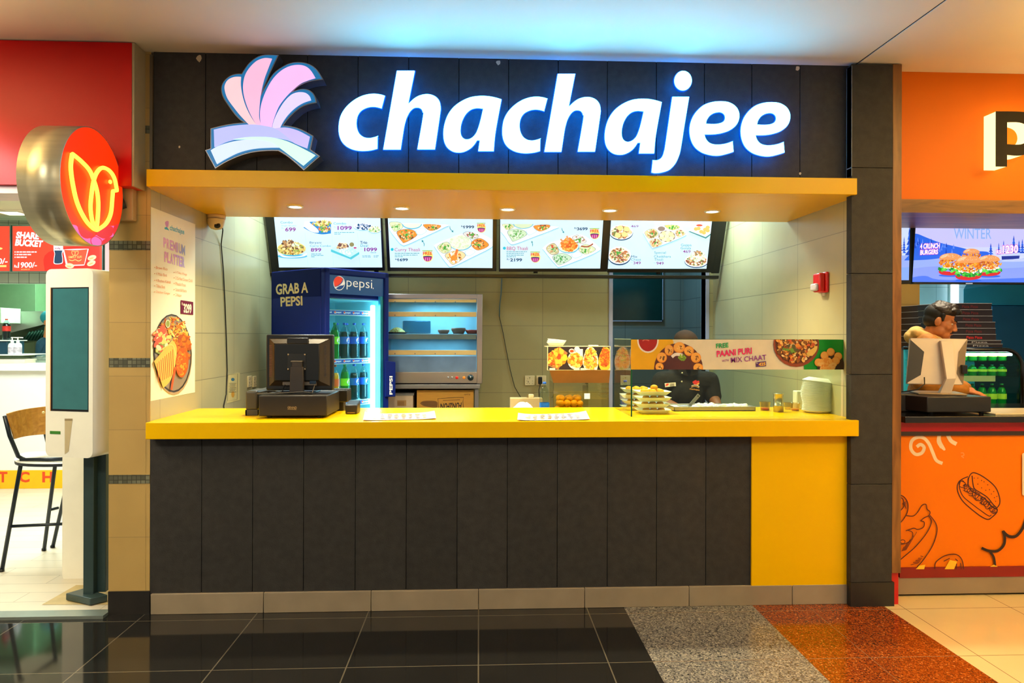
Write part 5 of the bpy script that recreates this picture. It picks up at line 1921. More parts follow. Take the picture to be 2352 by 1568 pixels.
# sockets on the back wall
for (u, v, lb) in ((1216.5, 873.5, 'white socket plate on the back wall, left of the plugged-in one'), (1243, 873.5, 'socket plate on the back wall with a black plug in it'), (1436, 873, 'socket plate on the back wall, seen through the display case\'s left glass')):
    q = P(u, v, YB)
    s = socket_plate(Matrix.Translation(q), 0.088, 0.088, lb)
    if u == 1243:
        k = MB()
        k.box(q.x - 0.028, q.x + 0.006, YB - 0.045, YB - 0.011, q.z - 0.03, q.z + 0.034, BLK, 0.006)
        k.build('adapter', label='black plug adapter pushed into the back wall socket', category='plug')
        k = MB()
        k.tube([(q.x - 0.01, YB - 0.03, q.z - 0.03), (q.x - 0.022, YB - 0.03, q.z - 0.08), (q.x - 0.02, YB - 0.04, q.z - 0.2)], 0.004, BLK, 6)
        k.build('adapter_cable', label='black lead hanging from the plug adapter on the back wall', category='cable')

# ================================================================== BACK BENCH WITH THE PURI BOX
yb0, yb1 = 0.86, 1.32
zbn = 0.93
bx0, bx1 = P(1150, 930, yb0).x, P(1446, 930, yb0).x
t = thing('work_bench', 'steel work bench behind the yellow counter, carrying the puri box', 'bench', ((bx0 + bx1) / 2, 1.08, 0))
k = MB()
k.box(bx0, bx1, yb0, yb1, zbn - 0.04, zbn, STEEL2, 0.004)
k.build('tabletop', t)
for xx in (bx0 + 0.03, bx1 - 0.03):
    for yy in (yb0 + 0.03, yb1 - 0.03):
        k = MB()
        k.box(xx - 0.018, xx + 0.018, yy - 0.018, yy + 0.018, 0, zbn - 0.04, STEEL2, 0.003)
        k.build('leg', t)

ACR = glass('acrylic', (246, 244, 232), 1.0, 0.02)
yp = 0.98
px_ = lambda u, y=yp: P(u, 880, y).x
pz_ = lambda v, y=yp: P(1330, v, y).z
t = thing('puri_box', 'clear acrylic puri box with a food photo board on top, behind the counter', 'food box', ((px_(1266) + px_(1400)) / 2, 1.1, zbn))
k = MB()
zl0, zl1 = zbn, pz_(879)
xa0, xa1 = px_(1271), px_(1399)
g = 0.004
yq = 1.26
k.box(xa0, xa1, yp, yp + g, zl0, zl1, ACR)
k.box(xa0, xa0 + g, yp, yq, zl0, zl1, ACR)
k.box(px_(1351), px_(1351) + g, yp + .02, yq, zl0, zl1, ACR)
k.box(xa1 - g, xa1, yp, yq, zl0, zl1, ACR)
k.build('front_box', t)
k = MB()
k.box(xa0 + .0, xa1, yq, yq + 0.004, zl0, pz_(850), ACR)
k.build('back_sheet', t)
k = MB()
zb_ = P(1330, 850, 0.93).z
k.hexa([(xa0, yp, zl1), (xa1, yp, zl1), (xa1, yp + g, zl1 + .002), (xa0, yp + g, zl1 + .002),
        (P(1262, 850, .93).x, 0.935, zb_), (P(1402, 850, .93).x, 0.935, zb_), (P(1402, 850, .93).x, 0.939, zb_), (P(1262, 850, .93).x, 0.939, zb_)],
       mat('sloped_brown_acrylic', (170, 124, 72), 0.06, var=0.05, coat=0.6))
k.build('sloped_sheet', t)
k = MB()
yf = 0.925
zs0, zs1 = P(1330, 850, yf).z, P(1330, 795, yf).z
k.box(P(1257, 820, yf).x, P(1402, 820, yf).x, yf + 0.001, yf + 0.006, zs0, zs1, mat('board_edge_cream', (226, 206, 150), 0.4))
k.box(P(1257, 820, yf).x, P(1402, 820, yf).x, yf + 0.006, yf + 0.22, zs1 - 0.006, zs1, mat('board_edge_cream', (226, 206, 150), 0.4))
k.build('top_board', t)
k = MB()
pr = Print(k, Vector((0, yf + 0.0008, 0)), Vector((0, -1, 0)), (1160, 740, 6.5323))
pr.clip = [(645, 366), (1570, 366), (1570, 712), (645, 712)]
FD = [mat('fried%d' % i, c, 0.5) for i, c in enumerate(((240, 130, 20), (226, 100, 10), (250, 170, 50), (200, 76, 10), (255, 196, 90), (180, 60, 14)))]
PW = mat('print_paperwhite', (240, 226, 214), 0.5)
pr.rect(645, 366, 1570, 712, mat('board_black', (38, 28, 28), 0.4))
pr.poly([(645, 480), (820, 366), (940, 460), (800, 712), (645, 650)], mat('board_brown', (150, 100, 60), 0.5))
pr.blobs(790, 530, 120, 130, 130, 30, FD[:3], 71)
pr.oval(810, 520, 66, 100, FD[0])
pr.oval(808, 515, 34, 44, FD[5])
for x, y in ((780, 590), (825, 590), (870, 545), (760, 480), (850, 440)):
    pr.oval(x, y, 34, 38, FD[2])
pr.blobs(700, 540, 50, 90, 60, 26, FD, 72)
pr.oval(900, 530, 34, 50, mat('fried_y', (240, 190, 40), 0.5))
pr.oval(1080, 400, 40, 36, PW)
pr.poly([(1060, 400), (1168, 400), (1168, 600), (1060, 600)], PW)
pr.oval(1055, 570, 118, 135, PW)
pr.oval(1000, 430, 42, 34, PW)
pr.oval(1002, 432, 32, 22, FD[5])
pr.blobs(1060, 570, 100, 100, 150, 30, [FD[0], FD[2], FD[4], FD[1]], 73)
pr.shape([(1165, 600), (1190, 480), (1240, 380), (1320, 380), (1380, 480), (1400, 600), (1380, 712, 1), (1200, 712, 1)], PW)
pr.blobs(1285, 550, 95, 165, 220, 26, [FD[0], FD[2], FD[4], FD[3], mat('fried_g', (180, 190, 70), 0.5)], 74, squash=0.4)
pr.shape([(1405, 560), (1440, 440), (1500, 380), (1560, 400), (1575, 560), (1560, 700), (1450, 712), (1410, 650)], mat('fried_y2', (240, 170, 40), 0.5))
pr.blobs(1500, 530, 72, 140, 180, 24, [FD[1], FD[3], FD[5], FD[0]], 75, squash=0.35)
k.build('photo_board', t, normals=False)
k = MB()
zk_ = pz_(850)
for u0, u1 in ((1262, 1275), (1318, 1331), (1333, 1347), (1394, 1402)):
    k.box(P(u0, 850, yf).x, P(u1, 850, yf).x, yf - 0.004, yf + 0.0, P(1330, 850, yf).z, P(1330, 845, yf).z, mat('acrylic_clip', (206, 216, 196), 0.2))
    k.build('clip', t)
    k = MB()
k.bm.free()
k = MB()
k.box(px_(1342), px_(1355), yp - 0.0015, yp - 0.0005, pz_(916), pz_(903), mat('paper_tag', (250, 246, 236), 0.6))
k.build('paper_tag', t)
# puris in the box
PURI = mat('puri_fried', (252, 156, 0), 0.5, var=0.22, scale=9, spec=0.2)
rnd = random.Random(5)
proto = None
pr_r = 0.0255
n = 0
GP = 'puris in the acrylic box'
x0_, x1_ = xa0 + 0.03, px_(1349) - 0.024
zfl = zbn
rows = [(zfl + pr_r, 5), (zfl + pr_r + 0.041, 5), (zfl + pr_r + 0.082, 4), (zfl + pr_r + 0.115, 3)]
NM = {0: 'bottom layer', 1: 'second layer', 2: 'third layer', 3: 'top layer'}
for li, (zz, cnt) in enumerate(rows):
    for row in range(3):
        yy = yp + 0.034 + row * 0.052 + (0.012 if li % 2 else 0)
        for j in range(cnt):
            s = (j + 0.5 + (0.0 if (li + row) % 2 else 0.12)) / (cnt + .12)
            pos = (x0_ + (x1_ - x0_) * s + rnd.uniform(-.002, .002), yy, zz + rnd.uniform(-0.002, 0.002) - 0.004 * row)
            lb = 'golden puri in the acrylic box, %s, %s row, %s' % (NM[li], ('front', 'middle', 'rear')[row], (['leftmost', 'second from the left', 'middle one', 'second from the right', 'rightmost'] if cnt == 5 else ['leftmost', 'second from the left', 'second from the right', 'rightmost'] if cnt == 4 else ['leftmost', 'middle one', 'rightmost'])[j])
            if proto is None:
                k = MB(Matrix.Translation(pos))
                k.ball((0, 0, 0), (pr_r, pr_r * 0.96, pr_r * 0.94), PURI, 3, jitter=0.025, rnd=random.Random(3))
                proto = k.build('puri', label=lb, category='puri', group=GP + ', ' + NM[li])
            else:
                c = proto.copy()
                COL.objects.link(c)
                c.location = Vector(pos) - Vector((0, 0, pr_r * 0.94))
                c['label'] = lb
                c['group'] = GP + ', ' + NM[li]
                c.rotation_euler = (0, 0, rnd.uniform(0, 6))
                c.scale = [rnd.uniform(0.92, 1.05)] * 3
# a few loose papri at the right of the box
for j, u in enumerate((1362, 1372, 1383, 1391)):
    q = P(u, 930, 1.06)
    k = MB(Matrix.Translation((q.x, 1.06 + 0.03 * (j % 2), zbn + 0.005)) @ Matrix.Rotation(0.3 * j, 4, 'Z'))
    k.lathe([(0, 0.028 + 0.008 * (j % 3)), (0.022, 0.03 + 0.008 * (j % 3)), (0.03, 0.02), (0.03, 0.006), (0.0, 0.0)], PURI, seg=16)
    k.build('papri', label='small fried papri piece in the box right of the puris, ' + ('nearest the puris', 'second from the puris', 'third from the puris', 'farthest from the puris')[j], category='papri', group='papri pieces')

FOAM = mat('white_foam', (255, 249, 232), 0.5, var=0.02)


def plate_proto(name, r, h, label, group, loc, scale_y=1.0):
    k = MB(Matrix.Translation(loc))
    k.lathe([(0, 0), (r * 0.72, 0), (r * 0.8, h * 0.25), (r * 0.98, h * 0.85), (r, h), (r * 0.96, h), (r * 0.78, h * 0.4), (r * 0.7, h * 0.18), (0, h * 0.18)], FOAM, seg=40, sy=scale_y)
    return k.build(name, label=label, category='plate', group=group)


zt_b = zs1 + 0.001
q = P(1277, 790, 1.03)
plates_lb = ['lowest of the foam dishes stacked on the puri box', 'middle of the foam dishes stacked on the puri box', 'uppermost of the foam dishes stacked on the puri box']
pp = plate_proto('foam_dish', 0.066, 0.028, plates_lb[0], 'foam dishes on the puri box', (q.x, 1.03, zt_b))
for i in (1, 2):
    c = pp.copy()
    COL.objects.link(c)
    c.location = pp.location + Vector((0.002 * i, 0, 0.0085 * i))
    c.rotation_euler = (0, 0.05 * i, 0)
    c['label'] = plates_lb[i]
q = P(1362, 795, 1.05)
k = MB()
k.box(q.x - 0.025, q.x + 0.03, 1.0, 1.1, zt_b, zt_b + 0.006, FOAM, 0.002)
k.build('napkin_pack', label='flat white pack lying on the puri box right of the foam dishes', category='napkins')

# bottle of water beside the box
WPL = glass('clear_pet', (232, 240, 236), 1.0, 0.03)
wb = bottle_proto('water_bottle', 0.262, 0.0345, None, mat('water_label', (28, 110, 196), 0.4, var=0.3, scale=30), CAP_B, gl=WPL, label_z=(0.22, 0.46))
q = P(1250.5, 900, 0.93)
wb.location = (q.x, 0.93, zbn)
wb['label'] = 'clear water bottle with blue cap and blue label, left of the puri box'
k = MB(Matrix.Translation((q.x, 0.93, zbn)))
k.lathe([(0.0352, 0.012), (0.0352, 0.04)], mat('water_label2', (20, 90, 190), 0.4), seg=20, caps=False)
k.lathe([(0.0353, 0.043), (0.0353, 0.056)], LOGO_W, seg=20, caps=False)
k.build('label_band', wb, normals=False)
wb2 = dup(wb, (P(1436, 900, 1.12).x, 1.12, zbn + 0.0), 'clear water bottle with blue cap standing right of the puri box, behind glass')

# white cloth bundle and a box in front of the back wall, plugs
yk = 1.05
q0, q1 = P(1174, 935, yk), P(1235, 935, yk)
k = MB()
rnd = random.Random(8)
for i in range(16):
    s = i / 15
    k.ball((q0.x + (q1.x - q0.x) * (0.08 + 0.84 * s), yk + rnd.uniform(-.01, .03), zbn + 0.035 + 0.03 * math.sin(PI * min(1, s * 1.2)) + rnd.uniform(-.006, .006)), (0.034, 0.03, 0.026 + 0.022 * math.sin(PI * s)), FOAM, 2, jitter=.08, rnd=rnd)
for i in range(9):
    k.ball((q0.x + (q1.x - q0.x) * (0.05 + 0.9 * i / 8), yk, zbn + 0.016), (0.032, 0.035, 0.016), FOAM, 2, jitter=.06, rnd=rnd)
o = k.build('cloth', label='crumpled white cloth bundle on the bench left of the water bottle', category='cloth')
md = o.modifiers.new('weld', 'REMESH')
md.mode = 'VOXEL'
md.voxel_size = 0.004
md.use_smooth_shade = True
ms = o.modifiers.new('soft', 'SMOOTH')
ms.iterations = 3
yk2 = 1.22
k = MB()
k.box(P(1172, 925, yk2).x, P(1246, 925, yk2).x, yk2, yk2 + 0.08, zbn, P(1200, 914, yk2).z, mat('tan_box', (196, 172, 120), 0.6), 0.004)
k.build('storage_box', label='low tan box behind the white cloth on the bench', category='box')
q = P(1220, 906, YB - 0.05)
k = MB()
k.box(P(1214, 908, yk2 + .04).x, P(1226, 908, yk2 + .04).x, yk2 + 0.02, yk2 + 0.06, P(1220, 914, yk2 + .04).z + 0.001, P(1220, 905, yk2 + .04).z, IV, 0.006)
for j in range(3):
    x_ = P(1214, 908, yk2 + .04).x
    z_j = P(1220, 912 - j * 2.6, yk2 + .04).z
    k.box(x_ - 0.014, x_, yk2 + 0.03, yk2 + 0.034, z_j - 0.0015, z_j + 0.0015, mat('brass_pin', (190, 150, 70), 0.3, 0.8))
k.build('plug', label='white power plug with brass pins lying on the low tan box', category='plug')

# ================================================================== GLASS DISPLAY CASE ON THE COUNTER
yg = on_plane(1449, 957, Vector((0, 0, ZT)), Vector((0, 0, 1))).y
gx0, gx1 = P(1449.5, 870, yg).x, XR - 0.012
gz1 = P(1700, 780, yg).z
yg2 = 0.64
CG = glass('case_glass', (236, 246, 238), 0.75)
EDGE = mat('glass_edge_green', (10, 84, 50), 0.15, var=.05)
t = thing('display_case', 'glass food display case on the right half of the counter, with a printed banner', 'display case', ((gx0 + gx1) / 2, 0.4, ZT))
k = MB()
k.box(gx0, gx1, yg, yg + 0.006, ZT + 0.001, gz1, CG)
k.build('front_glass', t)
k = MB()
k.box(gx0, gx0 + 0.006, yg + 0.006, yg2, ZT + 0.001, gz1, CG)
k.build('side_glass', t)
k = MB()
k.box(gx0 - 0.001, gx0 + 0.0065, yg - 0.0005, yg + 0.0065, ZT + 0.001, gz1, EDGE)
k.build('corner_edge', t)
k = MB()
k.box(gx0, gx1, yg - 0.0003, yg + 0.0063, gz1, gz1 + 0.003, EDGE)
k.box(gx0, gx0 + 0.0063, yg, yg2, gz1, gz1 + 0.003, mat('glass_edge_pale', (150, 180, 150), 0.2))
k.build('top_edge', t)
k = MB()
ban_y = yg - 0.001
by = Vector((0, ban_y, 0))
k.M = Matrix.Identity(4)
pr = Print(k, by, Vector((0, -1, 0)), (1390, 740, 6.5333))
pr.clip = [(388, 258), (3588, 258), (3588, 708), (388, 708)]
BW_, BY_, BG_ = mat('banner_white', (226, 212, 184), 0.4), mat('banner_yellow', (234, 172, 0), 0.4), mat('banner_green', (0, 150, 30), 0.4)
pr.poly([(405, 258), (3570, 258), (3588, 300), (3588, 708), (400, 708), (388, 690), (388, 290)], BW_)
pr.shape([(405, 258, 1), (1010, 258, 1), (1020, 330), (900, 520), (850, 708, 1), (400, 708, 1), (388, 680), (388, 290)], BY_)
pr.oval(642, 268, 162, 192, PW)
pr.oval(642, 268, 140, 168, mat('sauce_red', (164, 28, 20), 0.3, var=.15))
pr.line([(560, 280), (600, 258), (660, 275)], 16, mat('sauce_hi', (210, 110, 90), 0.3))
pr.oval(1100, 700, 368, 390, mat('plate_brown', (96, 44, 34), 0.4))
PO = [mat('po%d' % i, c, 0.5) for i, c in enumerate(((244, 170, 70), (236, 146, 44), (250, 190, 100), (150, 84, 20), (110, 66, 20)))]
for (x, y, rx, ry) in ((1112, 378, 88, 82), (960, 418, 68, 82), (1258, 430, 74, 74), (850, 528, 76, 78), (1362, 530, 76, 78), (816, 668, 62, 62), (1396, 680, 74, 66)):
    pr.oval(x, y, rx, ry, PO[1])
    pr.oval(x - 6, y - 8, rx * .86, ry * .86, PO[0])
    pr.blobs(x + 8, y + 8, rx * .4, ry * .4, 16, 14, PO[2:], int(x))
pr.oval(1100, 700, 212, 224, mat('tamarind', (84, 42, 40), 0.3, var=.15))
pr.line([(1000, 520), (1060, 480), (1160, 490)], 46, PW)
pr.blobs(1150, 530, 60, 40, 16, 22, [mat('lime_leaf', (160, 196, 50), 0.5), mat('herb', (110, 150, 40), 0.5)], 81)
TG, TP, TV = mat('txt_green', (0, 156, 84), 0.5), mat('txt_pink', (226, 16, 100), 0.5), mat('txt_violet', (146, 40, 150), 0.5)
zz = (1390, 740, 6.5333)
Q = lambda u, v: ((u - 1390) * 6.5333, (v - 740) * 6.5333)
pr.text('FREE', Q(1644.8, 799.6), Q(1673.4, 797.3), Q(1644.4, 789), TG, 0.03)
pr.text('PAANI PURI', Q(1646.6, 820), Q(1727.3, 812.2), Q(1646, 805.4), TP, 0.03)
pr.text('WITH', Q(1658, 831), Q(1674, 829.3), Q(1658, 826), TV, 0.02)
pr.text('MIX CHAAT', Q(1679.5, 833), Q(1760.5, 826), Q(1678.8, 821), TV, 0.014)
pr.poly([Q(1736, 831.5), Q(1759.5, 829), Q(1759.7, 840.5), Q(1736.5, 842.3)], mat('banner_purple', (84, 36, 110), 0.5))
pr.text('425', Q(1742.5, 840.5), Q(1758.5, 839), Q(1742.3, 833), mat('banner_gold', (240, 180, 30), 0.5), 0.04)
pr.text('Rs', Q(1737, 835), Q(1741, 834.7), Q(1737, 832), PW, 0.0)
pr.poly([(Q(1870, 780))[:2], Q(1937, 780), Q(1940, 848.5), Q(1847, 848.5), Q(1846, 830)], BG_)
pr.oval(*Q(1829, 790), 344, 342, mat('clay_bowl', (150, 66, 30), 0.4))
pr.oval(*Q(1829, 788), 318, 306, mat('clay_bowl_in', (104, 46, 18), 0.4))
pr.blobs(*Q(1829, 788), 296, 286, 420, 30, PO + [mat('po_t', (214, 90, 30), 0.5), mat('po_l', (250, 214, 150), 0.5)], 82)
pr.blobs(*Q(1818, 802), 130, 60, 14, 30, [mat('herb', (110, 150, 40), 0.5), mat('herb2', (90, 84, 40), 0.5)], 83)
pr.shape([Q(1852, 812), Q(1866, 800), Q(1877, 794), Q(1875, 806), Q(1864, 817)], mat('lemon', (244, 196, 90), 0.5))
pr.oval(*Q(1908, 840), 205, 225, mat('basket_dark', (60, 36, 14), 0.5))
for (u, v) in ((1894, 816), (1908, 808), (1925, 818), (1880, 832), (1920, 828)):
    pr.oval(*Q(u, v), 60, 60, PO[1])
    pr.oval(*Q(u - .6, v - .8), 48, 48, PO[0])
pr.blobs(*Q(1900, 838), 120, 90, 110, 34, PO[:3], 84)
k.build('banner', t, normals=False, label='printed banner of puris and chaat across the upper glass')

# inside the case -----------------------------------------------------------
def foam_tray(loc, rz, label, w_=0.165, d_=0.12, h_=0.024):
    t = thing('foam_tray', label, 'tray', loc, rz, 'foam trays of puris in the display case')
    k = MB(Matrix.Translation(loc) @ Matrix.Rotation(rz, 4, 'Z'))
    def ring(sx, sy, z, r=0.02):
        pts = []
        for cx, cy, a in ((sx / 2 - r, sy / 2 - r, 0), (-sx / 2 + r, sy / 2 - r, 1), (-sx / 2 + r, -sy / 2 + r, 2), (sx / 2 - r, -sy / 2 + r, 3)):
            for j in range(5):
                tt = (a + j / 4) * PI / 2
                pts.append((cx + r * math.cos(tt), cy + r * math.sin(tt), z))
        return pts
    rings = [ring(w_ * .74, d_ * .74, 0), ring(w_ * .97, d_ * .97, h_ * .9), ring(w_, d_, h_), ring(w_ * .95, d_ * .94, h_), ring(w_ * .76, d_ * .74, 0.004)]
    vs = [p for rg in rings for p in rg]
    nn = len(rings[0])
    fs = [(a * nn + i, a * nn + (i + 1) % nn, (a + 1) * nn + (i + 1) % nn, (a + 1) * nn + i) for a in range(4) for i in range(nn)]
    fs.append(tuple(range(nn))[::-1])
    fs.append(tuple(4 * nn + i for i in range(nn)))
    k.mesh(vs, fs, FOAM, True)
    k.build('tray', t)
    return t


puri_mesh = proto.data


def tray_puris(loc, rz, names, zadd=0.0):
    M_ = Matrix.Translation(loc) @ Matrix.Rotation(rz, 4, 'Z')
    spots = [(-.045, -.022, 0), (0, -.024, 0), (.046, -.02, 0), (-.044, .026, 0), (.002, .026, 0), (.046, .026, 0), (0.012, 0.0, 0.024)][:len(names)]
    for (x, y, z), nm in zip(spots, names):
        c = bpy.data.objects.new('puri', puri_mesh)
        COL.objects.link(c)
        c.location = M_ @ Vector((x, y, z + 0.003 + zadd))
        c.scale = (0.88, 0.85, 0.72)
        c['label'] = nm
        c['category'] = 'puri'
        c['group'] = 'puris on the foam trays'


orders = ['front left corner', 'middle of the front', 'front right corner', 'back left corner', 'middle of the back', 'back right corner']
yt = 0.30
lv2 = ['lowest', 'second lowest', 'third lowest', 'top']
qx = (P(1458, 940, yt).x + P(1541, 940, yt).x) / 2
lv = ['lowest one', 'second from bottom', 'third from bottom', 'top one']
zc = ZT + 0.001
for i in range(4):
    loc = (qx + (0.004, -0.003, 0.003, 0)[i], yt + 0.02, zc)
    foam_tray(loc, 0.02 * i - .03, 'white foam tray, %s in the front stack of the display case' % lv[i], 0.205, 0.15)
    if i == 3:
        tray_puris(loc, 0.0, ['puri on the front stack\'s top tray, ' + o_ for o_ in orders] + ['puri heaped uppermost on the front stack\'s top tray'])
    else:
        tray_puris(loc, 0.0, ['puri in the front stack\'s %s tray, %s' % (lv2[i], o_) for o_ in orders[:3]])
    zc += 0.0365
yt2 = 0.50
qx2 = (P(1430, 930, yt2).x + P(1492, 930, yt2).x) / 2 + .004
zc = ZT + 0.001
for i in range(4):
    loc = (qx2 + (0.0, 0.006, -0.003, 0.004)[i], yt2 + 0.02, zc)
    foam_tray(loc, 0.03 * (i % 2), 'white foam tray, %s in the rear stack of the display case' % lv[i], 0.19, 0.14)
    if i == 3:
        tray_puris(loc, 0.0, ['puri on the rear stack\'s top tray, ' + o_ for o_ in orders])
    else:
        tray_puris(loc, 0.0, ['puri in the rear stack\'s %s tray, %s' % (lv2[i], o_) for o_ in orders[:3]])
    zc += 0.0365

# serving pan with ladle
yp0, yp1 = 0.42, 0.62
xp0_, xp1_ = P(1548, 950, yp0).x, P(1735, 950, yp0).x
zpan = ZT + 0.028
t = thing('serving_pan', 'shallow steel serving pan of white curd in the display case', 'pan', ((xp0_ + xp1_) / 2, 0.4, ZT))
k = MB()
k.box(xp0_, xp1_, yp0, yp1, ZT + 0.001, ZT + 0.004, STEEL)
for (a, b2, c, d) in ((xp0_, xp1_, yp0, yp0 + .004), (xp0_, xp1_, yp1 - .004, yp1), (xp0_, xp0_ + .004, yp0, yp1), (xp1_ - .004, xp1_, yp0, yp1)):
    k.box(a, b2, c, d, ZT + 0.001, zpan, STEEL)
k.box(xp0_ - 0.008, xp1_ + 0.008, yp0 - 0.008, yp0 + 0.002, zpan - 0.003, zpan, STEEL, 0.001)
k.box(xp0_ - 0.008, xp1_ + 0.008, yp1 - 0.002, yp1 + 0.008, zpan - 0.003, zpan, STEEL, 0.001)
k.build('pan', t)
k = MB()
rnd = random.Random(4)
k.box(xp0_ + 0.005, xp1_ - 0.005, yp0 + 0.005, yp1 - 0.005, ZT + 0.004, zpan - 0.008, mat('curd_white', (246, 236, 216), 0.5))
for i in range(46):
    k.ball((rnd.uniform(xp0_ + .19, xp1_ - .03), rnd.uniform(yp0 + .02, yp1 - .02), zpan - 0.004), (rnd.uniform(.01, .022), rnd.uniform(.01, .02), rnd.uniform(.006, .016)), mat('curd_white', (246, 236, 216), 0.5), 2, jitter=.1, rnd=rnd)
k.build('curd', t)
k = MB()
a, c = P(1582, 950, 0.46), P(1606, 906, 0.47)
a.z = max(a.z, zpan - .006)
dx = (c - a).normalized()
sd = dx.cross(Vector((0, 1, 0))).normalized() * 0.011
k.hexa([a - sd, a + sd, a + sd + Vector((0, .004, 0)), a - sd + Vector((0, .004, 0)), c - sd, c + sd, c + sd + Vector((0, .004, 0)), c - sd + Vector((0, .004, 0))], STEEL, 0.002)
ld = k.build('ladle', label='steel spatula handle leaning out of the serving pan before the worker', category='spatula')
k = MB()
k.ball(a + Vector((-0.03, 0, 0.008)), (0.045, 0.03, 0.005), STEEL, 2)
k.build('blade', ld)
k = MB()
k.lathe([(0.0, -0.0007), (0.0042, -0.0007)], BLK, c - dx * 0.012, 12, axis='y', caps=False)
k.build('hanging_hole', ld)

# cups and tins
def cup(u, y, r, h, label, liq=None):
    q = P(u, 945, y)
    M_ = Matrix.Translation((q.x, y, ZT + 0.001))
    t = thing('plastic_cup', label, 'cup', (q.x, y, ZT + 0.001), 0, 'plastic cups in the display case')
    k = MB(M_)
    k.lathe([(0, 0), (r * .8, 0), (r, h), (r * 1.06, h), (r * 1.06, h - .003), (r * .97, h - .003), (r * .78, 0.003), (0, 0.003)], glass('cup_plastic', (250, 240, 220), 1.0, 0.05), seg=24)
    k.build('cup', t)
    if liq:
        k = MB(M_)
        k.lathe([(0, 0.004), (r * .77, 0.004), (r * .82, h * .28), (0, h * .28)], liq, seg=20)
        k.build('sauce', t)


cup(1757, 0.45, 0.033, 0.055, 'clear plastic sauce cup with red dregs beside the steel tin', mat('red_sauce', (190, 74, 40), 0.3))
cup(1811, 0.5, 0.030, 0.045, 'clear plastic cup between the steel tin and the plate pile')
cup(1826, 0.42, 0.03, 0.05, 'clear plastic cup with orange dregs leaning by the plate pile', mat('orange_sauce', (230, 150, 40), 0.3))
q = P(1788, 945, 0.36)
k = MB(Matrix.Translation((q.x, 0.36, ZT + 0.001)))
k.lathe([(0, 0), (0.03, 0), (0.03, 0.035), (0.0315, 0.036), (0.0315, 0.041), (0.03, 0.042), (0.03, 0.108), (0.032, 0.11), (0.032, 0.114), (0.0, 0.114)], mat('tin_steel', (190, 176, 140), 0.25, 0.85), seg=28)
k.build('steel_tin', label='tall steel spice tin standing in the display case', category='tin')
# pile of white plates
yl = 0.33
q = P(1879, 945, yl)
rp = (P(1916, 930, yl).x - P(1843, 930, yl).x) / 2
zpl = ZT + 0.001
n_pl = 27
ztop_ = P(1879, 872, yl).z
dzp = (ztop_ - zpl - 0.028) / (n_pl - 1)
pp = None
ords = ['lowest', 'second', 'third', 'fourth', 'fifth', 'sixth', 'seventh', 'eighth', 'ninth', 'tenth', 'eleventh', 'twelfth', 'thirteenth', 'fourteenth', 'fifteenth', 'sixteenth', 'seventeenth', 'eighteenth', 'nineteenth', 'twentieth', 'twenty-first', 'twenty-second', 'twenty-third', 'twenty-fourth', 'twenty-fifth', 'twenty-sixth']
rnd = random.Random(2)
for i in range(n_pl):
    lb = 'white foam plate, topmost of the tall plate pile, tilted' if i == n_pl - 1 else 'white foam plate, %s from the bottom of the tall plate pile' % ords[i] if i else 'white foam plate, lowest of the tall plate pile'
    if pp is None:
        pp = plate_proto('foam_plate', rp, 0.016, lb, 'pile of foam plates in the display case', (q.x, yl, zpl), 0.8)
    else:
        c = pp.copy()
        COL.objects.link(c)
        c.location = Vector((q.x + 0.006 * math.sin(i * 0.3) + rnd.uniform(-.0012, .0012), yl, zpl + dzp * i))
        if i > 18:
            c.rotation_euler = (-0.02, 0.012 * (i - 18), 0)
            c.location.z += 0.0
        c['label'] = lb
# upside-down lid plate on the top
k = MB(Matrix.Translation((q.x + 0.006, yl, ztop_ + 0.012)) @ Matrix.Rotation(0.13, 4, 'Y') @ Matrix.Rotation(PI, 4, 'X'))
k.lathe([(0, 0), (rp * 0.6, 0), (rp * 0.72, 0.006), (rp * 0.96, 0.02), (rp, 0.024), (rp * 0.94, 0.024), (rp * 0.7, 0.01), (0, 0.004)], FOAM, seg=40, sy=.8)
k.build('foam_bowl', label='white foam bowl turned upside down on the tall plate pile', category='bowl')
k = MB()
q = P(1832, 925, 0.55)
k.box(q.x - 0.02, q.x + 0.05, 0.52, 0.58, ZT + 0.001, P(1835, 897, 0.55).z, mat('pale_carton', (226, 226, 196), 0.6), 0.006)
k.build('napkin_holder', label='pale upright carton half hidden left of the plate pile', category='carton')

# fire alarm on the right wall
def wall_r(u, v):
    return PX(u, v, XR)


a, c = wall_r(1876, 650), wall_r(1904, 650)
z0, z1 = wall_r(1890, 673).z, wall_r(1890, 626).z
ya, yb_2 = min(a.y, c.y), max(a.y, c.y)
RED = mat('alarm_red', (214, 20, 16), 0.3, var=0.05, coat=.3)
ym_ = wall_r(1895, 650).y
t = thing('fire_alarm', 'red fire alarm strobe on the right-hand tiled wall', 'alarm', (XR, ym_, z0))
k = MB()
k.box(XR - 0.02, XR, ym_ - 0.055, ym_ + 0.06, z0, z1, RED, 0.008)
k.build('base_plate', t)
k = MB()
k.box(XR - 0.055, XR - 0.018, ym_ - 0.042, ym_ + 0.05, z0 + 0.004, z1 - 0.006, RED, 0.01)
k.build('housing', t)
k = MB()
k.box(XR - 0.075, XR - 0.05, ym_ - 0.03, ym_ + 0.045, z0 + 0.012, z0 + 0.058, mat('strobe_clear', (220, 214, 224), 0.1, 0.2), 0.01)
k.build('strobe_lens', t)
k = MB()
k.box(XR - 0.014, XR, ym_ - 0.02, ym_ + 0.012, z0 - 0.02, z0 + 0.002, mat('bracket_grey', (206, 200, 170), 0.4), 0.003)
k.build('bracket', t)

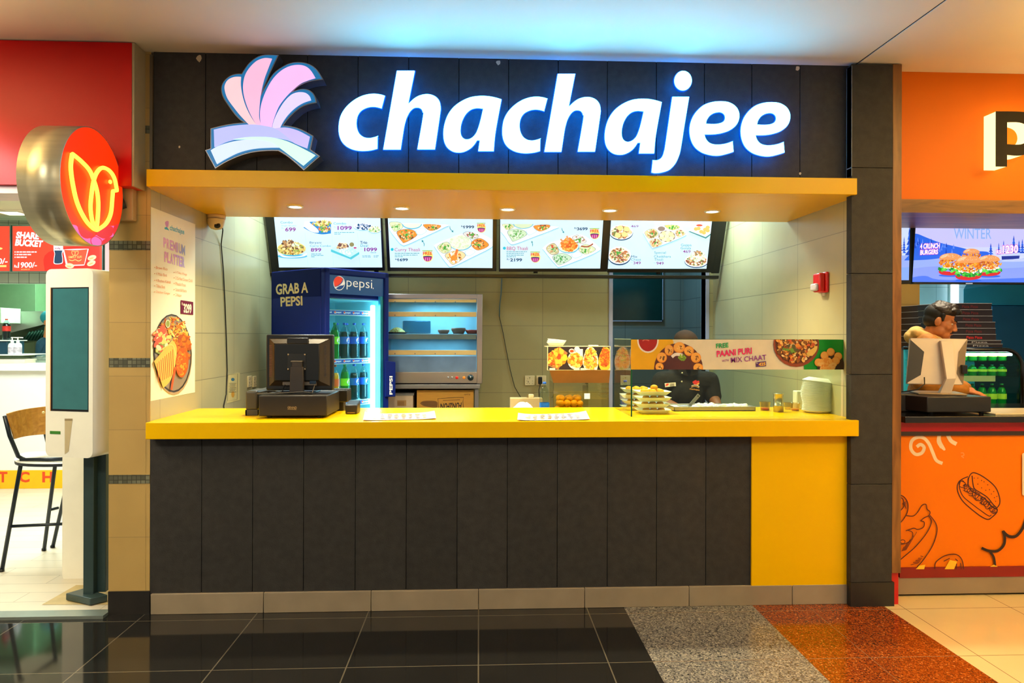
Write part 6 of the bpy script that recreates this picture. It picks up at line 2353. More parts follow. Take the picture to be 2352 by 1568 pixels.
# dark board on the corridor wall
q0, q1 = P(1398, 634, YC - 0.03), P(1523, 738, YC - 0.03)
t = thing('wall_board', 'dark green glass board with a thin metal frame on the corridor wall', 'board', ((q0.x + q1.x) / 2, YC - 0.02, q1.z))
zt2 = 2.45
k = MB()
k.box(q0.x - 0.4, q1.x - 0.008, YC - 0.028, YC - 0.001, q1.z + 0.008, zt2, mat('board_dark_green', (8, 52, 46), 0.15, var=0.1))
k.build('pane', t)
k = MB()
xf0, xf1, zf0, zf1 = q0.x - 0.41, q1.x, q1.z, zt2
k.prism([(xf0, YC - .03, zf0), (xf1, YC - .03, zf0), (xf1, YC - .03, zf1), (xf1 - .009, YC - .03, zf1), (xf1 - .009, YC - .03, zf0 + .009), (xf0, YC - .03, zf0 + .009)], (0, .029, 0), ALU)
k.build('frame', t)
k = MB()
k.box(q1.x - 0.012, q1.x + 0.001, YC - 0.032, YC - 0.001, q1.z - 0.002, q1.z + 0.02, BLK, 0.003)
k.build('corner_cap', t)

# ================================================================== SHOP ON THE RIGHT
OAK = wood('oak_veneer', (96, 60, 20), (140, 92, 36), axis=0, scale=2.2)
OAKV = wood('oak_veneer_upright', (104, 64, 24), (148, 98, 44), axis=2, scale=2.2)
ORANGE = mat('orange_panel', (232, 116, 0), 0.45, var=0.02, scale=2, spec=0.2)
yo = 0.07
rx0, rx1 = xq1 + 0.002, P(2066, 700, -0.03).x
zt_w = P(2058, 1313, -0.03).z
b = MB()
b.box(rx0, rx1, -0.05, 0.35, zt_w, ZC - 0.004, OAKV, 0.002, 1)
structure(b, 'trim_8')
box_struct('trim_9', rx0, P(2061, 1345, -0.02).x, -0.03, 0.2, 0.0, zt_w, mat('red_upright', (200, 10, 14), 0.4))
zo1, zo0 = P(2200, 166, yo).z, P(2200, 460, yo).z
b = MB()
b.box(rx1 - 0.002, 7, yo, yo + 0.1, zo0 - 0.002, ZC, ORANGE)
structure(b, 'wall_front_orange')
zb0_ = P(2200, 489, yo - 0.02).z
box_struct('trim_10', rx1 - 0.002, 7, yo - 0.02, 0.62, zb0_, zo0, OAK)
# sign letter P
yl0, yl1 = yo - 0.002, P(0, 0, 0).y
yP = -0.03
lx = lambda u: P(u, 300, yP).x
lz = lambda v: P(2300, v, yP).z
PF_ = mat('letter_face_dark', (30, 24, 18), 0.6, var=.1, spec=.2)
PS_ = glow('letter_side_warm', (255, 226, 150), 2.2)
outer = [(2288, 382, 1), (2288, 256, 1), (2345, 256), (2378, 262), (2392, 292), (2382, 336), (2350, 355), (2313, 355, 1), (2313, 382, 1)]
inner = [(2313, 280, 1), (2313, 331, 1), (2345, 331), (2362, 320), (2367, 304), (2360, 288), (2342, 280)]
L2 = [[(lx(u), lz(v)) for u, v in spline(o_, 6)] for o_ in (outer, inner)]
t = thing('sign_letter', 'dark letter P with glowing cream sides on the orange fascia', 'sign letter', (lx(2330), yo, lz(382)))
letter_part(t, 'letter_side', L2, yP + 0.002, yo - 0.001, PS_)
letter_part(t, 'letter_face', L2, yP, yP + 0.003, PF_, 0.001)

# screens
yt_ = 0.66
tx = lambda u: P(u, 580, yt_).x
tz = lambda v: P(2200, v, yt_).z


def big_tv(u0, u1, label):
    t = thing('menu_screen', label, 'screen', ((tx(u0) + tx(u1)) / 2, yt_, tz(652)), 0, 'winter menu screens of the right-hand shop')
    k = MB()
    k.box(tx(u0), tx(u1), yt_ + 0.002, yt_ + 0.05, tz(652), tz(652) + 0.56, BEZEL, 0.004)
    k.build('housing', t)
    return t


SKY1, SKY2, SNOW, SNOW2, FOR, FOR2 = S_((200, 200, 252)), S_((176, 190, 252)), S_((150, 176, 252)), S_((96, 140, 250)), S_((40, 104, 236)), S_((20, 74, 200))
Z2 = (2030, 480, 7.304)


def winter(pr, x0, x1, tilt_):
    pass


t = big_tv(2098, 2430, 'wide screen showing four crunch burgers in a winter scene')
k = MB()
pr = Print(k, Vector((0, yt_ + 0.0015, 0)), Vector((0, -1, 0)), Z2)
pr.clip = [(540, 200), (2980, 200), (2980, 1232), (478, 1222)]
pr.poly([(400, 200), (2980, 200), (2980, 1300), (400, 1300)], SKY1)
pr.shape([(400, 560), (900, 650), (1500, 640), (2980, 700), (2980, 1300, 1), (400, 1300, 1)], S_((206, 216, 255)))
pr.shape([(470, 420, 1), (560, 415), (700, 470), (850, 530), (1000, 580), (1200, 625), (1350, 660), (1500, 700), (1750, 720), (1740, 800, 1), (900, 840), (700, 860), (470, 860, 1)], FOR)
rnd = random.Random(12)
for i in range(46):
    x = rnd.uniform(480, 1300)
    y = 430 + (x - 480) * 0.26 + rnd.uniform(10, 190)
    pr.poly([(x, y - 40), (x + 16, y + 40), (x - 16, y + 40)], (FOR2, SNOW2)[i % 2])
pr.shape([(460, 860, 1), (700, 850), (900, 830), (1200, 790), (1700, 800), (2000, 860), (2300, 830), (2980, 800, 1), (2980, 1300, 1), (460, 1300, 1)], SNOW)
pr.shape([(460, 1000, 1), (900, 960), (1500, 1000), (2300, 980), (2980, 900, 1), (2980, 1300, 1), (460, 1300, 1)], S_((136, 160, 252)))
pr.shape([(460, 1150, 1), (700, 1120), (1100, 1190), (2980, 1130, 1), (2980, 1300, 1), (460, 1300, 1)], S_((74, 120, 246)))
for (x, y0_, y1_, w_) in ((1795, 570, 800, 55), (1930, 560, 760, 32), (2010, 520, 740, 34), (2180, 440, 740, 60), (2268, 520, 730, 44), (2325, 500, 740, 48), (2450, 560, 760, 60), (2600, 480, 760, 60)):
    for j in range(5):
        a = y0_ + (y1_ - y0_) * j / 5
        c = y0_ + (y1_ - y0_) * (j + 1.6) / 5.6
        ww = w_ * (0.25 + 0.19 * j)
        pr.poly([(x, a), (x + ww, c), (x - ww, c)], (FOR2, FOR)[j % 2])
pr.shape([(1950, 800, 1), (2060, 750), (2250, 735), (2310, 780, 1)], S_((200, 214, 255)))
pr.poly([(1975, 790), (2280, 780), (2270, 835), (1980, 850)], S_((30, 50, 150)))
pr.shape([(1950, 880), (2100, 850), (2300, 830), (2500, 860), (2300, 880)], S_((190, 204, 255)))
WB = S_((140, 178, 244))
pr.tbox('WINTER', 1175, 325, 1805, 500, WB, 0.06)
pr.text('4 CRUNCH', (604, 676), (938, 668), (612, 572), S_((226, 60, 200)), 0.07)
pr.text('4 CRUNCH', (608, 668), (934, 658), (616, 580), WHITE_L, 0.03)
pr.text('BURGERS', (606, 776), (912, 762), (610, 680), S_((226, 60, 200)), 0.07)
pr.text('BURGERS', (610, 768), (908, 754), (614, 688), WHITE_L, 0.03)
pr.text('RS.', (1886, 760), (1980, 756), (1890, 678), S_((226, 60, 200)), 0.07)
pr.text('RS.', (1892, 752), (1976, 748), (1896, 686), WHITE_L, 0.02)
pr.text('1230', (1988, 756), (2256, 742), (1992, 602), S_((226, 60, 200)), 0.06)
pr.text('1230', (1994, 748), (2250, 734), (1998, 612), WHITE_L, 0.02)
BUN, BUN2, CHK, LET, TOM, MAYO = S_((240, 160, 96)), S_((252, 196, 150)), [S_((244, 160, 40)), S_((226, 116, 20)), S_((252, 190, 80)), S_((190, 90, 30))], [S_((60, 200, 60)), S_((20, 140, 50)), S_((110, 230, 90))], S_((216, 40, 50)), S_((250, 244, 236))


def burger(cx, top, s, seed):
    """drawn upright: bun, chicken, mayonnaise, lettuce, lower bun; s = half width"""
    pr.oval(cx, top + s * 1.95, s * 1.05, s * 0.12, FOR)
    pr.shape([(cx - s, top + s * 1.55), (cx, top + s * 1.62), (cx + s, top + s * 1.5), (cx + s * .85, top + s * 1.8), (cx, top + s * 1.95), (cx - s * .85, top + s * 1.84)], TOM)
    pr.blobs(cx, top + s * 1.4, s * 1.12, s * 0.2, 60, s * 0.17, LET, seed, squash=.6)
    pr.blobs(cx + s * .1, top + s * 1.2, s * .9, s * .1, 24, s * .14, [MAYO], seed + 1)
    pr.blobs(cx, top + s * 0.85, s * 1.08, s * 0.4, 120, s * 0.13, CHK, seed + 2, squash=.55)
    pr.shape([(cx - s, top + s * .55, 1), (cx - s * .9, top + s * .25), (cx - s * .4, top + s * .02), (cx + s * .3, top), (cx + s * .85, top + s * .2), (cx + s * 1.02, top + s * .5, 1), (cx + s * .3, top + s * .58), (cx - s * .5, top + s * .56)], BUN)
    pr.shape([(cx - s * .9, top + s * .4), (cx - s * .7, top + s * .16), (cx - s * .2, top + s * .06), (cx - s * .3, top + s * .25), (cx - s * .7, top + s * .42)], BUN2)
    pr.blobs(cx, top + s * .24, s * .7, s * .14, 24, s * .03, [S_((255, 226, 200))], seed + 3)


burger(1470, 665, 140, 91)
burger(1120, 742, 190, 92)
burger(1770, 775, 180, 93)
burger(1420, 785, 210, 94)
pr.clip = None
k.build('display', t, normals=False)
k = MB()
pr = Print(k, Vector((0, yt_ + 0.0012, 0)), Vector((0, -1, 0)), Z2)
pr.rect(1375, 1240, 1490, 1254, S_((200, 200, 200)))
k.build('maker_plate', t, normals=False)
t = big_tv(1905, 2093, 'winter screen half hidden behind the oak post, left of the burgers')
k = MB()
pr = Print(k, Vector((0, yt_ + 0.0015, 0)), Vector((0, -1, 0)), Z2)
pr.clip = [(-880, 200), (442, 200), (420, 1192), (-880, 1192)]
pr.poly([(-1600, 200), (450, 200), (450, 1200), (-1600, 1200)], S_((206, 224, 255)))
pr.shape([(-1600, 780, 1), (240, 780), (450, 760, 1), (450, 1200, 1), (-1600, 1200, 1)], SNOW)
pr.shape([(-1600, 1000, 1), (240, 980), (450, 960, 1), (450, 1200, 1), (-1600, 1200, 1)], S_((130, 170, 252)))
for (x, y0_, y1_, w_) in ((285, 480, 740, 40), (340, 460, 740, 40), (430, 290, 860, 90), (240, 540, 720, 40), (150, 480, 740, 60), (50, 430, 740, 60)):
    for j in range(6):
        a = y0_ + (y1_ - y0_) * j / 6
        c = y0_ + (y1_ - y0_) * (j + 1.6) / 6.6
        ww = w_ * (0.2 + 0.16 * j)
        pr.poly([(x, a), (x + ww, c), (x - ww, c)], (FOR2, FOR)[j % 2])
pr.shape([(200, 740, 1), (250, 665), (330, 735, 1)], S_((220, 228, 255)))
pr.poly([(200, 740), (300, 740), (300, 785), (200, 785)], S_((30, 60, 150)))
k.build('display', t, normals=False)

# interior: beige column, kitchen wall, hood
TILE_R = tiles('right_column_tile', (176, 138, 66), (120, 94, 50), 0.6, 0.3, 'xz', gap=0.003, rough=0.4, off=(0, P(2090, 775, 2.3).z))
box_struct('wall_right_column', P(2055, 760, 2.3).x - 0.25, P(2112, 760, 2.3).x, 2.3, 2.6, 0, 2.9, TILE_R)
TILE_K = tiles('kitchen_white_tile', (200, 224, 224), (130, 160, 166), 0.5, 0.3, 'xz', gap=0.004, rough=0.25)
b = MB()
b.box(XR + 0.12, 8, 4.4, 4.5, 0, 2.9, TILE_K)
structure(b, 'wall_kitchen')
box_struct('wall_kitchen_side', 7.9, 8, 0.2, 4.4, 0, 2.9, mat('kitchen_side_paint', (190, 200, 190), 0.6))
box_struct('ceiling_right', XR + 0.12, 8, 0.3, 4.5, 2.85, 2.9, mat('booth_ceiling', (226, 226, 214), 0.8))
LT = glow('kitchen_tube', (226, 244, 255), 7.0)
q0, q1 = P(2186, 652, 4.36), P(2200, 740, 4.36)
t = thing('tube_light', 'bright upright tube light on the right-hand kitchen\'s back wall', 'lamp', ((q0.x + q1.x) / 2, 4.36, q1.z - 0.3))
k = MB()
k.box(q0.x, q1.x, 4.34, 4.37, q1.z - 0.3, q0.z + 0.5, LT, 0.008)
k.build('tube', t)
k = MB()
k.box(q0.x - 0.01, q1.x + 0.01, 4.37, 4.399, q1.z - 0.33, q0.z + 0.53, mat('white_paint', (230, 234, 232), 0.4), 0.004)
k.build('fitting', t)
TEALM = mat('teal_steel', (24, 132, 160), 0.35, 0.5, var=0.12, scale=3)
q0, q1 = P(2213, 672, 3.6), P(2350, 700, 3.6)
t = thing('extraction_hood', 'large teal-lit steel extraction hood behind the pizza boxes', 'hood', (q0.x + 1.0, 3.9, 1.8))
k = MB()
zhb = P(2300, 702, 3.55).z + 0.006
k.hexa([(q0.x, 3.6, zhb), (q0.x + 2.0, 3.6, zhb), (q0.x + 2.0, 4.3, zhb), (q0.x + 0.75, 4.3, zhb), (q0.x, 3.6, P(2213, 664, 3.6).z), (q0.x + 2.0, 3.6, P(2213, 664, 3.6).z + .28), (q0.x + 2.0, 4.3, 2.6), (q0.x + 0.75, 4.3, 2.5)], TEALM, 0.004)
k.build('canopy', t)
k = MB()
k.box(P(2278, 800, 3.55).x, P(2352, 800, 3.55).x + 0.6, 3.55, 4.3, 0.2, P(2300, 702, 3.55).z, mat('teal_steel_dark', (14, 84, 118), 0.35, 0.5, var=0.15, scale=3), 0.006)
k.build('steel_cabinet', label='dark teal steel cabinet below the extraction hood', category='cabinet')

# counter
yr = 0.085
xr0, xr1 = P(2066, 1000, yr).x, 5.2
rz = lambda v: P(2100, v, yr).z
BLKTOP = mat('black_granite_top', (30, 26, 22), 0.12, var=0.2, scale=30)
k = MB()
k.box(xr0, xr1, 0.03, 0.80, rz(968.5), rz(954), BLKTOP, 0.003)
k.build('worktop', label='black polished worktop of the right-hand shop\'s counter', category='countertop')
ZR = rz(954)
t = thing('counter_base', 'orange counter front painted with burgers and a sandwich, right-hand shop', 'counter', (3.4, 0.3, 0))
k = MB()
k.box(xr0, xr1, yr, 0.6, rz(1326), rz(969), ORANGE, 0.0)
k.build('front', t)
k = MB()
k.box(xr0, xr1, yr - 0.012, yr + 0.01, rz(990), rz(968.5), mat('band_red', (170, 4, 8), 0.35))
k.box(xr0, xr1, yr - 0.010, yr + 0.01, rz(1000), rz(990), mat('band_dark', (50, 38, 30), 0.4))
k.build('band', t)
k = MB()
pr = Print(k, Vector((0, yr - 0.0005, 0)), Vector((0, -1, 0)), (2030, 960, 3.562))
pr.clip = [(126, 140), (1300, 140), (1300, 1235), (126, 1235)]
LN = mat('mural_brown', (74, 26, 10), 0.5)
WH = mat('mural_cream', (232, 204, 168), 0.5)
YM = mat('mural_yellow', (250, 190, 30), 0.5)
K2 = mat('mural_black', (40, 16, 8), 0.5)
pr.line([(270, 235), (300, 215), (330, 240), (310, 285), (260, 295), (222, 250), (230, 185), (280, 155), (330, 165), (370, 210), (400, 280), (430, 345), (480, 370)], 27, WH)
pr.line([(450, 140), (455, 200), (500, 262)], 38, WH, taper=True)
pr.line([(455, 130), (450, 190), (475, 240)], 30, WH)
pr.line([(520, 130), (550, 185), (595, 212)], 32, WH)
pr.line([(630, 285), (650, 285), (655, 305), (635, 310), (655, 325)], 8, mat('mural_faded', (246, 140, 70), 0.5))
# sandwich
W8 = 9
pr.line([(690, 540), (695, 490), (720, 450), (760, 452), (830, 490), (910, 560), (945, 640), (948, 700), (920, 740)], W8, LN)
pr.line([(722, 470), (730, 540), (745, 580), (800, 615), (850, 650), (890, 700), (920, 730)], W8, LN)
pr.line([(690, 490), (690, 550), (715, 590), (760, 620), (830, 660), (880, 720), (925, 745)], W8, LN)
pr.line([(690, 478), (640, 500), (605, 540), (605, 600), (640, 670), (700, 730), (790, 800), (850, 828), (885, 810), (925, 770), (925, 740)], W8, LN)
pr.line([(625, 520), (620, 570), (650, 640), (720, 700), (800, 760), (860, 800), (880, 790)], 7, LN)
rnd = random.Random(6)
for i in range(13):
    s = i / 12
    cx, cy = 640 + 270 * s, 545 + 215 * s
    j = lambda a: rnd.uniform(-a, a)
    z = rnd.uniform(.6, 1.25)
    pr.line([(cx - 22 * z + j(5), cy - 14 * z + j(6)), (cx + j(8), cy - 26 * z), (cx + 24 * z, cy - 6 + j(8)), (cx + 10 + j(8), cy + 18 * z), (cx - 16 * z, cy + 14 + j(6))], 6, LN, closed=i % 3 != 1)
    if i % 2:
        pr.line([(cx - 14, cy + 24 + j(5)), (cx + 8 + j(6), cy + 38), (cx + 24, cy + 22 + j(5))], 5, LN)
    else:
        pr.line([(cx - 30, cy - 26 + j(6)), (cx - 8 + j(5), cy - 40), (cx + 16, cy - 30 + j(5))], 5, LN)
for i in range(24):
    pr.oval(rnd.uniform(760, 920), 0, 0.1, 0.1, LN) if False else None
for (x, y) in ((770, 490), (800, 510), (770, 540), (820, 520), (850, 545), (800, 570), (835, 590), (865, 585), (880, 620), (900, 600), (905, 650), (915, 680), (925, 640), (740, 490)):
    pr.oval(x, y, 4, 4, LN)
# burger at the left edge
pr.line([(120, 630), (160, 640), (195, 690), (195, 760), (165, 820), (120, 872)], 8, LN)
pr.line([(120, 650), (155, 660), (165, 720), (120, 770)], 7, LN)
for i in range(8):
    pr.line([(150 + i * 4, 740 + i * 4 - 40), (185, 720 + i * 9 - 40)], 4, LN)
pr.line([(180, 795), (240, 800), (280, 765), (310, 715), (345, 705), (355, 745), (378, 765), (370, 795), (330, 815), (300, 840)], 7, LN)
pr.line([(300, 838), (330, 850), (325, 890), (280, 910), (245, 900), (200, 915), (180, 920)], 7, LN)
pr.line([(370, 800), (390, 850), (350, 940), (260, 1050), (180, 1120), (120, 1170)], 8, LN)
pr.line([(378, 795), (425, 860), (435, 930), (400, 1040), (330, 1150), (270, 1220)], 8, LN)
pr.line([(190, 915), (235, 935), (230, 985), (190, 1020), (130, 1035)], 6, LN)
pr.oval(155, 1010, 22, 18, LN)
pr.oval(155, 1010, 16, 12, ORANGE)
for i in range(5):
    pr.line([(220 + i * 20, 1200 - i * 18), (290 + i * 8, 1180 - i * 12)], 5, LN)
    pr.line([(270 - i * 26, 930 + i * 30), (180 - i * 8, 1080 + i * 2)], 4, LN)
pr.poly([(262, 1235), (290, 1205), (340, 1198), (330, 1235)], YM)
pr.line([(418, 1240), (425, 1180), (480, 1135), (540, 1115), (600, 1118), (640, 1160), (655, 1240)], 8, LN)
pr.line([(490, 1170), (540, 1145)], 7, LN)
pr.line([(585, 1150), (605, 1168)], 7, LN)
pr.line([(595, 1190), (592, 1240)], 7, LN)
pr.line([(628, 1185), (634, 1240)], 7, LN)
pr.poly([(498, 1235), (540, 1160), (600, 1172), (575, 1235)], YM)
# thick scalloped line
pr.line([(800, 1062), (860, 1085), (930, 1085), (980, 1040), (990, 980), (975, 920)], 22, K2)
pr.line([(868, 1090), (900, 1140), (910, 1210)], 20, K2)
pr.line([(975, 925), (1020, 965), (1080, 965), (1130, 910), (1160, 840), (1180, 780)], 24, K2)
pr.poly([(868, 1215), (900, 1198), (935, 1215)], YM)
pr.rect(1132, 285, 1260, 632, WH, 14)
k.build('mural', t, normals=False)
k = MB()
k.box(xr0 - 0.0, xr1, yr - 0.006, yr + 0.02, rz(1326), rz(1302), mat('skirt_red', (128, 6, 4), 0.4))
k.build('red_plinth', t)
k = MB()
k.box(P(2062, 1340, yr).x, xr1, yr - 0.002, yr + 0.06, 0.012, rz(1325), mat('plinth_grey', (140, 122, 100), 0.45, var=0.12, scale=4), 0.002)
k.build('kick_board', t)
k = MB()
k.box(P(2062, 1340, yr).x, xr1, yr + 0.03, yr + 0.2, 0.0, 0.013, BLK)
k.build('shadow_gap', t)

# till of the right shop
yd = 0.14
dx0, dx1 = P(2130, 930, yd).x, P(2277, 930, yd).x
zd_ = P(2200, 911, yd).z
t = thing('cash_drawer', 'black cash drawer on the right-hand shop\'s worktop, under the white monitor', 'cash drawer', ((dx0 + dx1) / 2, 0.35, ZR))
k = MB()
DB = mat('drawer_black', (32, 30, 30), 0.4, var=.1)
k.hexa([(dx0, yd, ZR + .012), (dx1, yd, ZR + .012), (dx1 - 0.05, yd + .42, ZR + .012), (dx0 - 0.12, yd + .36, ZR + .012), (dx0, yd, zd_), (dx1, yd, zd_), (dx1 - 0.05, yd + .42, zd_), (dx0 - 0.12, yd + .36, zd_)], DB, 0.005)
k.build('casing', t)
for xx, yy in ((dx0 + 0.04, yd + .03), (dx1 - 0.04, yd + 0.03), (dx0 - .06, yd + .3), (dx1 - .09, yd + .35)):
    k = MB()
    k.lathe([(0.012, 0), (0.012, 0.014)], BLK, (xx, yy, ZR), 10)
    k.build('foot', t)
# monitor, turned a little; built in its own frame
ym2 = 0.30
qc = P(2160, 850, ym2)
MM = Matrix.Translation((qc.x, ym2, 0)) @ Matrix.Rotation(math.radians(-18), 4, 'Z')
WHM = mat('monitor_white', (226, 208, 184), 0.4, var=0.03)
t = thing('till_monitor', 'white and black till monitor seen from behind, before the man in the jacket', 'monitor', (qc.x, ym2, zd_), math.radians(-18))


def mpx(u, v):
    """pixel -> local (x, z) on the monitor's back plane"""
    n = MM.to_3x3() @ Vector((0, -1, 0))
    l = MM.inverted() @ on_plane(u, v, Vector((qc.x, ym2, 0)), n)
    return l.x, l.z


k = MB(MM)
cn_ = [mpx(2083, 882), mpx(2212, 884), mpx(2231, 778), mpx(2097, 776)]
k.hexa([(cn_[0][0], 0.0, cn_[0][1]), (cn_[1][0], 0.0, cn_[1][1]), (cn_[1][0], 0.035, cn_[1][1]), (cn_[0][0], 0.035, cn_[0][1]),
        (cn_[3][0], 0.06, cn_[3][1]), (cn_[2][0], 0.06, cn_[2][1]), (cn_[2][0], 0.095, cn_[2][1] - .004), (cn_[3][0], 0.095, cn_[3][1] - .004)], WHM, 0.006)
k.build('housing', t)
k = MB(MM)


def mface(pxs, y, m_):
    """panel on the leaning back: y offset grows with height like the housing"""
    out = []
    for u, v in pxs:
        x, z = mpx(u, v)
        s = (z - cn_[0][1]) / (cn_[3][1] - cn_[0][1])
        out.append((x, 0.06 * s - y, z))
    k.face(out, m_)


DV = mat('monitor_vent_black', (28, 24, 24), 0.5)
mface([(2081, 880), (2116, 861), (2127, 808), (2097, 780)], 0.002, DV)
k.build('left_vent', t, normals=False)
k = MB(MM)
mface([(2212, 884), (2199, 858), (2207, 808), (2229, 779)], 0.002, mat('monitor_vent_tan', (120, 98, 66), 0.5))
k.build('right_vent', t, normals=False)
k = MB(MM)
a = [mpx(2172, 870), mpx(2186, 868), mpx(2192, 782), mpx(2163, 782)]
k.hexa([(a[0][0] - .01, -0.05, a[0][1]), (a[1][0] + 0.01, -0.05, a[1][1]), (a[1][0] + 0.01, -0.02, a[1][1]), (a[0][0] - .01, -0.02, a[0][1]),
        (a[3][0], 0.02, a[3][1]), (a[2][0], 0.02, a[2][1]), (a[2][0], 0.055, a[2][1]), (a[3][0], 0.055, a[3][1])], WHM, 0.004)
c0, c1 = mpx(2155, 902), mpx(2182, 902)
k.hexa([(c0[0], -0.02, zd_ + .004), (c1[0], -0.02, zd_ + .004), (c1[0], 0.03, zd_ + .004), (c0[0], 0.03, zd_ + .004),
        (a[0][0] - .01, -0.05, a[0][1] + .004), (a[1][0] + .01, -0.05, a[1][1] + .004), (a[1][0] + .01, -0.02, a[1][1] + .004), (a[0][0] - .01, -0.02, a[0][1] + .004)], WHM, 0.003)
k.build('stand', t)
k = MB(MM)
c0, c1 = mpx(2103, 904), mpx(2214, 904)
k.box(c0[0], c1[0], -0.06, 0.16, zd_ + 0.001, zd_ + 0.012, mat('monitor_base', (150, 128, 98), 0.4), 0.004)
k.build('stand_base', t)
k = MB(MM)
a0, a1 = mpx(2209, 858), mpx(2221, 838)
k.box(a0[0], a1[0], -0.012, 0.03, a0[1], a1[1], BLK, 0.003)
k.build('card_swipe', t)
k = MB(MM)
x_, z_1 = mpx(2122, 866)
k.tube([(x_, -0.01, z_1), (x_ - .004, -0.03, z_1 - .04), (x_ - 0.05, -0.05, zd_ + 0.03), (x_ - 0.13, -0.02, zd_ + 0.012)], 0.0035, BLK, 6)
k.build('cable', t)
k = MB()
q0, q1 = P(2066, 910, 0.42), P(2092, 956, 0.42)
k.box(q0.x - 0.16, q1.x - 0.05, 0.28, 0.40, ZR, P(2070, 900, .42).z, DB, 0.008)
k.build('receipt_printer', label='black receipt printer half hidden by the oak post', category='printer')
k = MB()
q0, q1 = P(2185, 896, 0.62), P(2245, 896, 0.62)
k.box(q0.x - .2, q1.x - 0.0, 0.62, 0.75, ZR + 0.03, ZR + 0.046, BLK, 0.004)
k.box(q0.x - .15, q1.x - 0.05, 0.64, 0.73, ZR + 0.0, ZR + 0.031, BLK, 0.004)
k.build('keyboard', label='black keyboard shelf behind the white till monitor', category='keyboard')
k = MB()
q0 = P(2270, 950, 0.16)
k.box(q0.x, q0.x + 0.6, 0.10, 0.42, ZR, ZR + 0.008, mat('menu_tray_mat', (226, 206, 160), 0.4, var=.1), 0.002)
k.build('menu_sheet', label='cream menu sheet lying on the black worktop beside the cash drawer', category='menu')

# curved glass drinks chiller with pizza boxes on top
yc_ = 1.22
cx0, cx1 = P(2170, 870, yc_).x, P(2347, 870, yc_).x
zc0_, zc1_ = 0.95, P(2300, 803, yc_).z
BLKF = mat('chiller_black', (14, 14, 16), 0.25, coat=.4)
ch = thing('drinks_chiller', 'curved glass chiller with black frame and green bottles, behind the man', 'chiller', ((cx0 + cx1) / 2, 1.5, zc0_))
yc2 = 1.75
R_ = 0.13
prof = []
for i in range(9):
    a_ = PI / 2 * i / 8
    prof.append((cx1 - R_ + R_ * math.sin(a_), zc1_ - R_ + R_ * math.cos(a_)))
outl = [(cx0, zc1_)] + prof + [(cx1, zc0_)]
k = MB()
for (x_a, z_a), (x_b, z_b) in zip(outl, outl[1:]):
    pass
k.tube([(x_, yc_, z_) for x_, z_ in outl], 0.016, BLKF, 8)
k.tube([(x_, yc2, z_) for x_, z_ in outl], 0.016, BLKF, 8)
k.build('frame', ch)
k = MB()
tg = 0.004
for (x_a, z_a), (x_b, z_b) in zip(outl, outl[1:]):
    k.face([(x_a, yc_, z_a), (x_b, yc_, z_b), (x_b, yc2, z_b), (x_a, yc2, z_a)], BLKF if x_b > cx1 - 0.03 or True else CG)
k.build('shell', ch)
k = MB()
k.face([(x_, yc_ + 0.002, z_) for x_, z_ in outl] + [(cx0, yc_ + 0.002, zc0_)], glass('chiller_glass', (214, 255, 246), 0.5))
k.build('front_glass', ch)
k = MB()
k.box(cx0, cx1, yc2 - 0.02, yc2 - 0.01, zc0_, zc1_ - 0.01, mat('chiller_back', (60, 190, 206), 0.3, emis=.15))
k.box(cx0, cx1, yc_, yc2, zc0_ - 0.04, zc0_, BLKF)
k.build('back', ch)
k = MB()
k.box(cx0, cx1 - 0.05, yc_ + 0.03, yc_ + 0.05, P(2300, 817, yc_).z, P(2300, 811, yc_).z, glow('chiller_tube', (220, 250, 255), 14.0), 0.003)
k.build('light_tube', ch)
zsh = P(2300, 866, yc_).z
zsh2 = zsh + 0.115
for zz in (zsh, zsh2):
    k = MB()
    k.box(cx0, cx1 - 0.03, yc_ + 0.04, yc2 - 0.03, zz - 0.006, zz, glass('chiller_shelf', (200, 250, 236), 0.5))
    k.build('shelf', ch)
k = MB()
k.box(cx0, P(2289, 870, yc_).x, yc_ + 0.012, yc_ + 0.016, P(2300, 876, yc_).z, P(2300, 863, yc_).z, mat('price_rail', (206, 190, 150), 0.4))
k.build('price_rail', ch)
cx1b = cx1 - 0.06
sl = bottle_proto('drink_bottle', 0.20, 0.032, GREENL, mat('label_yellow_green', (190, 206, 60), 0.4, var=.1, emis=.2), CAP_G, 0.86, gl=GLG)
n_ = 0
names_x = ['first', 'second', 'third', 'fourth', 'fifth', 'sixth', 'seventh', 'eighth', 'ninth']
for zz, cnt, h_s, rowname in ((zsh2, 7, 0.42, 'top shelf'), (zsh, 7, 0.44, 'middle shelf'), (zc0_, 6, 1.0, 'floor')):
    for j in range(cnt):
        x_ = cx1b - 0.02 - j * 0.077
        pos = (x_, yc_ + 0.10, zz + 0.001)
        lb = 'green bottle on the chiller\'s %s, %s from the right' % (rowname, names_x[j])
        if n_ == 0:
            sl.location = pos
            sl['label'] = lb
            sl['group'] = 'green bottles in the chiller'
            sl.scale = (1, 1, h_s)
        else:
            dup(sl, pos, lb, 'green bottles in the chiller', scale=(1, 1, h_s))
        n_ += 1
# chiller stands on a cabinet
k = MB()
k.box(cx0 - 0.1, cx1 + 0.3, yc_ - 0.03, yc2 + 0.05, 0.0, zc0_ - 0.041, STEEL2, 0.004)
k.build('back_cabinet', label='steel cabinet carrying the curved drinks chiller', category='cabinet')
# boxes
PBX = mat('pizza_box_black', (36, 24, 30), 0.4, var=.08)
PBE = mat('pizza_box_edge', (190, 190, 196), 0.5)
PBR = mat('pizza_box_red', (120, 34, 36), 0.5)
PBR2 = mat('pizza_box_bright_red', (226, 30, 30), 0.5)


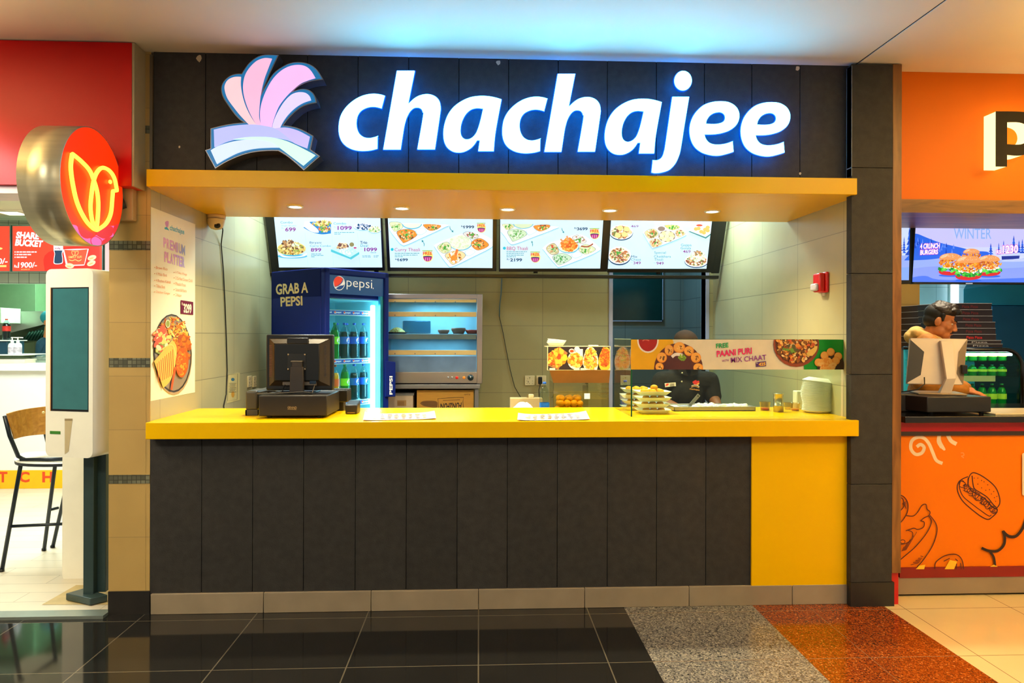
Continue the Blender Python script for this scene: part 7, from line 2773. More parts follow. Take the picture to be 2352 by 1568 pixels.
def pizza_box(x0, x1, y0, y1, z0, z1, label, group, txt=None, tm=None):
    t = thing('pizza_box', label, 'box', ((x0 + x1) / 2, (y0 + y1) / 2, z0), 0, group)
    k = MB()
    k.box(x0, x1, y0, y1, z0, z1 - 0.003, PBX, 0.002)
    k.build('tray', t)
    k = MB()
    k.box(x0 - 0.001, x1 + 0.001, y0 - 0.002, y1, z1 - 0.0035, z1 - 0.0005, PBE, 0.001)
    k.build('lid_edge', t)
    if txt:
        vs, fs = text_mesh(txt, 0.01)
        k = MB()
        xa_, w_ = x0 + (x1 - x0) * 0.36, (x1 - x0) * 0.34
        k.mesh([(xa_ + px * w_, y0 - 0.0008, z0 + (z1 - z0) * (0.22 + 0.45 * py)) for px, py in vs], fs, tm or PBR)
        k.build('lettering', t, normals=False)


yb_3 = yc_ + 0.02
zs_ = [803, 783, 768, 753, 738, 724.5, 710, 696]
xe = [2300, 2298, 2287, 2287, 2286, 2279, 2279, 2278]
z_list = [zc1_ + 0.017] + [P(2250, v, yb_3).z for v in (789, 781, 767, 753, 739, 725, 710.5, 696)]
lbs = ['lowest brown-black pizza box on the chiller', 'second pizza box from the bottom on the chiller', 'pizza box with bright red lettering in the stack on the chiller', 'fourth pizza box from the bottom on the chiller', 'fifth pizza box from the bottom on the chiller',
       'third pizza box from the top on the chiller', 'second pizza box from the top on the chiller', 'topmost pizza box of the stack on the chiller']
for i in range(8):
    xr_ = P((2303, 2300, 2288, 2287, 2286, 2280, 2279, 2278)[i], 750, yb_3).x
    pizza_box(xr_ - 0.36, xr_, yb_3, yb_3 + 0.34, z_list[i] + 0.0005, z_list[i + 1], lbs[i], 'pizza boxes on the chiller', 'Pizza Pizza' if i > 1 else 'Pizza', PBR2 if i == 2 else PBR if i > 1 else PBE)
yb_4 = 1.86
zb_ = P(2150, 800, yb_4).z
for i in range(7):
    z0 = zb_ + i * 0.052
    xl_ = P(2113, 750, yb_4).x
    pizza_box(xl_, xl_ + 0.30, yb_4, yb_4 + 0.3, z0, z0 + 0.0515, ('lowest', 'second', 'third', 'fourth', 'fifth', 'sixth', 'topmost')[i] + ' pizza box of the stack behind the man\'s head', 'pizza boxes behind the man', 'Pizza Pizza')
k = MB()
xl_ = P(2113, 750, yb_4).x
k.box(xl_ - 0.02, xl_ + 0.32, yb_4 - 0.02, yb_4 + 0.31, 0, zb_ - 0.001, STEEL2, 0.004)
k.build('side_cabinet', label='tall steel cabinet carrying the rear pizza box stack', category='cabinet')

# ================================================================== SHOP ON THE LEFT
REDF = mat('red_fascia', (196, 0, 0), 0.34, var=0.03, scale=2, spec=0.25)
yf_ = -0.13
fx1 = P(302, 260, yf_).x
b = MB()
b.box(-7, fx1, yf_, 0.12, P(150, 425, yf_).z, ZC - 0.006, REDF)
structure(b, 'wall_front_red')
b = MB()
b.box(fx1, fx1 + 0.012, yf_ + 0.004, 0.12, P(150, 425, yf_).z - 0.0, ZC - 0.004, mat('fascia_edge', (170, 156, 120), 0.5))
structure(b, 'trim_11')
b = MB()
b.box(-7, xp0 - 0.02, yf_ + 0.03, 0.12, P(100, 442, yf_).z, P(150, 425, yf_).z + 0.002, mat('pale_soffit', (236, 206, 200), 0.5))
structure(b, 'trim_12')
YLB = 3.78
TILE_L = tiles('white_square_tile', (206, 214, 196), (110, 116, 104), 0.105, 0.105, 'xz', gap=0.005, rough=0.2, var=.03, off=(0, P(60, 650, YLB).z))
zhd = P(60, 651, YLB).z
ZLC = P(60, 506, YLB).z
b = MB()
b.box(-8, XL - 0.13, YLB, YLB + 0.1, zhd, 2.95, TILE_L)
structure(b, 'wall_bulkhead')
b = MB()
b.box(-8, XL - 0.13, 0.12, 6.4, ZLC, ZLC + 0.04, tiles('ceiling_tile_left', (214, 214, 176), (120, 116, 84), 0.6, 0.6, 'xy', gap=0.012, rough=0.7, var=.03, off=(0.2, 0.1)))
structure(b, 'ceiling_left')
b = MB()
b.box(-8, XL - 0.13, 6.0, 6.1, 0, 2.9, tiles('kitchen_green_tile', (176, 196, 156), (120, 130, 100), 0.3, 0.3, 'xz', gap=0.004, rough=0.3))
b.box(-8.1, -8, 0.1, 6.1, 0, 2.9, mat('left_side_paint', (220, 224, 210), 0.6))
structure(b, 'wall_kitchen_left')
t = thing('ceiling_lamp', 'small square ceiling lamp of the left-hand shop', 'ceiling light', PZ(30, 489, ZLC - 0.004))
q = PZ(30, 489, ZLC)
k = MB()
k.box(q.x - .1, q.x + .1, q.y - .1, q.y + .1, ZLC - 0.008, ZLC - 0.001, glow('left_lamp', (240, 244, 190), 2.0), .002)
k.build('diffuser', t)
k = MB()
k.box(q.x - .11, q.x + .11, q.y - .11, q.y + .11, ZLC - 0.006, ZLC, mat('white_paint', (230, 234, 232), 0.4), .002)
k.build('frame', t)

# red menu boards
ybd = 3.45
bxf = lambda u: P(u, 570, ybd).x
bzf = lambda v: P(120, v, ybd).z
RM = glow('menu_red', (240, 76, 52), 1.0)
RM2 = glow('menu_red_deep', (226, 50, 40), 1.0)
FRM = mat('board_frame_steel', (120, 150, 150), 0.3, 0.7)
boards = ((-190, 24, 'red menu board at the far left of the left-hand shop, cut by the picture edge'), (27.5, 236, 'red share bucket menu board hanging behind the round bird sign'), (240, 450, 'red and pink menu board right of the share bucket board, mostly hidden'))
for bi, (u0, u1, lb) in enumerate(boards):
    t = thing('menu_board', lb, 'menu board', ((bxf(u0) + bxf(u1)) / 2, ybd, bzf(624)), 0, 'red menu boards of the left-hand shop')
    k = MB()
    k.box(bxf(u0), bxf(u1), ybd, ybd + 0.05, bzf(624), bzf(517), FRM, 0.003)
    k.build('frame', t)
    k = MB()
    pr = Print(k, Vector((0, ybd - 0.0005, 0)), Vector((0, -1, 0)), (0, 410, 6.819))
    x0, x1 = u0 * 6.819 + 10, u1 * 6.819 - 14
    pr.clip = [(x0, 745), (x1, 745), (x1, 1448), (x0, 1448)]
    pr.rect(x0, 745, x1, 1448, RM if bi < 2 else glow('menu_pink', (252, 190, 190), 1.0))
    WHT = S_((255, 250, 250), 1.1)
    CRM = S_((250, 224, 130))
    if bi == 0:
        pr.text('1200/-', (-230, 1345), (115, 1335), (-222, 1255), WHT, 0.02)
        pr.rect(-150, 1355, 100, 1385, CRM)
        pr.oval(-10, 1095, 50, 18, CRM)
        pr.text('DEAL', (-560, 1000), (-120, 995), (-550, 880), WHT, 0.03)
    if bi == 1:
        pr.shape([(700, 1448, 1), (760, 1150), (1560, 1000, 1), (1560, 1448, 1)], RM2)
        pr.text('SHARE', (245, 938), (605, 955), (262, 828), WHT, 0.05)
        pr.text('BUCKET', (232, 1052), (660, 1076), (250, 945), WHT, 0.05)
        for yy, w_ in ((1140, 590), (1180, 500), (1222, 425)):
            pr.rect(228, yy, 244, yy + 18, WHT)
            small_lines(pr, 258, yy, [w_ - 258], 10, WHT, 18)
        pr.text('Rs.', (222, 1392), (276, 1396), (224, 1350), WHT, 0.02)
        pr.text('1900/-', (278, 1398), (575, 1395), (284, 1310), WHT, 0.02)
        pr.text('INCLUSIVE GST', (330, 1432), (470, 1430), (332, 1412), CRM, 0.0)
        CO = S_((40, 70, 100))
        pr.shape([(838, 1040, 1), (985, 1040, 1), (988, 1130), (975, 1180), (985, 1260), (970, 1330), (850, 1335), (842, 1260), (852, 1180), (840, 1120)], WHT)
        pr.shape([(850, 1125, 1), (978, 1125, 1), (966, 1180), (976, 1260), (962, 1320), (860, 1325), (852, 1260), (862, 1180)], CO)
        pr.text('cola', (856, 1105), (945, 1110), (858, 1070), S_((150, 60, 120)), 0.02)
        pr.shape([(985, 1110, 1), (1390, 1100, 1), (1330, 1330), (1310, 1360, 1), (1060, 1370, 1), (1030, 1340)], WHT)
        pr.poly([(1004, 1112), (1372, 1106), (1318, 1345), (1062, 1352)], S_((238, 90, 60)))
        pr.shape([(1000, 1110), (1190, 1120), (1385, 1100), (1190, 1100)], WHT)
        pr.text('SIMPLY SUFI', (1072, 1248), (1278, 1244), (1074, 1212), CRM, 0.03)
        pr.line([(1125, 1140), (1130, 1180), (1165, 1205), (1176, 1150), (1140, 1135)], 7, CRM, closed=True)
        pr.line([(1225, 1140), (1220, 1180), (1178, 1205), (1180, 1150), (1210, 1135)], 7, CRM, closed=True)
        pr.line([(1080, 1270), (1130, 1285), (1180, 1270), (1230, 1290), (1275, 1268)], 10, CRM)
        for (x_, y_, a_) in ((1440, 1240, -.3), (1430, 1325, -.4), (1090, 1365, 0.1)):
            pr.oval(x_, y_, 70, 40, S_((250, 226, 180)), a_)
            pr.oval(x_ - 8, y_ + 8, 40, 12, S_((240, 190, 120)), a_)
    pr.clip = None
    k.build('display', t, normals=False)

# bar counter with the yellow lettered kick band
yk_ = 3.2
kx = lambda u: P(u, 900, yk_).x
kz = lambda v: P(60, v, yk_).z
WHC = mat('counter_white', (240, 240, 232), 0.35, var=.01)
k = MB()
k.box(-7.5, kx(330), yk_ - 0.05, yk_ + 0.75, kz(851), kz(835), WHC, 0.004)
k.build('worktop', label='white bar counter top in the left-hand shop', category='countertop')
t = thing('bar_counter', 'white bar counter with a yellow band reading T C H at its foot', 'counter', (kx(80), yk_ + 0.3, 0))
k = MB()
k.box(-7.5, kx(320), yk_, yk_ + 0.6, 0.0, kz(851) - 0.001, WHC, 0.003)
k.build('front', t)
k = MB()
k.box(-7.5, kx(200), yk_ - 0.006, yk_ + 0.01, 0.013, kz(1079.5), mat('kick_yellow', (250, 186, 0), 0.35))
pr = Print(k, Vector((0, yk_ - 0.0065, 0)), Vector((0, -1, 0)))
KR = mat('kick_red', (226, 70, 20), 0.4)
for ch_, u0, u1 in (('T', 0 - 4, 17), ('C', 44, 68), ('H', 97, 121), ('I', -62, -56), ('K', -114, -90)):
    pr.tbox(ch_, u0, 1083, u1, 1107.5, KR, 0.04)
k.build('kick_band', t, normals=False)

# objects on and behind the bar
zbar = kz(835)
k = MB()
q0, q1 = P(-60, 815, 3.35), P(58, 815, 3.35)
k.box(q0.x - 1, q1.x, 3.3, 3.75, zbar + 0.075, P(30, 814, 3.3).z, WHC, .003)
k.box(q0.x - 1, P(53, 830, 3.3).x, 3.32, 3.75, zbar, P(30, 825, 3.3).z, mat('cream_block', (232, 226, 196), 0.5), .003)
k.build('service_ledge', label='raised white service ledge on the left bar counter', category='ledge')
zled = P(30, 814, 3.3).z
k = MB()
k.box(-6.5, P(24, 800, 3.5).x, 3.45, 3.72, zled, P(10, 783, 3.45).z, mat('dark_teal_box', (24, 66, 84), 0.3), .004)
k.box(-6.5, P(24, 800, 3.5).x + .02, 3.43, 3.74, P(10, 783, 3.45).z, P(10, 781, 3.45).z, WHC, .002)
k.build('dark_display_box', label='dark teal box with a white lid, carrying the red-label bottle', category='box')
cb = bottle_proto('cola_bottle', 0.215, 0.037, mat('cola_brown', (26, 30, 28), 0.12), mat('label_red', (214, 50, 40), 0.4, var=.3, scale=30), mat('cap_red', (214, 40, 30), 0.4), 0.8, label_z=(0.42, 0.66))
q = P(15, 781, 3.55)
cb.location = (q.x, 3.55, P(10, 781, 3.45).z + .001)
cb['label'] = 'cola bottle with red cap and red label on the dark teal box'
sp = thing('soap_dispenser', 'white pump dispenser bottle on the ledge, nearer the cola bottle', 'dispenser', (P(28, 800, 3.36).x, 3.36, zled), 0, 'pump dispensers on the ledge')
k = MB(Matrix.Translation(sp.location))
h_ = (813 - 787) / 1640 * 7.3
k.lathe([(0, 0), (0.034, 0), (0.036, 0.01), (0.036, h_ * .75), (0.03, h_ * .92), (0.014, h_)], mat('dispenser_white', (226, 232, 240), 0.3), seg=20)
k.build('bottle_body', sp)
k = MB(Matrix.Translation(sp.location))
k.lathe([(0.0363, h_ * .15), (0.0363, h_ * .62)], mat('dispenser_label', (210, 190, 226), 0.4, var=.4, scale=40), seg=20, caps=False)
k.build('label_sleeve', sp, normals=False)
k = MB(Matrix.Translation(sp.location))
k.lathe([(0.015, h_ - .002), (0.015, h_ + .02), (0.006, h_ + .022), (0.006, h_ + .045), (0.012, h_ + .047), (0.012, h_ + .056), (0, h_ + .056)], WHC, seg=14)
k.tube([(0.0, 0, h_ + .052), (0.055, -.01, h_ + .05)], 0.005, WHC, 8)
k.build('pump', sp)
dup(sp, (P(41, 800, 3.36).x, 3.36, zled), 'white pump dispenser bottle on the ledge, farther from the cola bottle')
# hood in the kitchen
HS = mat('hood_steel', (170, 176, 166), 0.3, 0.8, var=.1, scale=4)
yh = 4.7
hx = lambda u: P(u, 740, yh).x
hz = lambda v: P(60, v, yh).z
t = thing('extraction_hood', 'long steel extraction hood in the left-hand kitchen', 'hood', (hx(40), 5.2, hz(780)))
k = MB()
k.hexa([(hx(-80), yh, hz(790)), (hx(101), yh, hz(745)), (hx(101), 5.9, hz(745)), (hx(-80), 5.9, hz(790)), (hx(-80), yh, hz(715)), (hx(101), yh, hz(714)), (hx(101), 5.9, hz(714)), (hx(-80), 5.9, hz(715))], HS, 0.004)
k.build('canopy', t)
k = MB()
k.box(hx(-60), hx(45), 5.0, 5.9, hz(715), hz(650) + .3, mat('duct_green_steel', (150, 196, 150), 0.35, 0.6, var=.05), .004)
k.build('duct', t)
k = MB()
k.box(hx(5), hx(48), yh - .35, yh - 0.002, hz(743), hz(709), mat('vent_box_pale', (206, 236, 196), 0.4), .004)
k.build('vent_box', t)
k = MB()
k.hexa([(hx(42), yh + .01, hz(782)), (hx(101), yh + .01, hz(782)), (hx(101), 5.8, hz(782)), (hx(42), 5.8, hz(782)), (hx(42), yh + .01, hz(780)), (hx(101), yh + .01, hz(747)), (hx(101), 5.8, hz(747)), (hx(42), 5.8, hz(780))], mat('baffle_dark', (14, 40, 32), 0.3, 0.4), .002)
for i in range(7):
    u_ = 55 + i * 7
    k.tube([(hx(u_), yh + .005, hz(781)), (hx(u_ + 14), yh + .005, hz(762 - i))], 0.012, mat('baffle_dark2', (20, 60, 46), 0.3, 0.4), 6)
k.build('baffles', t)
k = MB()
k.box(hx(-80), hx(140), 5.0, 5.9, 0, hz(826), mat('kitchen_range', (90, 120, 96), 0.35, 0.6, var=.2, scale=6), .005)
rnd = random.Random(9)
for i in range(16):
    u_ = 50 + i * 4
    k.lathe([(0.03, 0), (0.04, 0.03 + rnd.random() * .06), (0, 0.04)], mat('pan_dark', (30, 40, 34), 0.4, 0.5), (hx(u_), 5.05 + rnd.random() * .3, hz(826)), 12)
k.build('cooking_range', label='steel cooking range with pans under the left kitchen hood', category='cooker')
k = MB()
k.box(P(78, 830, 3.5).x, P(130, 830, 3.6).x, 3.5, 3.75, zbar, P(60, 827, 3.5).z, mat('gastro_steel', (150, 170, 160), 0.3, 0.7, var=.2, scale=20), .004)
for i in range(3):
    xx = P(82 + i * 12, 830, 3.6).x
    k.box(xx, xx + .06, 3.52, 3.7, P(60, 827, 3.5).z, P(60, 820 - i % 2 * 3, 3.5).z, mat('gastro_steel', (150, 170, 160), 0.3, 0.7, var=.2, scale=20), .003)
k.build('food_tray_rack', label='low steel food container rack on the bar counter behind the kiosk', category='rack')

# ---- bar stool
FR = mat('stool_frame_navy', (24, 34, 44), 0.35, 0.3)
yst = 0.95
S1 = lambda u, v, y: P(u, v, y)
ST = thing('bar_stool', 'tall bar stool with a curved plywood back and dark tube frame', 'bar stool', (P(70, 1300, 0.9).x, 0.9, 0.013))
PLY = wood('plywood_seat', (176, 116, 30), (206, 146, 54), axis=0, scale=3)
zf = 0.013
zseat = P(90, 1053, 0.80).z
# floor points of the legs
lf = PZ(4, 1312, zf)
lb = PZ(101, 1264, zf)
rb = PZ(120, 1256, zf)
tl = [P(48, 1060, 0.72), P(129, 1060, 0.98), P(150, 1060, 1.02), P(172, 1060, 0.70)]
for p_ in tl:
    p_.z = zseat - 0.02
rb = PZ(121, 1257, zf)
rf = PZ(186, 1296, zf)
for (a_, c_) in ((lf, tl[0]), (lb, tl[1]), (rb, tl[2] + Vector((.02, .06, 0))), (rf, tl[3])):
    k = MB()
    k.tube([a_, a_.lerp(c_, 0.9), c_ + Vector((0, 0, 0.0)), c_ + (Vector(((tl[0].x + tl[2].x) / 2, (tl[0].y + tl[2].y) / 2, zseat - .02)) - c_) * 0.12], 0.0125, FR, 10)
    k.lathe([(0.015, -0.004), (0.015, 0.012)], BLK, a_ + Vector((0, 0, 0.004)), 10)
    k.build('leg', ST)
hz_ = lambda a_, c_, z: a_.lerp(c_, (z - a_.z) / (c_.z - a_.z))
zr = P(40, 1213, 0.66).z
for (i, j, z) in ((0, 3, zr), (1, 2, P(110, 1178, .98).z)):
    aa = ((lf, tl[0]), (lb, tl[1]), (rb, tl[2]), (rf, tl[3]))
    k = MB()
    k.tube([hz_(*aa[i], z), hz_(*aa[j], z)], 0.010, FR, 8)
    k.build('footrest', ST)
k = MB()
sc_ = [P(40, 1048, 0.66), P(165, 1048, 0.64), P(170, 1044, 1.04), P(60, 1042, 1.06)]
for p_ in sc_:
    p_.z = zseat
pts = spline([(p_.x, p_.y) for p_ in sc_], 8)
k.prism([(x_, y_, zseat - 0.018) for x_, y_ in pts], (0, 0, 0.018), mat('seat_pale', (220, 214, 196), 0.4), mat('seat_edge', (40, 44, 50), 0.4))
k.build('seat', ST)
k = MB()
bl_, tl_ = P(34, 1008, 0.72), P(17, 950, 0.66)
br_, tr_ = P(120, 996, 0.98), P(118, 932, 0.94)
n = 8
V = []
for i in range(n + 1):
    s = i / n
    off = Vector((-0.05, 0.03, 0)) * math.sin(PI * s)
    for e_ in (0.0, 0.013):
        ex_ = Vector((-0.9, .4, 0)) * e_
        V += [bl_.lerp(br_, s) + off + ex_, tl_.lerp(tr_, s) + off + ex_]
F = []
for i in range(n):
    o0, o1 = i * 4, (i + 1) * 4
    F += [(o0, o1, o1 + 1, o0 + 1), (o0 + 2, o0 + 3, o1 + 3, o1 + 2), (o0 + 1, o1 + 1, o1 + 3, o0 + 3), (o0, o0 + 2, o1 + 2, o1)]
F += [(0, 1, 3, 2), (n * 4, n * 4 + 2, n * 4 + 3, n * 4 + 1)]
k.mesh(V, F, PLY)
bk = k.build('backrest', ST)
k = MB()
for u, v in ((93, 950), (101, 983)):
    q = P(u, v, 0.85)
    s_ = 0.8
    q = tl_.lerp(tr_, .8) if v == 950 else bl_.lerp(br_, .86)
    k.ball(q + Vector((0.02, -0.03, -0.03 if v == 950 else .03)), 0.009, mat('screw_cream', (236, 210, 140), 0.4), 2)
k.build('bolt', bk)
for (a_, b_, c_, d_) in (((13, 955, .67), (22, 1000, .70), (42, 1048, .74), (58, 1056, .80)), ((104, 985, 1.0), (108, 1010, 1.0), (116, 1040, 1.0), (130, 1052, .98))):
    k = MB()
    k.tube([P(*a_) + Vector((-.012, .01, 0)), P(*b_), P(*c_), P(*d_)], 0.0125, FR, 10)
    k.build('back_tube', ST)
k = MB()
k.tube([P(48, 1056, 0.72), P(145, 1054, 0.68)], 0.012, FR, 8)
k.tube([P(48, 1056, 0.72), P(129, 1056, 0.98)], 0.012, FR, 8)
k.build('seat_frame', ST)

# ---- ordering kiosks
KW = mat('kiosk_white', (250, 246, 228), 0.35, var=.02)
kp = PZ(200, 1375, 0.014)
yk0 = kp.y + 0.02
# turned panel: front face runs from u=105 to u=212, side face on to u=250
yL, yR = 0.10, 0.02
qL, qR = P(105, 830, yL), P(213, 830, yR)
kx_ = Vector((qR.x - qL.x, qR.y - qL.y, 0))
kw_ = kx_.length
kx_.normalize()
ky_ = Vector((-kx_.y, kx_.x, 0))
KM = Matrix(((kx_.x, ky_.x, 0, qL.x), (kx_.y, ky_.y, 0, qL.y), (0, 0, 1, 0), (0, 0, 0, 1)))


def kpx(u, v, yl=0.0):
    r = on_plane(u, v, KM @ Vector((0, yl, 0)), -ky_)
    return KM.inverted() @ r


kd = 0.17
kz0, kz1 = kpx(160, 1050).z, kpx(160, 617).z
KT = thing('ordering_kiosk', 'white self-ordering kiosk with a dark teal screen, on two black posts', 'kiosk', (qL.x + .2, .15, 0.014), math.atan2(kx_.y, kx_.x))
k = MB(KM)
s0, s1 = kpx(117, 940), kpx(203, 662)
c0_, c1_ = kpx(117, 943), kpx(204, 659)
rr = 0.035
def rrect(x0, x1, z0, z1, r, y):
    pts = []
    for cx, cz, a in ((x1 - r, z1 - r, 0), (x0 + r, z1 - r, 1), (x0 + r, z0 + r, 2), (x1 - r, z0 + r, 3)):
        for j in range(7):
            tt = (a + j / 6) * PI / 2
            pts.append((cx + r * math.cos(tt), y, cz + r * math.sin(tt)))
    return pts
k.prism(rrect(0, kw_, kz0, kz1, rr, 0.0), (0, kd, 0), KW, None, True)
k.build('housing', KT)
k = MB(KM)
k.box(c0_.x, c1_.x, -0.0015, 0.004, c0_.z, c1_.z, mat('screen_surround_black', (16, 12, 12), 0.3))
k.box(c0_.x - 0.004, c0_.x, -0.002, 0.004, c0_.z, c1_.z, mat('screen_edge_tan', (206, 140, 60), 0.4))
k.build('screen_surround', KT)
k = MB(KM)
k.box(s0.x + 0.014, s1.x, -0.003, 0.002, s0.z + .004, s1.z, mat('kiosk_screen_glass', (44, 110, 116), 0.08, var=.06, coat=.5))
k.build('screen', KT)
k = MB(KM)
a0, a1 = kpx(115, 996), kpx(139, 990)
k.box(a0.x, a1.x, -0.002, 0.003, a0.z, a1.z, mat('green_slot', (60, 130, 40), 0.4), .001)
k.build('card_slot', KT)
k = MB(KM)
g = [kpx(149, 961), kpx(167, 961), kpx(158, 1036), kpx(149, 1043)]
k.face([(p_.x, -0.001, p_.z) for p_ in g], mat('scanner_recess', (196, 180, 140), 0.5))
k.face([(g[0].x, -0.0015, g[0].z), (g[1].x, -0.0015, g[1].z), (g[1].x, -0.0015, g[1].z - .012), (g[0].x, -0.0015, g[0].z - .012)], mat('scanner_lip', (150, 132, 96), 0.5))
k.build('scanner_recess', KT, normals=False)
POST = mat('post_dark', (52, 72, 72), 0.35, 0.1)
pb = PZ(200, 1368, 0.014)
for (u0, u1, yy) in ((191, 215, 0.16), (219, 243, 0.20)):
    k = MB()
    k.box(P(u0, 1200, yy).x, P(u1, 1200, yy).x, yy, yy + 0.05, 0.05, kz0 + 0.02, POST, .003)
    k.build('post', KT)
k = MB()
bb = [PZ(150, 1366, 0.05), PZ(206, 1380, 0.05), PZ(249, 1366, 0.05), PZ(190, 1351, 0.05)]
bb = [P(150, 1363, 0.12), P(205, 1383, 0.02), P(249, 1377, 0.06), P(215, 1340, 0.34)]
bb = [PZ(151, 1360, 0.06), PZ(207, 1372, 0.06), PZ(247, 1363, 0.06), PZ(196, 1347, 0.06)]
k.hexa([Vector((p_.x, p_.y, 0.0165)) for p_ in bb] + [Vector((p_.x, p_.y, 0.055)) for p_ in bb], POST, .004)
k.build('base_plate', KT)
# back-to-back kiosk lower behind
K2T = thing('ordering_kiosk', 'lower rounded white kiosk panel standing behind the teal-screen kiosk', 'kiosk', (P(195, 1330, .45).x, .5, 0.014))
k = MB()
yy = 0.55
xa_, xb_ = P(143, 1200, yy).x, P(262, 1200, yy).x
k.prism(rrect(xa_, min(xb_, xp0 - 0.01), P(190, 1334, yy).z, P(190, 1000, yy).z, 0.04, yy), (0, 0.06, 0), KW, None, True)
k.build('panel', K2T)
k = MB()
k.box(xa_ + .05, xp0 - 0.06, yy + .01, yy + .05, 0.013, P(190, 1334, yy).z + .02, POST, .004)
k.build('foot', K2T)
# loose floor patch under the kiosk
b = MB()
b.mesh([PZ(96, 1388, 0.0135), PZ(249, 1388, 0.0135), PZ(249, 1343, 0.0135), PZ(175, 1343, 0.0135)], [(0, 1, 2, 3)], mat('worn_floor_patch', (190, 168, 116), 0.6, var=.15))
structure(b, 'floor_patch')

# ---- round blade sign with a neon bird
zc_ = P(210, 427, -0.36).z
q_far, q_near = 3.87, 3.28
Xf = PX(283, 425, P(283, 425, -0.08).x).x
yfar, ynear = -0.085, P(137, 425, -0.67).y
# solve the near edge on the plane x = Xf
ynear = PX(137, 427, Xf).y
yfar = PX(283, 425, Xf).y
Rr = (yfar - ynear) / 2
yc0 = (yfar + ynear) / 2
zc_ = (PX(210, 285, Xf).z + PX(210, 570, Xf).z) / 2
Rz = Rr
th = Xf - PX(57, 420, Xf).x
th = 0.19
BS = thing('blade_sign', 'round red sign with a yellow neon bird and a wide brushed steel rim', 'sign', (Xf - th / 2, yc0, zc_ - Rz))
BRU = mat('brushed_rim', (214, 204, 170), 0.34, 0.8, var=.10, scale=3, stretch=(1, 14, 14))
k = MB()
seg = 72
k.lathe([(Rr * 0.985, Xf - th), (Rr, Xf - th), (Rr, Xf), (Rr * 0.985, Xf)], BRU, (0, yc0, zc_), seg, axis='x', caps=False)
k.build('steel_rim', BS)
k = MB()
k.lathe([(0.0, Xf - th + .002), (Rr * 0.986, Xf - th + .002)], mat('sign_back_red', (150, 20, 10), 0.4), (0, yc0, zc_), seg, axis='x', caps=False)
k.build('back_plate', BS)
k = MB()
SR = glow('sign_red', (252, 52, 4), 0.95)
k.lathe([(0.0, Xf - .001), (Rr * 0.988, Xf - .001)], SR, (0, yc0, zc_), seg, axis='x', caps=False)
pr = Print(k, Vector((Xf, 0, 0)), Vector((1, 0, 0)), (0, 80, 2.8))
pr.h = 0.0004
k.build('red_face', BS)
k = MB()
pr = Print(k, Vector((Xf + .0003, 0, 0)), Vector((1, 0, 0)), (0, 80, 2.8))
# pink honeycomb sticker at the foot
disc = [(Xf, yc0 + Rr * .985 * math.cos(a_), zc_ + Rr * .985 * math.sin(a_)) for a_ in [2 * PI * i / 48 for i in range(48)]]
def topx(p_):
    d_ = Vector(p_) - CAM
    return (CX + F_PX * d_.dot(RIGHT) / d_.dot(_f)) * 2.8, (CY - F_PX * d_.dot(UP) / d_.dot(_f) - 80) * 2.8
pr.clip = [topx(p_) for p_ in disc]
PKS, RDS = glow('sticker_pink', (250, 110, 190), 0.9), glow('sticker_red', (236, 40, 50), 0.9)
pr.poly([(450, 1215), (490, 1225), (580, 1310), (640, 1275), (700, 1230), (800, 1222), (800, 1400), (450, 1400)], PKS)
for pts in ([(500, 1225), (550, 1250), (600, 1285), (565, 1310), (520, 1290)], [(620, 1275), (680, 1235), (725, 1235), (722, 1285), (680, 1310), (640, 1300)], [(735, 1225), (780, 1222), (780, 1290), (730, 1285)], [(662, 1320), (720, 1298), (735, 1310), (700, 1360), (655, 1372)]):
    pr.shape(pts, RDS, 3)
pr.line([(615, 1295), (585, 1315), (595, 1350), (640, 1370), (655, 1325)], 5, RDS, closed=True)
k.build('sticker', BS, normals=False)
NEON = glow('neon_yellow', (255, 226, 70), 2.2)
NEONC = glow('neon_core', (255, 250, 190), 1.6)


def np_(x, y, o=0.008):
    return PX(x / 2.8, 80 + y / 2.8, Xf + o)


NE = [[(465, 765), (455, 850), (470, 970), (500, 1090), (550, 1190), (600, 1245), (625, 1255)],
      [(465, 765), (520, 810), (575, 870), (605, 940), (625, 1010), (632, 1090), (628, 1180), (620, 1250)],
      [(625, 1255), (680, 1215), (712, 1150), (722, 1060), (726, 1005), (752, 1000), (735, 920), (700, 870), (655, 855), (620, 890), (600, 950), (588, 1030), (582, 1110), (592, 1190), (612, 1250)]]
k = MB()
for ln in NE:
    pts = spline([p_ + ((1,) if p_ in ((465, 765), (752, 1000), (726, 1005)) else ()) for p_ in ln], 6, closed=False)
    k.tube([np_(x, y) for x, y in pts], 0.0095, NEON, 8)
k.ball(np_(709, 945), (0.008, 0.011, 0.011), NEON, 2)
k.build('neon_bird', BS)
# bracket fixing it to the pillar
q0, q1 = P(274, 430, -0.06), P(310, 505, -0.005)
k = MB()
k.box(P(258, 440, -.02).x, P(311, 440, -.02).x, -0.05, -0.0005, P(290, 507, -.03).z, P(290, 429, -.03).z, mat('bracket_plate', (186, 156, 110), 0.5), .006)
k.build('wall_plate', BS)
k = MB()
k.tube([(Xf - th / 2, yc0 + Rr - .01, zc_ - .05), (P(286, 466, -.05).x, -0.045, P(286, 466, -.05).z)], 0.03, mat('bracket_tube', (60, 50, 44), 0.4, .3), 14)
k.build('bracket_arm', BS)

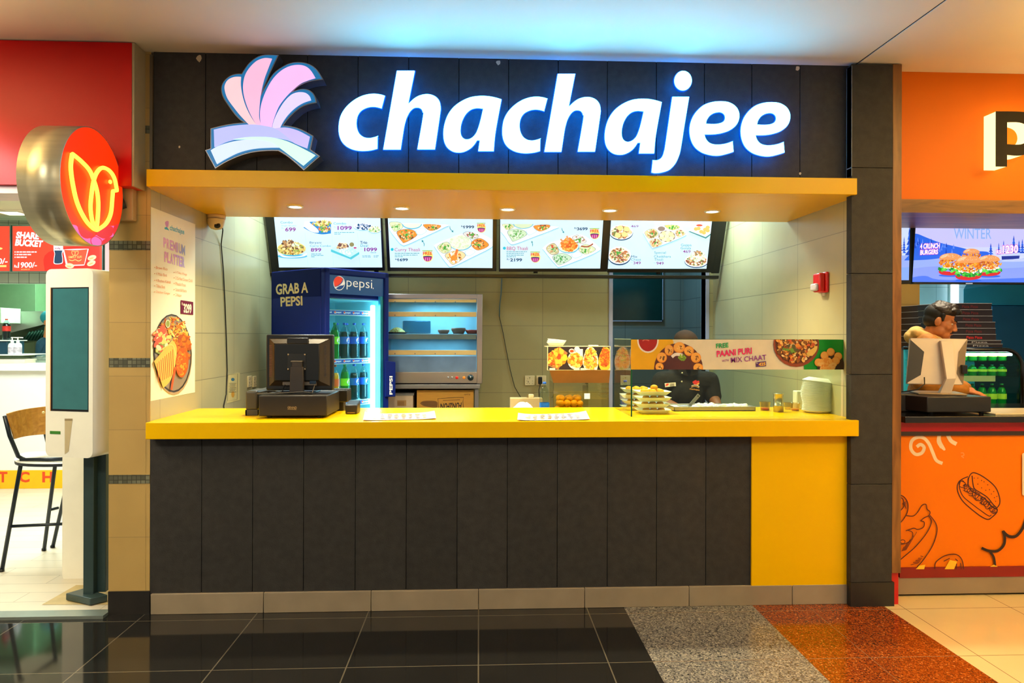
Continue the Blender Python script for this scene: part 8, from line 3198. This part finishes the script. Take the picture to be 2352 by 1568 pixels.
# ================================================================== PEOPLE
def solid(prims, name, m, parent, voxel=0.006, smooth=4, inflate=0.0, noise=None):
    """overlapping rounded volumes fused into one continuous skin"""
    k = MB()
    for p in prims:
        if p[0] == 'e':
            _, c, r, R3 = p
            r = tuple(x + inflate for x in r)
            k.ball(c, r, m, 3, rot=R3)
        else:
            _, a, b_, ra, rb = p
            a, b_ = Vector(a), Vector(b_)
            k.tube([a, a.lerp(b_, .5), b_], [ra + inflate, (ra + rb) / 2 + inflate, rb + inflate], m, 14)
            k.ball(a, ra + inflate, m, 2)
            k.ball(b_, rb + inflate, m, 2)
    o = k.build('tmp_solid')
    md = o.modifiers.new('r', 'REMESH')
    md.mode = 'VOXEL'
    md.voxel_size = voxel
    md.use_smooth_shade = True
    ms = o.modifiers.new('s', 'SMOOTH')
    ms.factor = 0.5
    ms.iterations = smooth
    if noise:
        tx_ = bpy.data.textures.new('strands', 'CLOUDS')
        tx_.noise_scale = noise[0]
        mdp = o.modifiers.new('d', 'DISPLACE')
        mdp.texture = tx_
        mdp.texture_coords = 'GLOBAL'
        mdp.strength = noise[1]
    dg = bpy.context.evaluated_depsgraph_get()
    me = bpy.data.meshes.new_from_object(o.evaluated_get(dg))
    me.transform(o.matrix_world if o.matrix_world != Matrix.Identity(4) else Matrix.Translation(o.location))
    loc = o.location.copy()
    bpy.data.objects.remove(o)
    me.name = name
    if not me.materials:
        me.materials.append(m)
    for pl in me.polygons:
        pl.use_smooth = True
    me.transform(world_of(parent).inverted())
    r = bpy.data.objects.new(name, me)
    COL.objects.link(r)
    r.parent = parent
    return r


def head_prims(M):
    R3 = M.to_3x3()
    E = lambda c, r: ('e', M @ Vector(c), r, R3)
    C = lambda a, b_, ra, rb: ('c', M @ Vector(a), M @ Vector(b_), ra, rb)
    return [E((0, .018, .045), (.074, .093, .080)), E((0, -.03, -.02), (.060, .062, .080)), E((0, -.04, -.075), (.048, .046, .042)), E((0, -.072, -.098), (.022, .02, .018)),
            C((0, -.086, .012), (0, -.106, -.030), .009, .0125), E((.011, -.098, -.036), (.009, .011, .008)), E((-.011, -.098, -.036), (.009, .011, .008)),
            C((-.042, -.072, .026), (-.012, -.088, .022), .011, .010), C((.042, -.072, .026), (.012, -.088, .022), .011, .010),
            E((.040, -.056, -.022), (.024, .026, .024)), E((-.040, -.056, -.022), (.024, .026, .024)),
            C((-.018, -.084, -.060), (.018, -.084, -.060), .0075, .0075), C((-.015, -.083, -.072), (.015, -.083, -.072), .008, .008),
            E((.078, .012, -.002), (.010, .022, .032)), E((-.078, .012, -.002), (.010, .022, .032)),
            E((.048, -.01, -.06), (.022, .04, .035)), E((-.048, -.01, -.06), (.022, .04, .035)),
            C((0, .02, -.05), (0, .035, -.17), .052, .056)]


def face_parts(M, parent, brow=(30, 20, 16), moustache=False):
    R3 = M.to_3x3()
    EW, EI = mat('eye_white', (226, 214, 200), 0.25), mat('eye_dark', (36, 22, 16), 0.15)
    BR_ = mat('brow_hair', brow, 0.7)
    for s in (-1, 1):
        k = MB()
        k.ball(M @ Vector((.031 * s, -.0675, .004)), .0115, EW, 3)
        k.ball(M @ Vector((.031 * s, -.0755, .003)), .0050, EI, 2)
        k.build('eye', parent)
        k = MB()
        k.tube([M @ Vector(p) for p in ((.014 * s, -.096, .026), (.030 * s, -.093, .034), (.050 * s, -.074, .026))], [.004, .0045, .002], BR_, 8)
        k.build('eyebrow', parent)
    k = MB()
    k.tube([M @ Vector(p) for p in ((-.021, -.086, -.066), (0, -.0935, -.0655), (.021, -.086, -.066))], [.002, .005, .002], mat('lips', (140, 72, 54), 0.5), 8)
    k.build('lips', parent)
    if moustache:
        k = MB()
        for s in (-1, 1):
            k.tube([M @ Vector(p) for p in ((.002 * s, -.099, -.047), (.014 * s, -.096, -.050), (.027 * s, -.082, -.062))], [.004, .005, .002], BR_, 8)
        k.build('moustache', parent)


def hand_prims(wrist, palm_dir, side_dir, curl_dir, s=1.0, curl=0.5):
    """palm, four fingers of unequal length bending towards curl_dir, thumb from the palm's side"""
    w, d, q, c = Vector(wrist), Vector(palm_dir).normalized(), Vector(side_dir).normalized(), Vector(curl_dir).normalized()
    out = [('c', w, w + d * .03 * s, .024 * s, .026 * s)]
    base = w + d * .085 * s
    for i in range(4):
        o_ = q * ((i - 1.5) * .0195 * s)
        b0 = base + o_ - d * (.006 * abs(i - 1.2)) * s
        out.append(('c', w + d * .02 * s + o_ * .7, b0, .0135 * s, .0105 * s))
        L_ = (.072, .080, .075, .058)[i] * s
        d1 = (d * (1 - curl * .5) + c * curl * .6).normalized()
        d2 = (d * (1 - curl) + c * curl * 1.2).normalized()
        b1 = b0 + d1 * L_ * .45
        b2 = b1 + d2 * L_ * .33
        d3 = (d * (1 - curl * 1.4) + c * curl * 1.5).normalized()
        out += [('c', b0, b1, .0095 * s, .0085 * s), ('c', b1, b2, .0085 * s, .0078 * s), ('c', b2, b2 + d3 * L_ * .22, .0078 * s, .0065 * s)]
    t0 = w + d * .025 * s - q * .026 * s
    t1 = t0 + (d * .7 - q * .6 + c * .35).normalized() * .038 * s
    t2 = t1 + (d * .9 - q * .2 + c * .4).normalized() * .03 * s
    out += [('c', w + d * .015 * s, t0, .016 * s, .014 * s), ('c', t0, t1, .012 * s, .010 * s), ('c', t1, t2, .010 * s, .008 * s)]
    return out


I3 = Matrix.Identity(3)

# ---- worker behind the display case
SKIN1 = mat('skin_dark', (128, 78, 46), 0.5, var=.04)
SHIRT = mat('polo_black', (34, 31, 28), 0.8, var=.12, scale=30, bump=.2, spec=.12)
yw_ = 1.14
hc = P(1573, 800, yw_)
HM = Matrix.Translation((hc.x, yw_ - 0.03, hc.z)) @ Matrix.Rotation(math.radians(16), 4, 'X')
HM = Matrix.Translation((hc.x, yw_ - 0.02, 1.405)) @ Matrix.Rotation(math.radians(20), 4, 'X')
wk = thing('person', 'worker in a black polo shirt and dull cap standing behind the glass display case', 'person', (hc.x, 1.3, 0.004))
sl_, sr_ = P(1519, 872, yw_), P(1630, 872, yw_)      # shoulders as seen (left and right in the picture)
el_, er_ = P(1507, 914, yw_ - .02), P(1638, 910, yw_ - .02)
cxw = (sl_.x + sr_.x) / 2
chest = Vector((cxw, yw_ + .02, 1.13))
pelvis = Vector((cxw, yw_ + .16, 0.80))
hl, hr = Vector((cxw - .075, yw_ - .22, 0.99)), Vector((er_.x - .0, yw_ - .18, 0.965))
torso = [('e', chest, (.135, .10, .15), Matrix.Rotation(math.radians(-12), 3, 'X')), ('c', sl_ + Vector((.02, .0, -.01)), sr_ + Vector((-.02, 0, -.01)), .062, .062),
         ('e', Vector((cxw, yw_ + .09, .97)), (.125, .10, .14), I3), ('e', pelvis, (.155, .115, .11), I3),
         ('c', (cxw - .06, yw_ + .03, 1.235), (cxw + .06, yw_ + .03, 1.235), .05, .05)]
arms = [('c', sl_, el_, .05, .042), ('c', sr_, er_, .05, .042)]
fore = [('c', el_, hl, .042, .028), ('c', er_, hr, .043, .028)]
legs = []
for s in (-1, 1):
    hp_ = Vector((cxw + .085 * s, yw_ + .16, .78))
    kn = Vector((cxw + .10 * s, yw_ + .08, .44))
    an = Vector((cxw + .10 * s, yw_ + .15, .09))
    legs += [('c', hp_, kn, .078, .054), ('c', kn, an, .054, .036), ('c', an + Vector((0, .02, -.05)), an + Vector((.01 * s, -.15, -.06)), .034, .026)]
bd_ = head_prims(HM) + torso + arms + fore + legs
bd_ += hand_prims(hl, (0.25, -.7, -.45), (1, .2, 0), (0, -.3, -1), 1.0, .5) + hand_prims(hr, (-.25, -.75, -.4), (-1, .1, 0), (0, -.3, -1), 1.0, .5)
solid(bd_, 'body', SKIN1, wk, 0.0052)
shirt_p = torso[:3] + [torso[4]] + [('c', sl_, sl_.lerp(el_, .96), .052, .050), ('c', sr_, sr_.lerp(er_, .96), .052, .050)]
solid(shirt_p, 'polo_shirt', SHIRT, wk, 0.007, 4, 0.012, (0.09, 0.012))
trou = [torso[3]] + [p for i, p in enumerate(legs) if i % 3 < 2]
solid(trou, 'trousers', mat('trousers_dark', (34, 34, 38), 0.8), wk, 0.008, 3, 0.012)
for i in (2, 5):
    solid([legs[i]], 'shoe', mat('shoe_black', (22, 20, 20), 0.4), wk, 0.007, 3, 0.012)
k = MB()
nb = Vector((cxw, yw_ + .015, 1.285))
ring = []
for i in range(17):
    a_ = PI * 1.5 + (i - 8) / 8 * PI * .93
    ring.append((nb.x + .070 * math.cos(a_ + PI), nb.y + .062 * math.sin(a_ + PI), nb.z - .012 + .014 * math.sin(a_ + PI)))
k.tube(ring, [.014] * 17, SHIRT, 8)
fr_y = yw_ - .098
k.hexa([(cxw - .065, fr_y + .004, 1.238), (cxw - .006, fr_y - .004, 1.222), (cxw - .006, fr_y + .01, 1.222), (cxw - .065, fr_y + .03, 1.238), (cxw - .072, fr_y + .03, 1.275), (cxw - .02, fr_y + .016, 1.268), (cxw - .02, fr_y + .03, 1.268), (cxw - .072, fr_y + .05, 1.275)], SHIRT, .004)
k.hexa([(cxw + .006, fr_y - .004, 1.222), (cxw + .065, fr_y + .004, 1.238), (cxw + .065, fr_y + .03, 1.238), (cxw + .006, fr_y + .01, 1.222), (cxw + .02, fr_y + .016, 1.268), (cxw + .072, fr_y + .03, 1.275), (cxw + .072, fr_y + .05, 1.275), (cxw + .02, fr_y + .03, 1.268)], SHIRT, .004)
k.build('collar', wk)
face_parts(HM, wk)
CAPM = mat('cap_taupe', (48, 37, 26), 0.85, var=.08, spec=.12)
R3 = HM.to_3x3()
solid([('e', HM @ Vector((0, .018, .066)), (.086, .104, .078), R3), ('e', HM @ Vector((0, .015, .036)), (.087, .106, .032), R3)], 'cap', CAPM, wk, 0.006, 3)
k = MB()
vz = []
for i in range(13):
    a_ = -PI / 2 + (i - 6) / 6 * 1.15
    vz.append(((.083 * math.cos(a_), .015 + .10 * math.sin(a_), .042), (.092 * math.cos(a_), -.045 + .118 * math.sin(a_) if abs(i - 6) < 6 else .015 + .10 * math.sin(a_), .024)))
V = [HM @ Vector(p) for pr_ in vz for p in pr_] + [HM @ (Vector(p) + Vector((0, 0, -.005))) for pr_ in vz for p in pr_]
n = len(vz)
F = [(2 * i, 2 * i + 1, 2 * i + 3, 2 * i + 2) for i in range(n - 1)] + [(2 * n + 2 * i, 2 * n + 2 * i + 2, 2 * n + 2 * i + 3, 2 * n + 2 * i + 1) for i in range(n - 1)] + [(2 * i + 1, 2 * n + 2 * i + 1, 2 * n + 2 * i + 3, 2 * i + 3) for i in range(n - 1)]
k.mesh(V, F, CAPM, True)
k.build('cap_peak', wk)
# what is pinned and stitched on the shirt
yfr = yw_ - .118
k = MB()
tq = [P(1527, 880, yfr), P(1552, 878, yfr), P(1552.5, 886.5, yfr), P(1528, 889, yfr)]
k.hexa([tq[3], tq[2], tq[2] + Vector((0, .006, 0)), tq[3] + Vector((0, .006, 0)), tq[0], tq[1], tq[1] + Vector((0, .006, 0)), tq[0] + Vector((0, .006, 0))], mat('name_badge_white', (230, 214, 190), 0.4))
pr = Print(k, Vector((0, yfr - .0006, 0)), Vector((0, -1, 0)), (1390, 740, 6.5333))
pr.shape([(905, 940), (930, 918), (955, 925), (940, 945), (918, 955)], LOGO_R)
for yy in (928, 944, 960):
    pr.line([(970, yy), (1040, yy - 8)], 7, mat('badge_ink', (90, 70, 60), 0.6), smooth=False)
k.build('name_badge', wk, normals=False)
k = MB()
pr = Print(k, Vector((0, yfr - .001, 0)), Vector((0, -1, 0)), (1390, 740, 6.5333))
ER, EO, EW2 = mat('stitch_red', (206, 30, 30), 0.6), mat('stitch_orange', (226, 150, 60), 0.6), mat('stitch_white', (206, 190, 170), 0.6)
pr.shape([(1340, 935), (1310, 900), (1320, 885), (1345, 872), (1372, 868), (1365, 900), (1355, 935)], ER)
pr.shape([(1355, 938), (1370, 890), (1400, 875), (1415, 895), (1385, 915), (1370, 940)], ER)
pr.shape([(1370, 942), (1385, 915), (1412, 905), (1410, 925), (1385, 948)], EO)
pr.line([(1295, 955), (1340, 940), (1390, 950), (1412, 972)], 14, EW2)
pr.line([(1292, 975), (1340, 960), (1385, 970), (1405, 985)], 9, EO)
pr.text('chachajee', (1265, 1012), (1415, 1032), (1265, 985), EO, 0.03)
k.build('shirt_emblem', wk, normals=False)
for u, v in ((1567, 856), (1566, 876)):
    k = MB()
    q = P(u, v, yw_ - .112)
    k.ball(q, (.006, .003, .006), mat('button_cream', (206, 190, 150), 0.4), 2)
    k.build('button', wk)

# ---- man behind the right-hand till
SKIN2 = mat('skin_tan', (196, 122, 72), 0.45, var=.04)
ymn = 0.98
yawm = math.radians(55)
hc = P(2160, 738, ymn)
HM2 = Matrix.Translation((hc.x, ymn, hc.z - .004)) @ Matrix.Rotation(yawm, 4, 'Z') @ Matrix.Rotation(math.radians(17), 4, 'X')
mn = thing('person', 'dark-haired man in a mustard jacket with cream hood looking down at the right-hand till', 'person', (hc.x - .05, ymn + .05, 0.004))
nk = Vector((hc.x - .055, ymn + .05, 1.50))
fwd = Vector((math.sin(yawm), -math.cos(yawm), 0))
sd_ = Vector((math.cos(yawm), math.sin(yawm), 0))      # towards his left
shL, shR = nk + sd_ * .17 + Vector((0, 0, -.05)), nk - sd_ * .17 + Vector((0, 0, -.05))
elR = P(2092, 862, ymn - .12)
elL = Vector((shL.x + .02, shL.y - .02, 1.18))
haR, haL = Vector((P(2222, 905, .80).x, .82, ZR + .085)), Vector((P(2200, 905, .86).x + .06, .86, ZR + .09))
elR = Vector((P(2098, 862, .92).x, shR.y - .07, 1.20))
ch_ = nk + Vector((0, 0, -.22))
tor2 = [('e', ch_, (.18, .12, .19), Matrix.Rotation(yawm, 3, 'Z')), ('c', shL, shR, .062, .062), ('e', nk + Vector((0, 0, -.42)), (.16, .12, .15), Matrix.Rotation(yawm, 3, 'Z')), ('e', nk + Vector((0, 0, -.60)), (.165, .125, .11), Matrix.Rotation(yawm, 3, 'Z'))]
legs2 = []
for s in (-1, 1):
    hp_ = nk + sd_ * (.09 * s) + Vector((0, 0, -.62))
    kn = Vector((hp_.x, hp_.y, .48)) + fwd * .02
    an = Vector((hp_.x, hp_.y, .09))
    legs2 += [('c', hp_, kn, .082, .056), ('c', kn, an, .056, .038), ('c', an + Vector((0, 0, -.05)) - fwd * .03, an + fwd * .15 + Vector((0, 0, -.06)), .034, .027)]
arm2 = [('c', shL, elL, .055, .045), ('c', shR, elR, .055, .045)]
for2 = [('c', elL, haL, .043, .028), ('c', elR, haR, .043, .028)]
HP2 = hand_prims(haR, (.9, -.25, -.25), (-.25, -.95, 0), (0.1, 0, -1), 1.0, .45) + hand_prims(haL, (.8, -.4, -.25), (.3, .9, 0), (0.1, 0, -1), 1.0, .45)
solid(head_prims(HM2) + [('c', HM2 @ Vector((0, .02, -.06)), nk + Vector((0, 0, -.02)), .056, .062)] + tor2 + arm2 + for2 + legs2 + HP2, 'body', SKIN2, mn, 0.0048)
JK = mat('jacket_mustard', (176, 112, 30), 0.7, var=.10, scale=18, bump=.2)
solid(tor2[:3] + [('c', shL, elL, .062, .054), ('c', shR, elR, .062, .054), ('c', elL, elL.lerp(haL, .88), .054, .042), ('c', elR, elR.lerp(haR, .88), .054, .042)], 'jacket', JK, mn, 0.007, 4, 0.018, (.07, .014))
solid([tor2[3]] + [p for i, p in enumerate(legs2) if i % 3 < 2], 'trousers', mat('trousers_dark', (34, 34, 38), 0.8), mn, 0.008, 3, 0.012)
for i in (2, 5):
    solid([legs2[i]], 'shoe', mat('shoe_black', (22, 20, 20), 0.4), mn, 0.007, 3, 0.012)
HOOD = mat('hood_cream', (226, 184, 110), 0.85, var=.08)
hb = nk - fwd * .075 + Vector((0, 0, .035))
solid([('e', hb, (.092, .06, .046), Matrix.Rotation(yawm, 3, 'Z')), ('e', hb - fwd * .03 + Vector((0, 0, -.03)), (.098, .052, .05), Matrix.Rotation(yawm, 3, 'Z')),
       ('c', hb + sd_ * .085, nk + sd_ * .075 + fwd * .06 + Vector((0, 0, -.02)), .032, .028), ('c', hb - sd_ * .085, nk - sd_ * .075 + fwd * .06 + Vector((0, 0, -.02)), .034, .03)], 'hood', HOOD, mn, 0.006, 4, 0.0, (.05, .012))
face_parts(HM2, mn, (24, 16, 14), True)
R3 = HM2.to_3x3()
HAIR = mat('hair_highlight', (46, 35, 30), 0.45, var=.3, scale=60)  # lighter crown: the highlight is put into the hair colour
HAIR2 = mat('hair_dark_sides', (22, 18, 18), 0.6, var=.2, scale=60)
E2 = lambda c, r: ('e', HM2 @ Vector(c), r, R3)
C2 = lambda a, b_, ra, rb: ('c', HM2 @ Vector(a), HM2 @ Vector(b_), ra, rb)
solid([E2((0, .032, .050), (.080, .090, .076)), E2((0, .05, .0), (.074, .066, .06)), C2((.074, -.006, .055), (.075, -.014, .012), .012, .008), C2((-.074, -.006, .055), (-.075, -.014, .012), .012, .008)], 'hair_sides', HAIR2, mn, 0.005, 3)
solid([E2((0, .012, .082), (.080, .090, .056)), E2((0, -.05, .094), (.062, .040, .030)), C2((-.045, -.06, .098), (.05, -.082, .096), .020, .024), C2((.03, -.085, .10), (.02, -.100, .092), .016, .009), C2((.0, .04, .11), (.0, -.05, .118), .04, .03)],
      'hair_top', HAIR, mn, 0.0045, 2, 0.0, (.014, .008))

# ---- half-hidden figure in the left-hand kitchen
yk3 = 4.25
hc3 = P(119, 741, yk3)
pk = thing('person', 'figure in dark teal clothes half hidden behind the ordering kiosk, in the left kitchen', 'person', (hc3.x + .1, yk3, 0.013))
HM3 = Matrix.Translation((hc3.x, yk3, hc3.z)) @ Matrix.Rotation(math.radians(80), 4, 'Z')
cx3 = P(139, 790, yk3).x
ch3 = Vector((cx3, yk3, hc3.z - .38))
TE = mat('teal_shirt', (26, 70, 92), 0.7, var=.1)
tor3 = [('e', ch3, (.20, .13, .2), I3), ('c', (cx3 - .16, yk3, hc3.z - .23), (cx3 + .16, yk3, hc3.z - .23), .065, .065), ('e', ch3 + Vector((0, 0, -.3)), (.17, .13, .18), I3)]
arm3 = [('c', (cx3 - .18, yk3, hc3.z - .24), (cx3 - .19, yk3 - .02, hc3.z - .55), .058, .048), ('c', (cx3 + .18, yk3, hc3.z - .24), (cx3 + .2, yk3 - .02, hc3.z - .55), .058, .048)]
zh = hc3.z
for3 = [('c', (cx3 - .19, yk3 - .02, zh - .55), (cx3 - .1, yk3 - .2, zh - .66), .044, .03), ('c', (cx3 + .2, yk3 - .02, zh - .55), (cx3 + .1, yk3 - .2, zh - .66), .044, .03)]
legs3 = []
for s in (-1, 1):
    legs3 += [('c', (cx3 + .09 * s, yk3, zh - .78), (cx3 + .1 * s, yk3 - .02, .48), .085, .056), ('c', (cx3 + .1 * s, yk3 - .02, .48), (cx3 + .1 * s, yk3, .1), .056, .038), ('c', (cx3 + .1 * s, yk3 + .02, .05), (cx3 + .1 * s, yk3 - .15, .045), .034, .026)]
nk3 = [('c', HM3 @ Vector((0, .02, -.06)), (cx3 - .04, yk3, zh - .2), .056, .06)]
solid(head_prims(HM3) + nk3 + tor3 + arm3 + for3 + legs3 + hand_prims((cx3 - .1, yk3 - .2, zh - .66), (.3, -.9, -.2), (.9, .3, 0), (0, 0, -1)) + hand_prims((cx3 + .1, yk3 - .2, zh - .66), (-.3, -.9, -.2), (-.9, .3, 0), (0, 0, -1)), 'body', SKIN2, pk, 0.006)
solid(tor3 + [('c', p[1], p[2], p[3] + .006, p[4] + .012) for p in arm3], 'shirt', TE, pk, 0.008, 3, .014, (.08, .012))
solid([('e', HM3 @ Vector((0, .018, .058)), (.086, .106, .086), HM3.to_3x3())], 'cap', mat('teal_cap', (20, 130, 140), 0.7), pk, 0.007, 2)
solid([p for i, p in enumerate(legs3) if i % 3 < 2], 'trousers', mat('trousers_dark', (34, 34, 38), 0.8), pk, 0.009, 2, .012)
face_parts(HM3, pk)
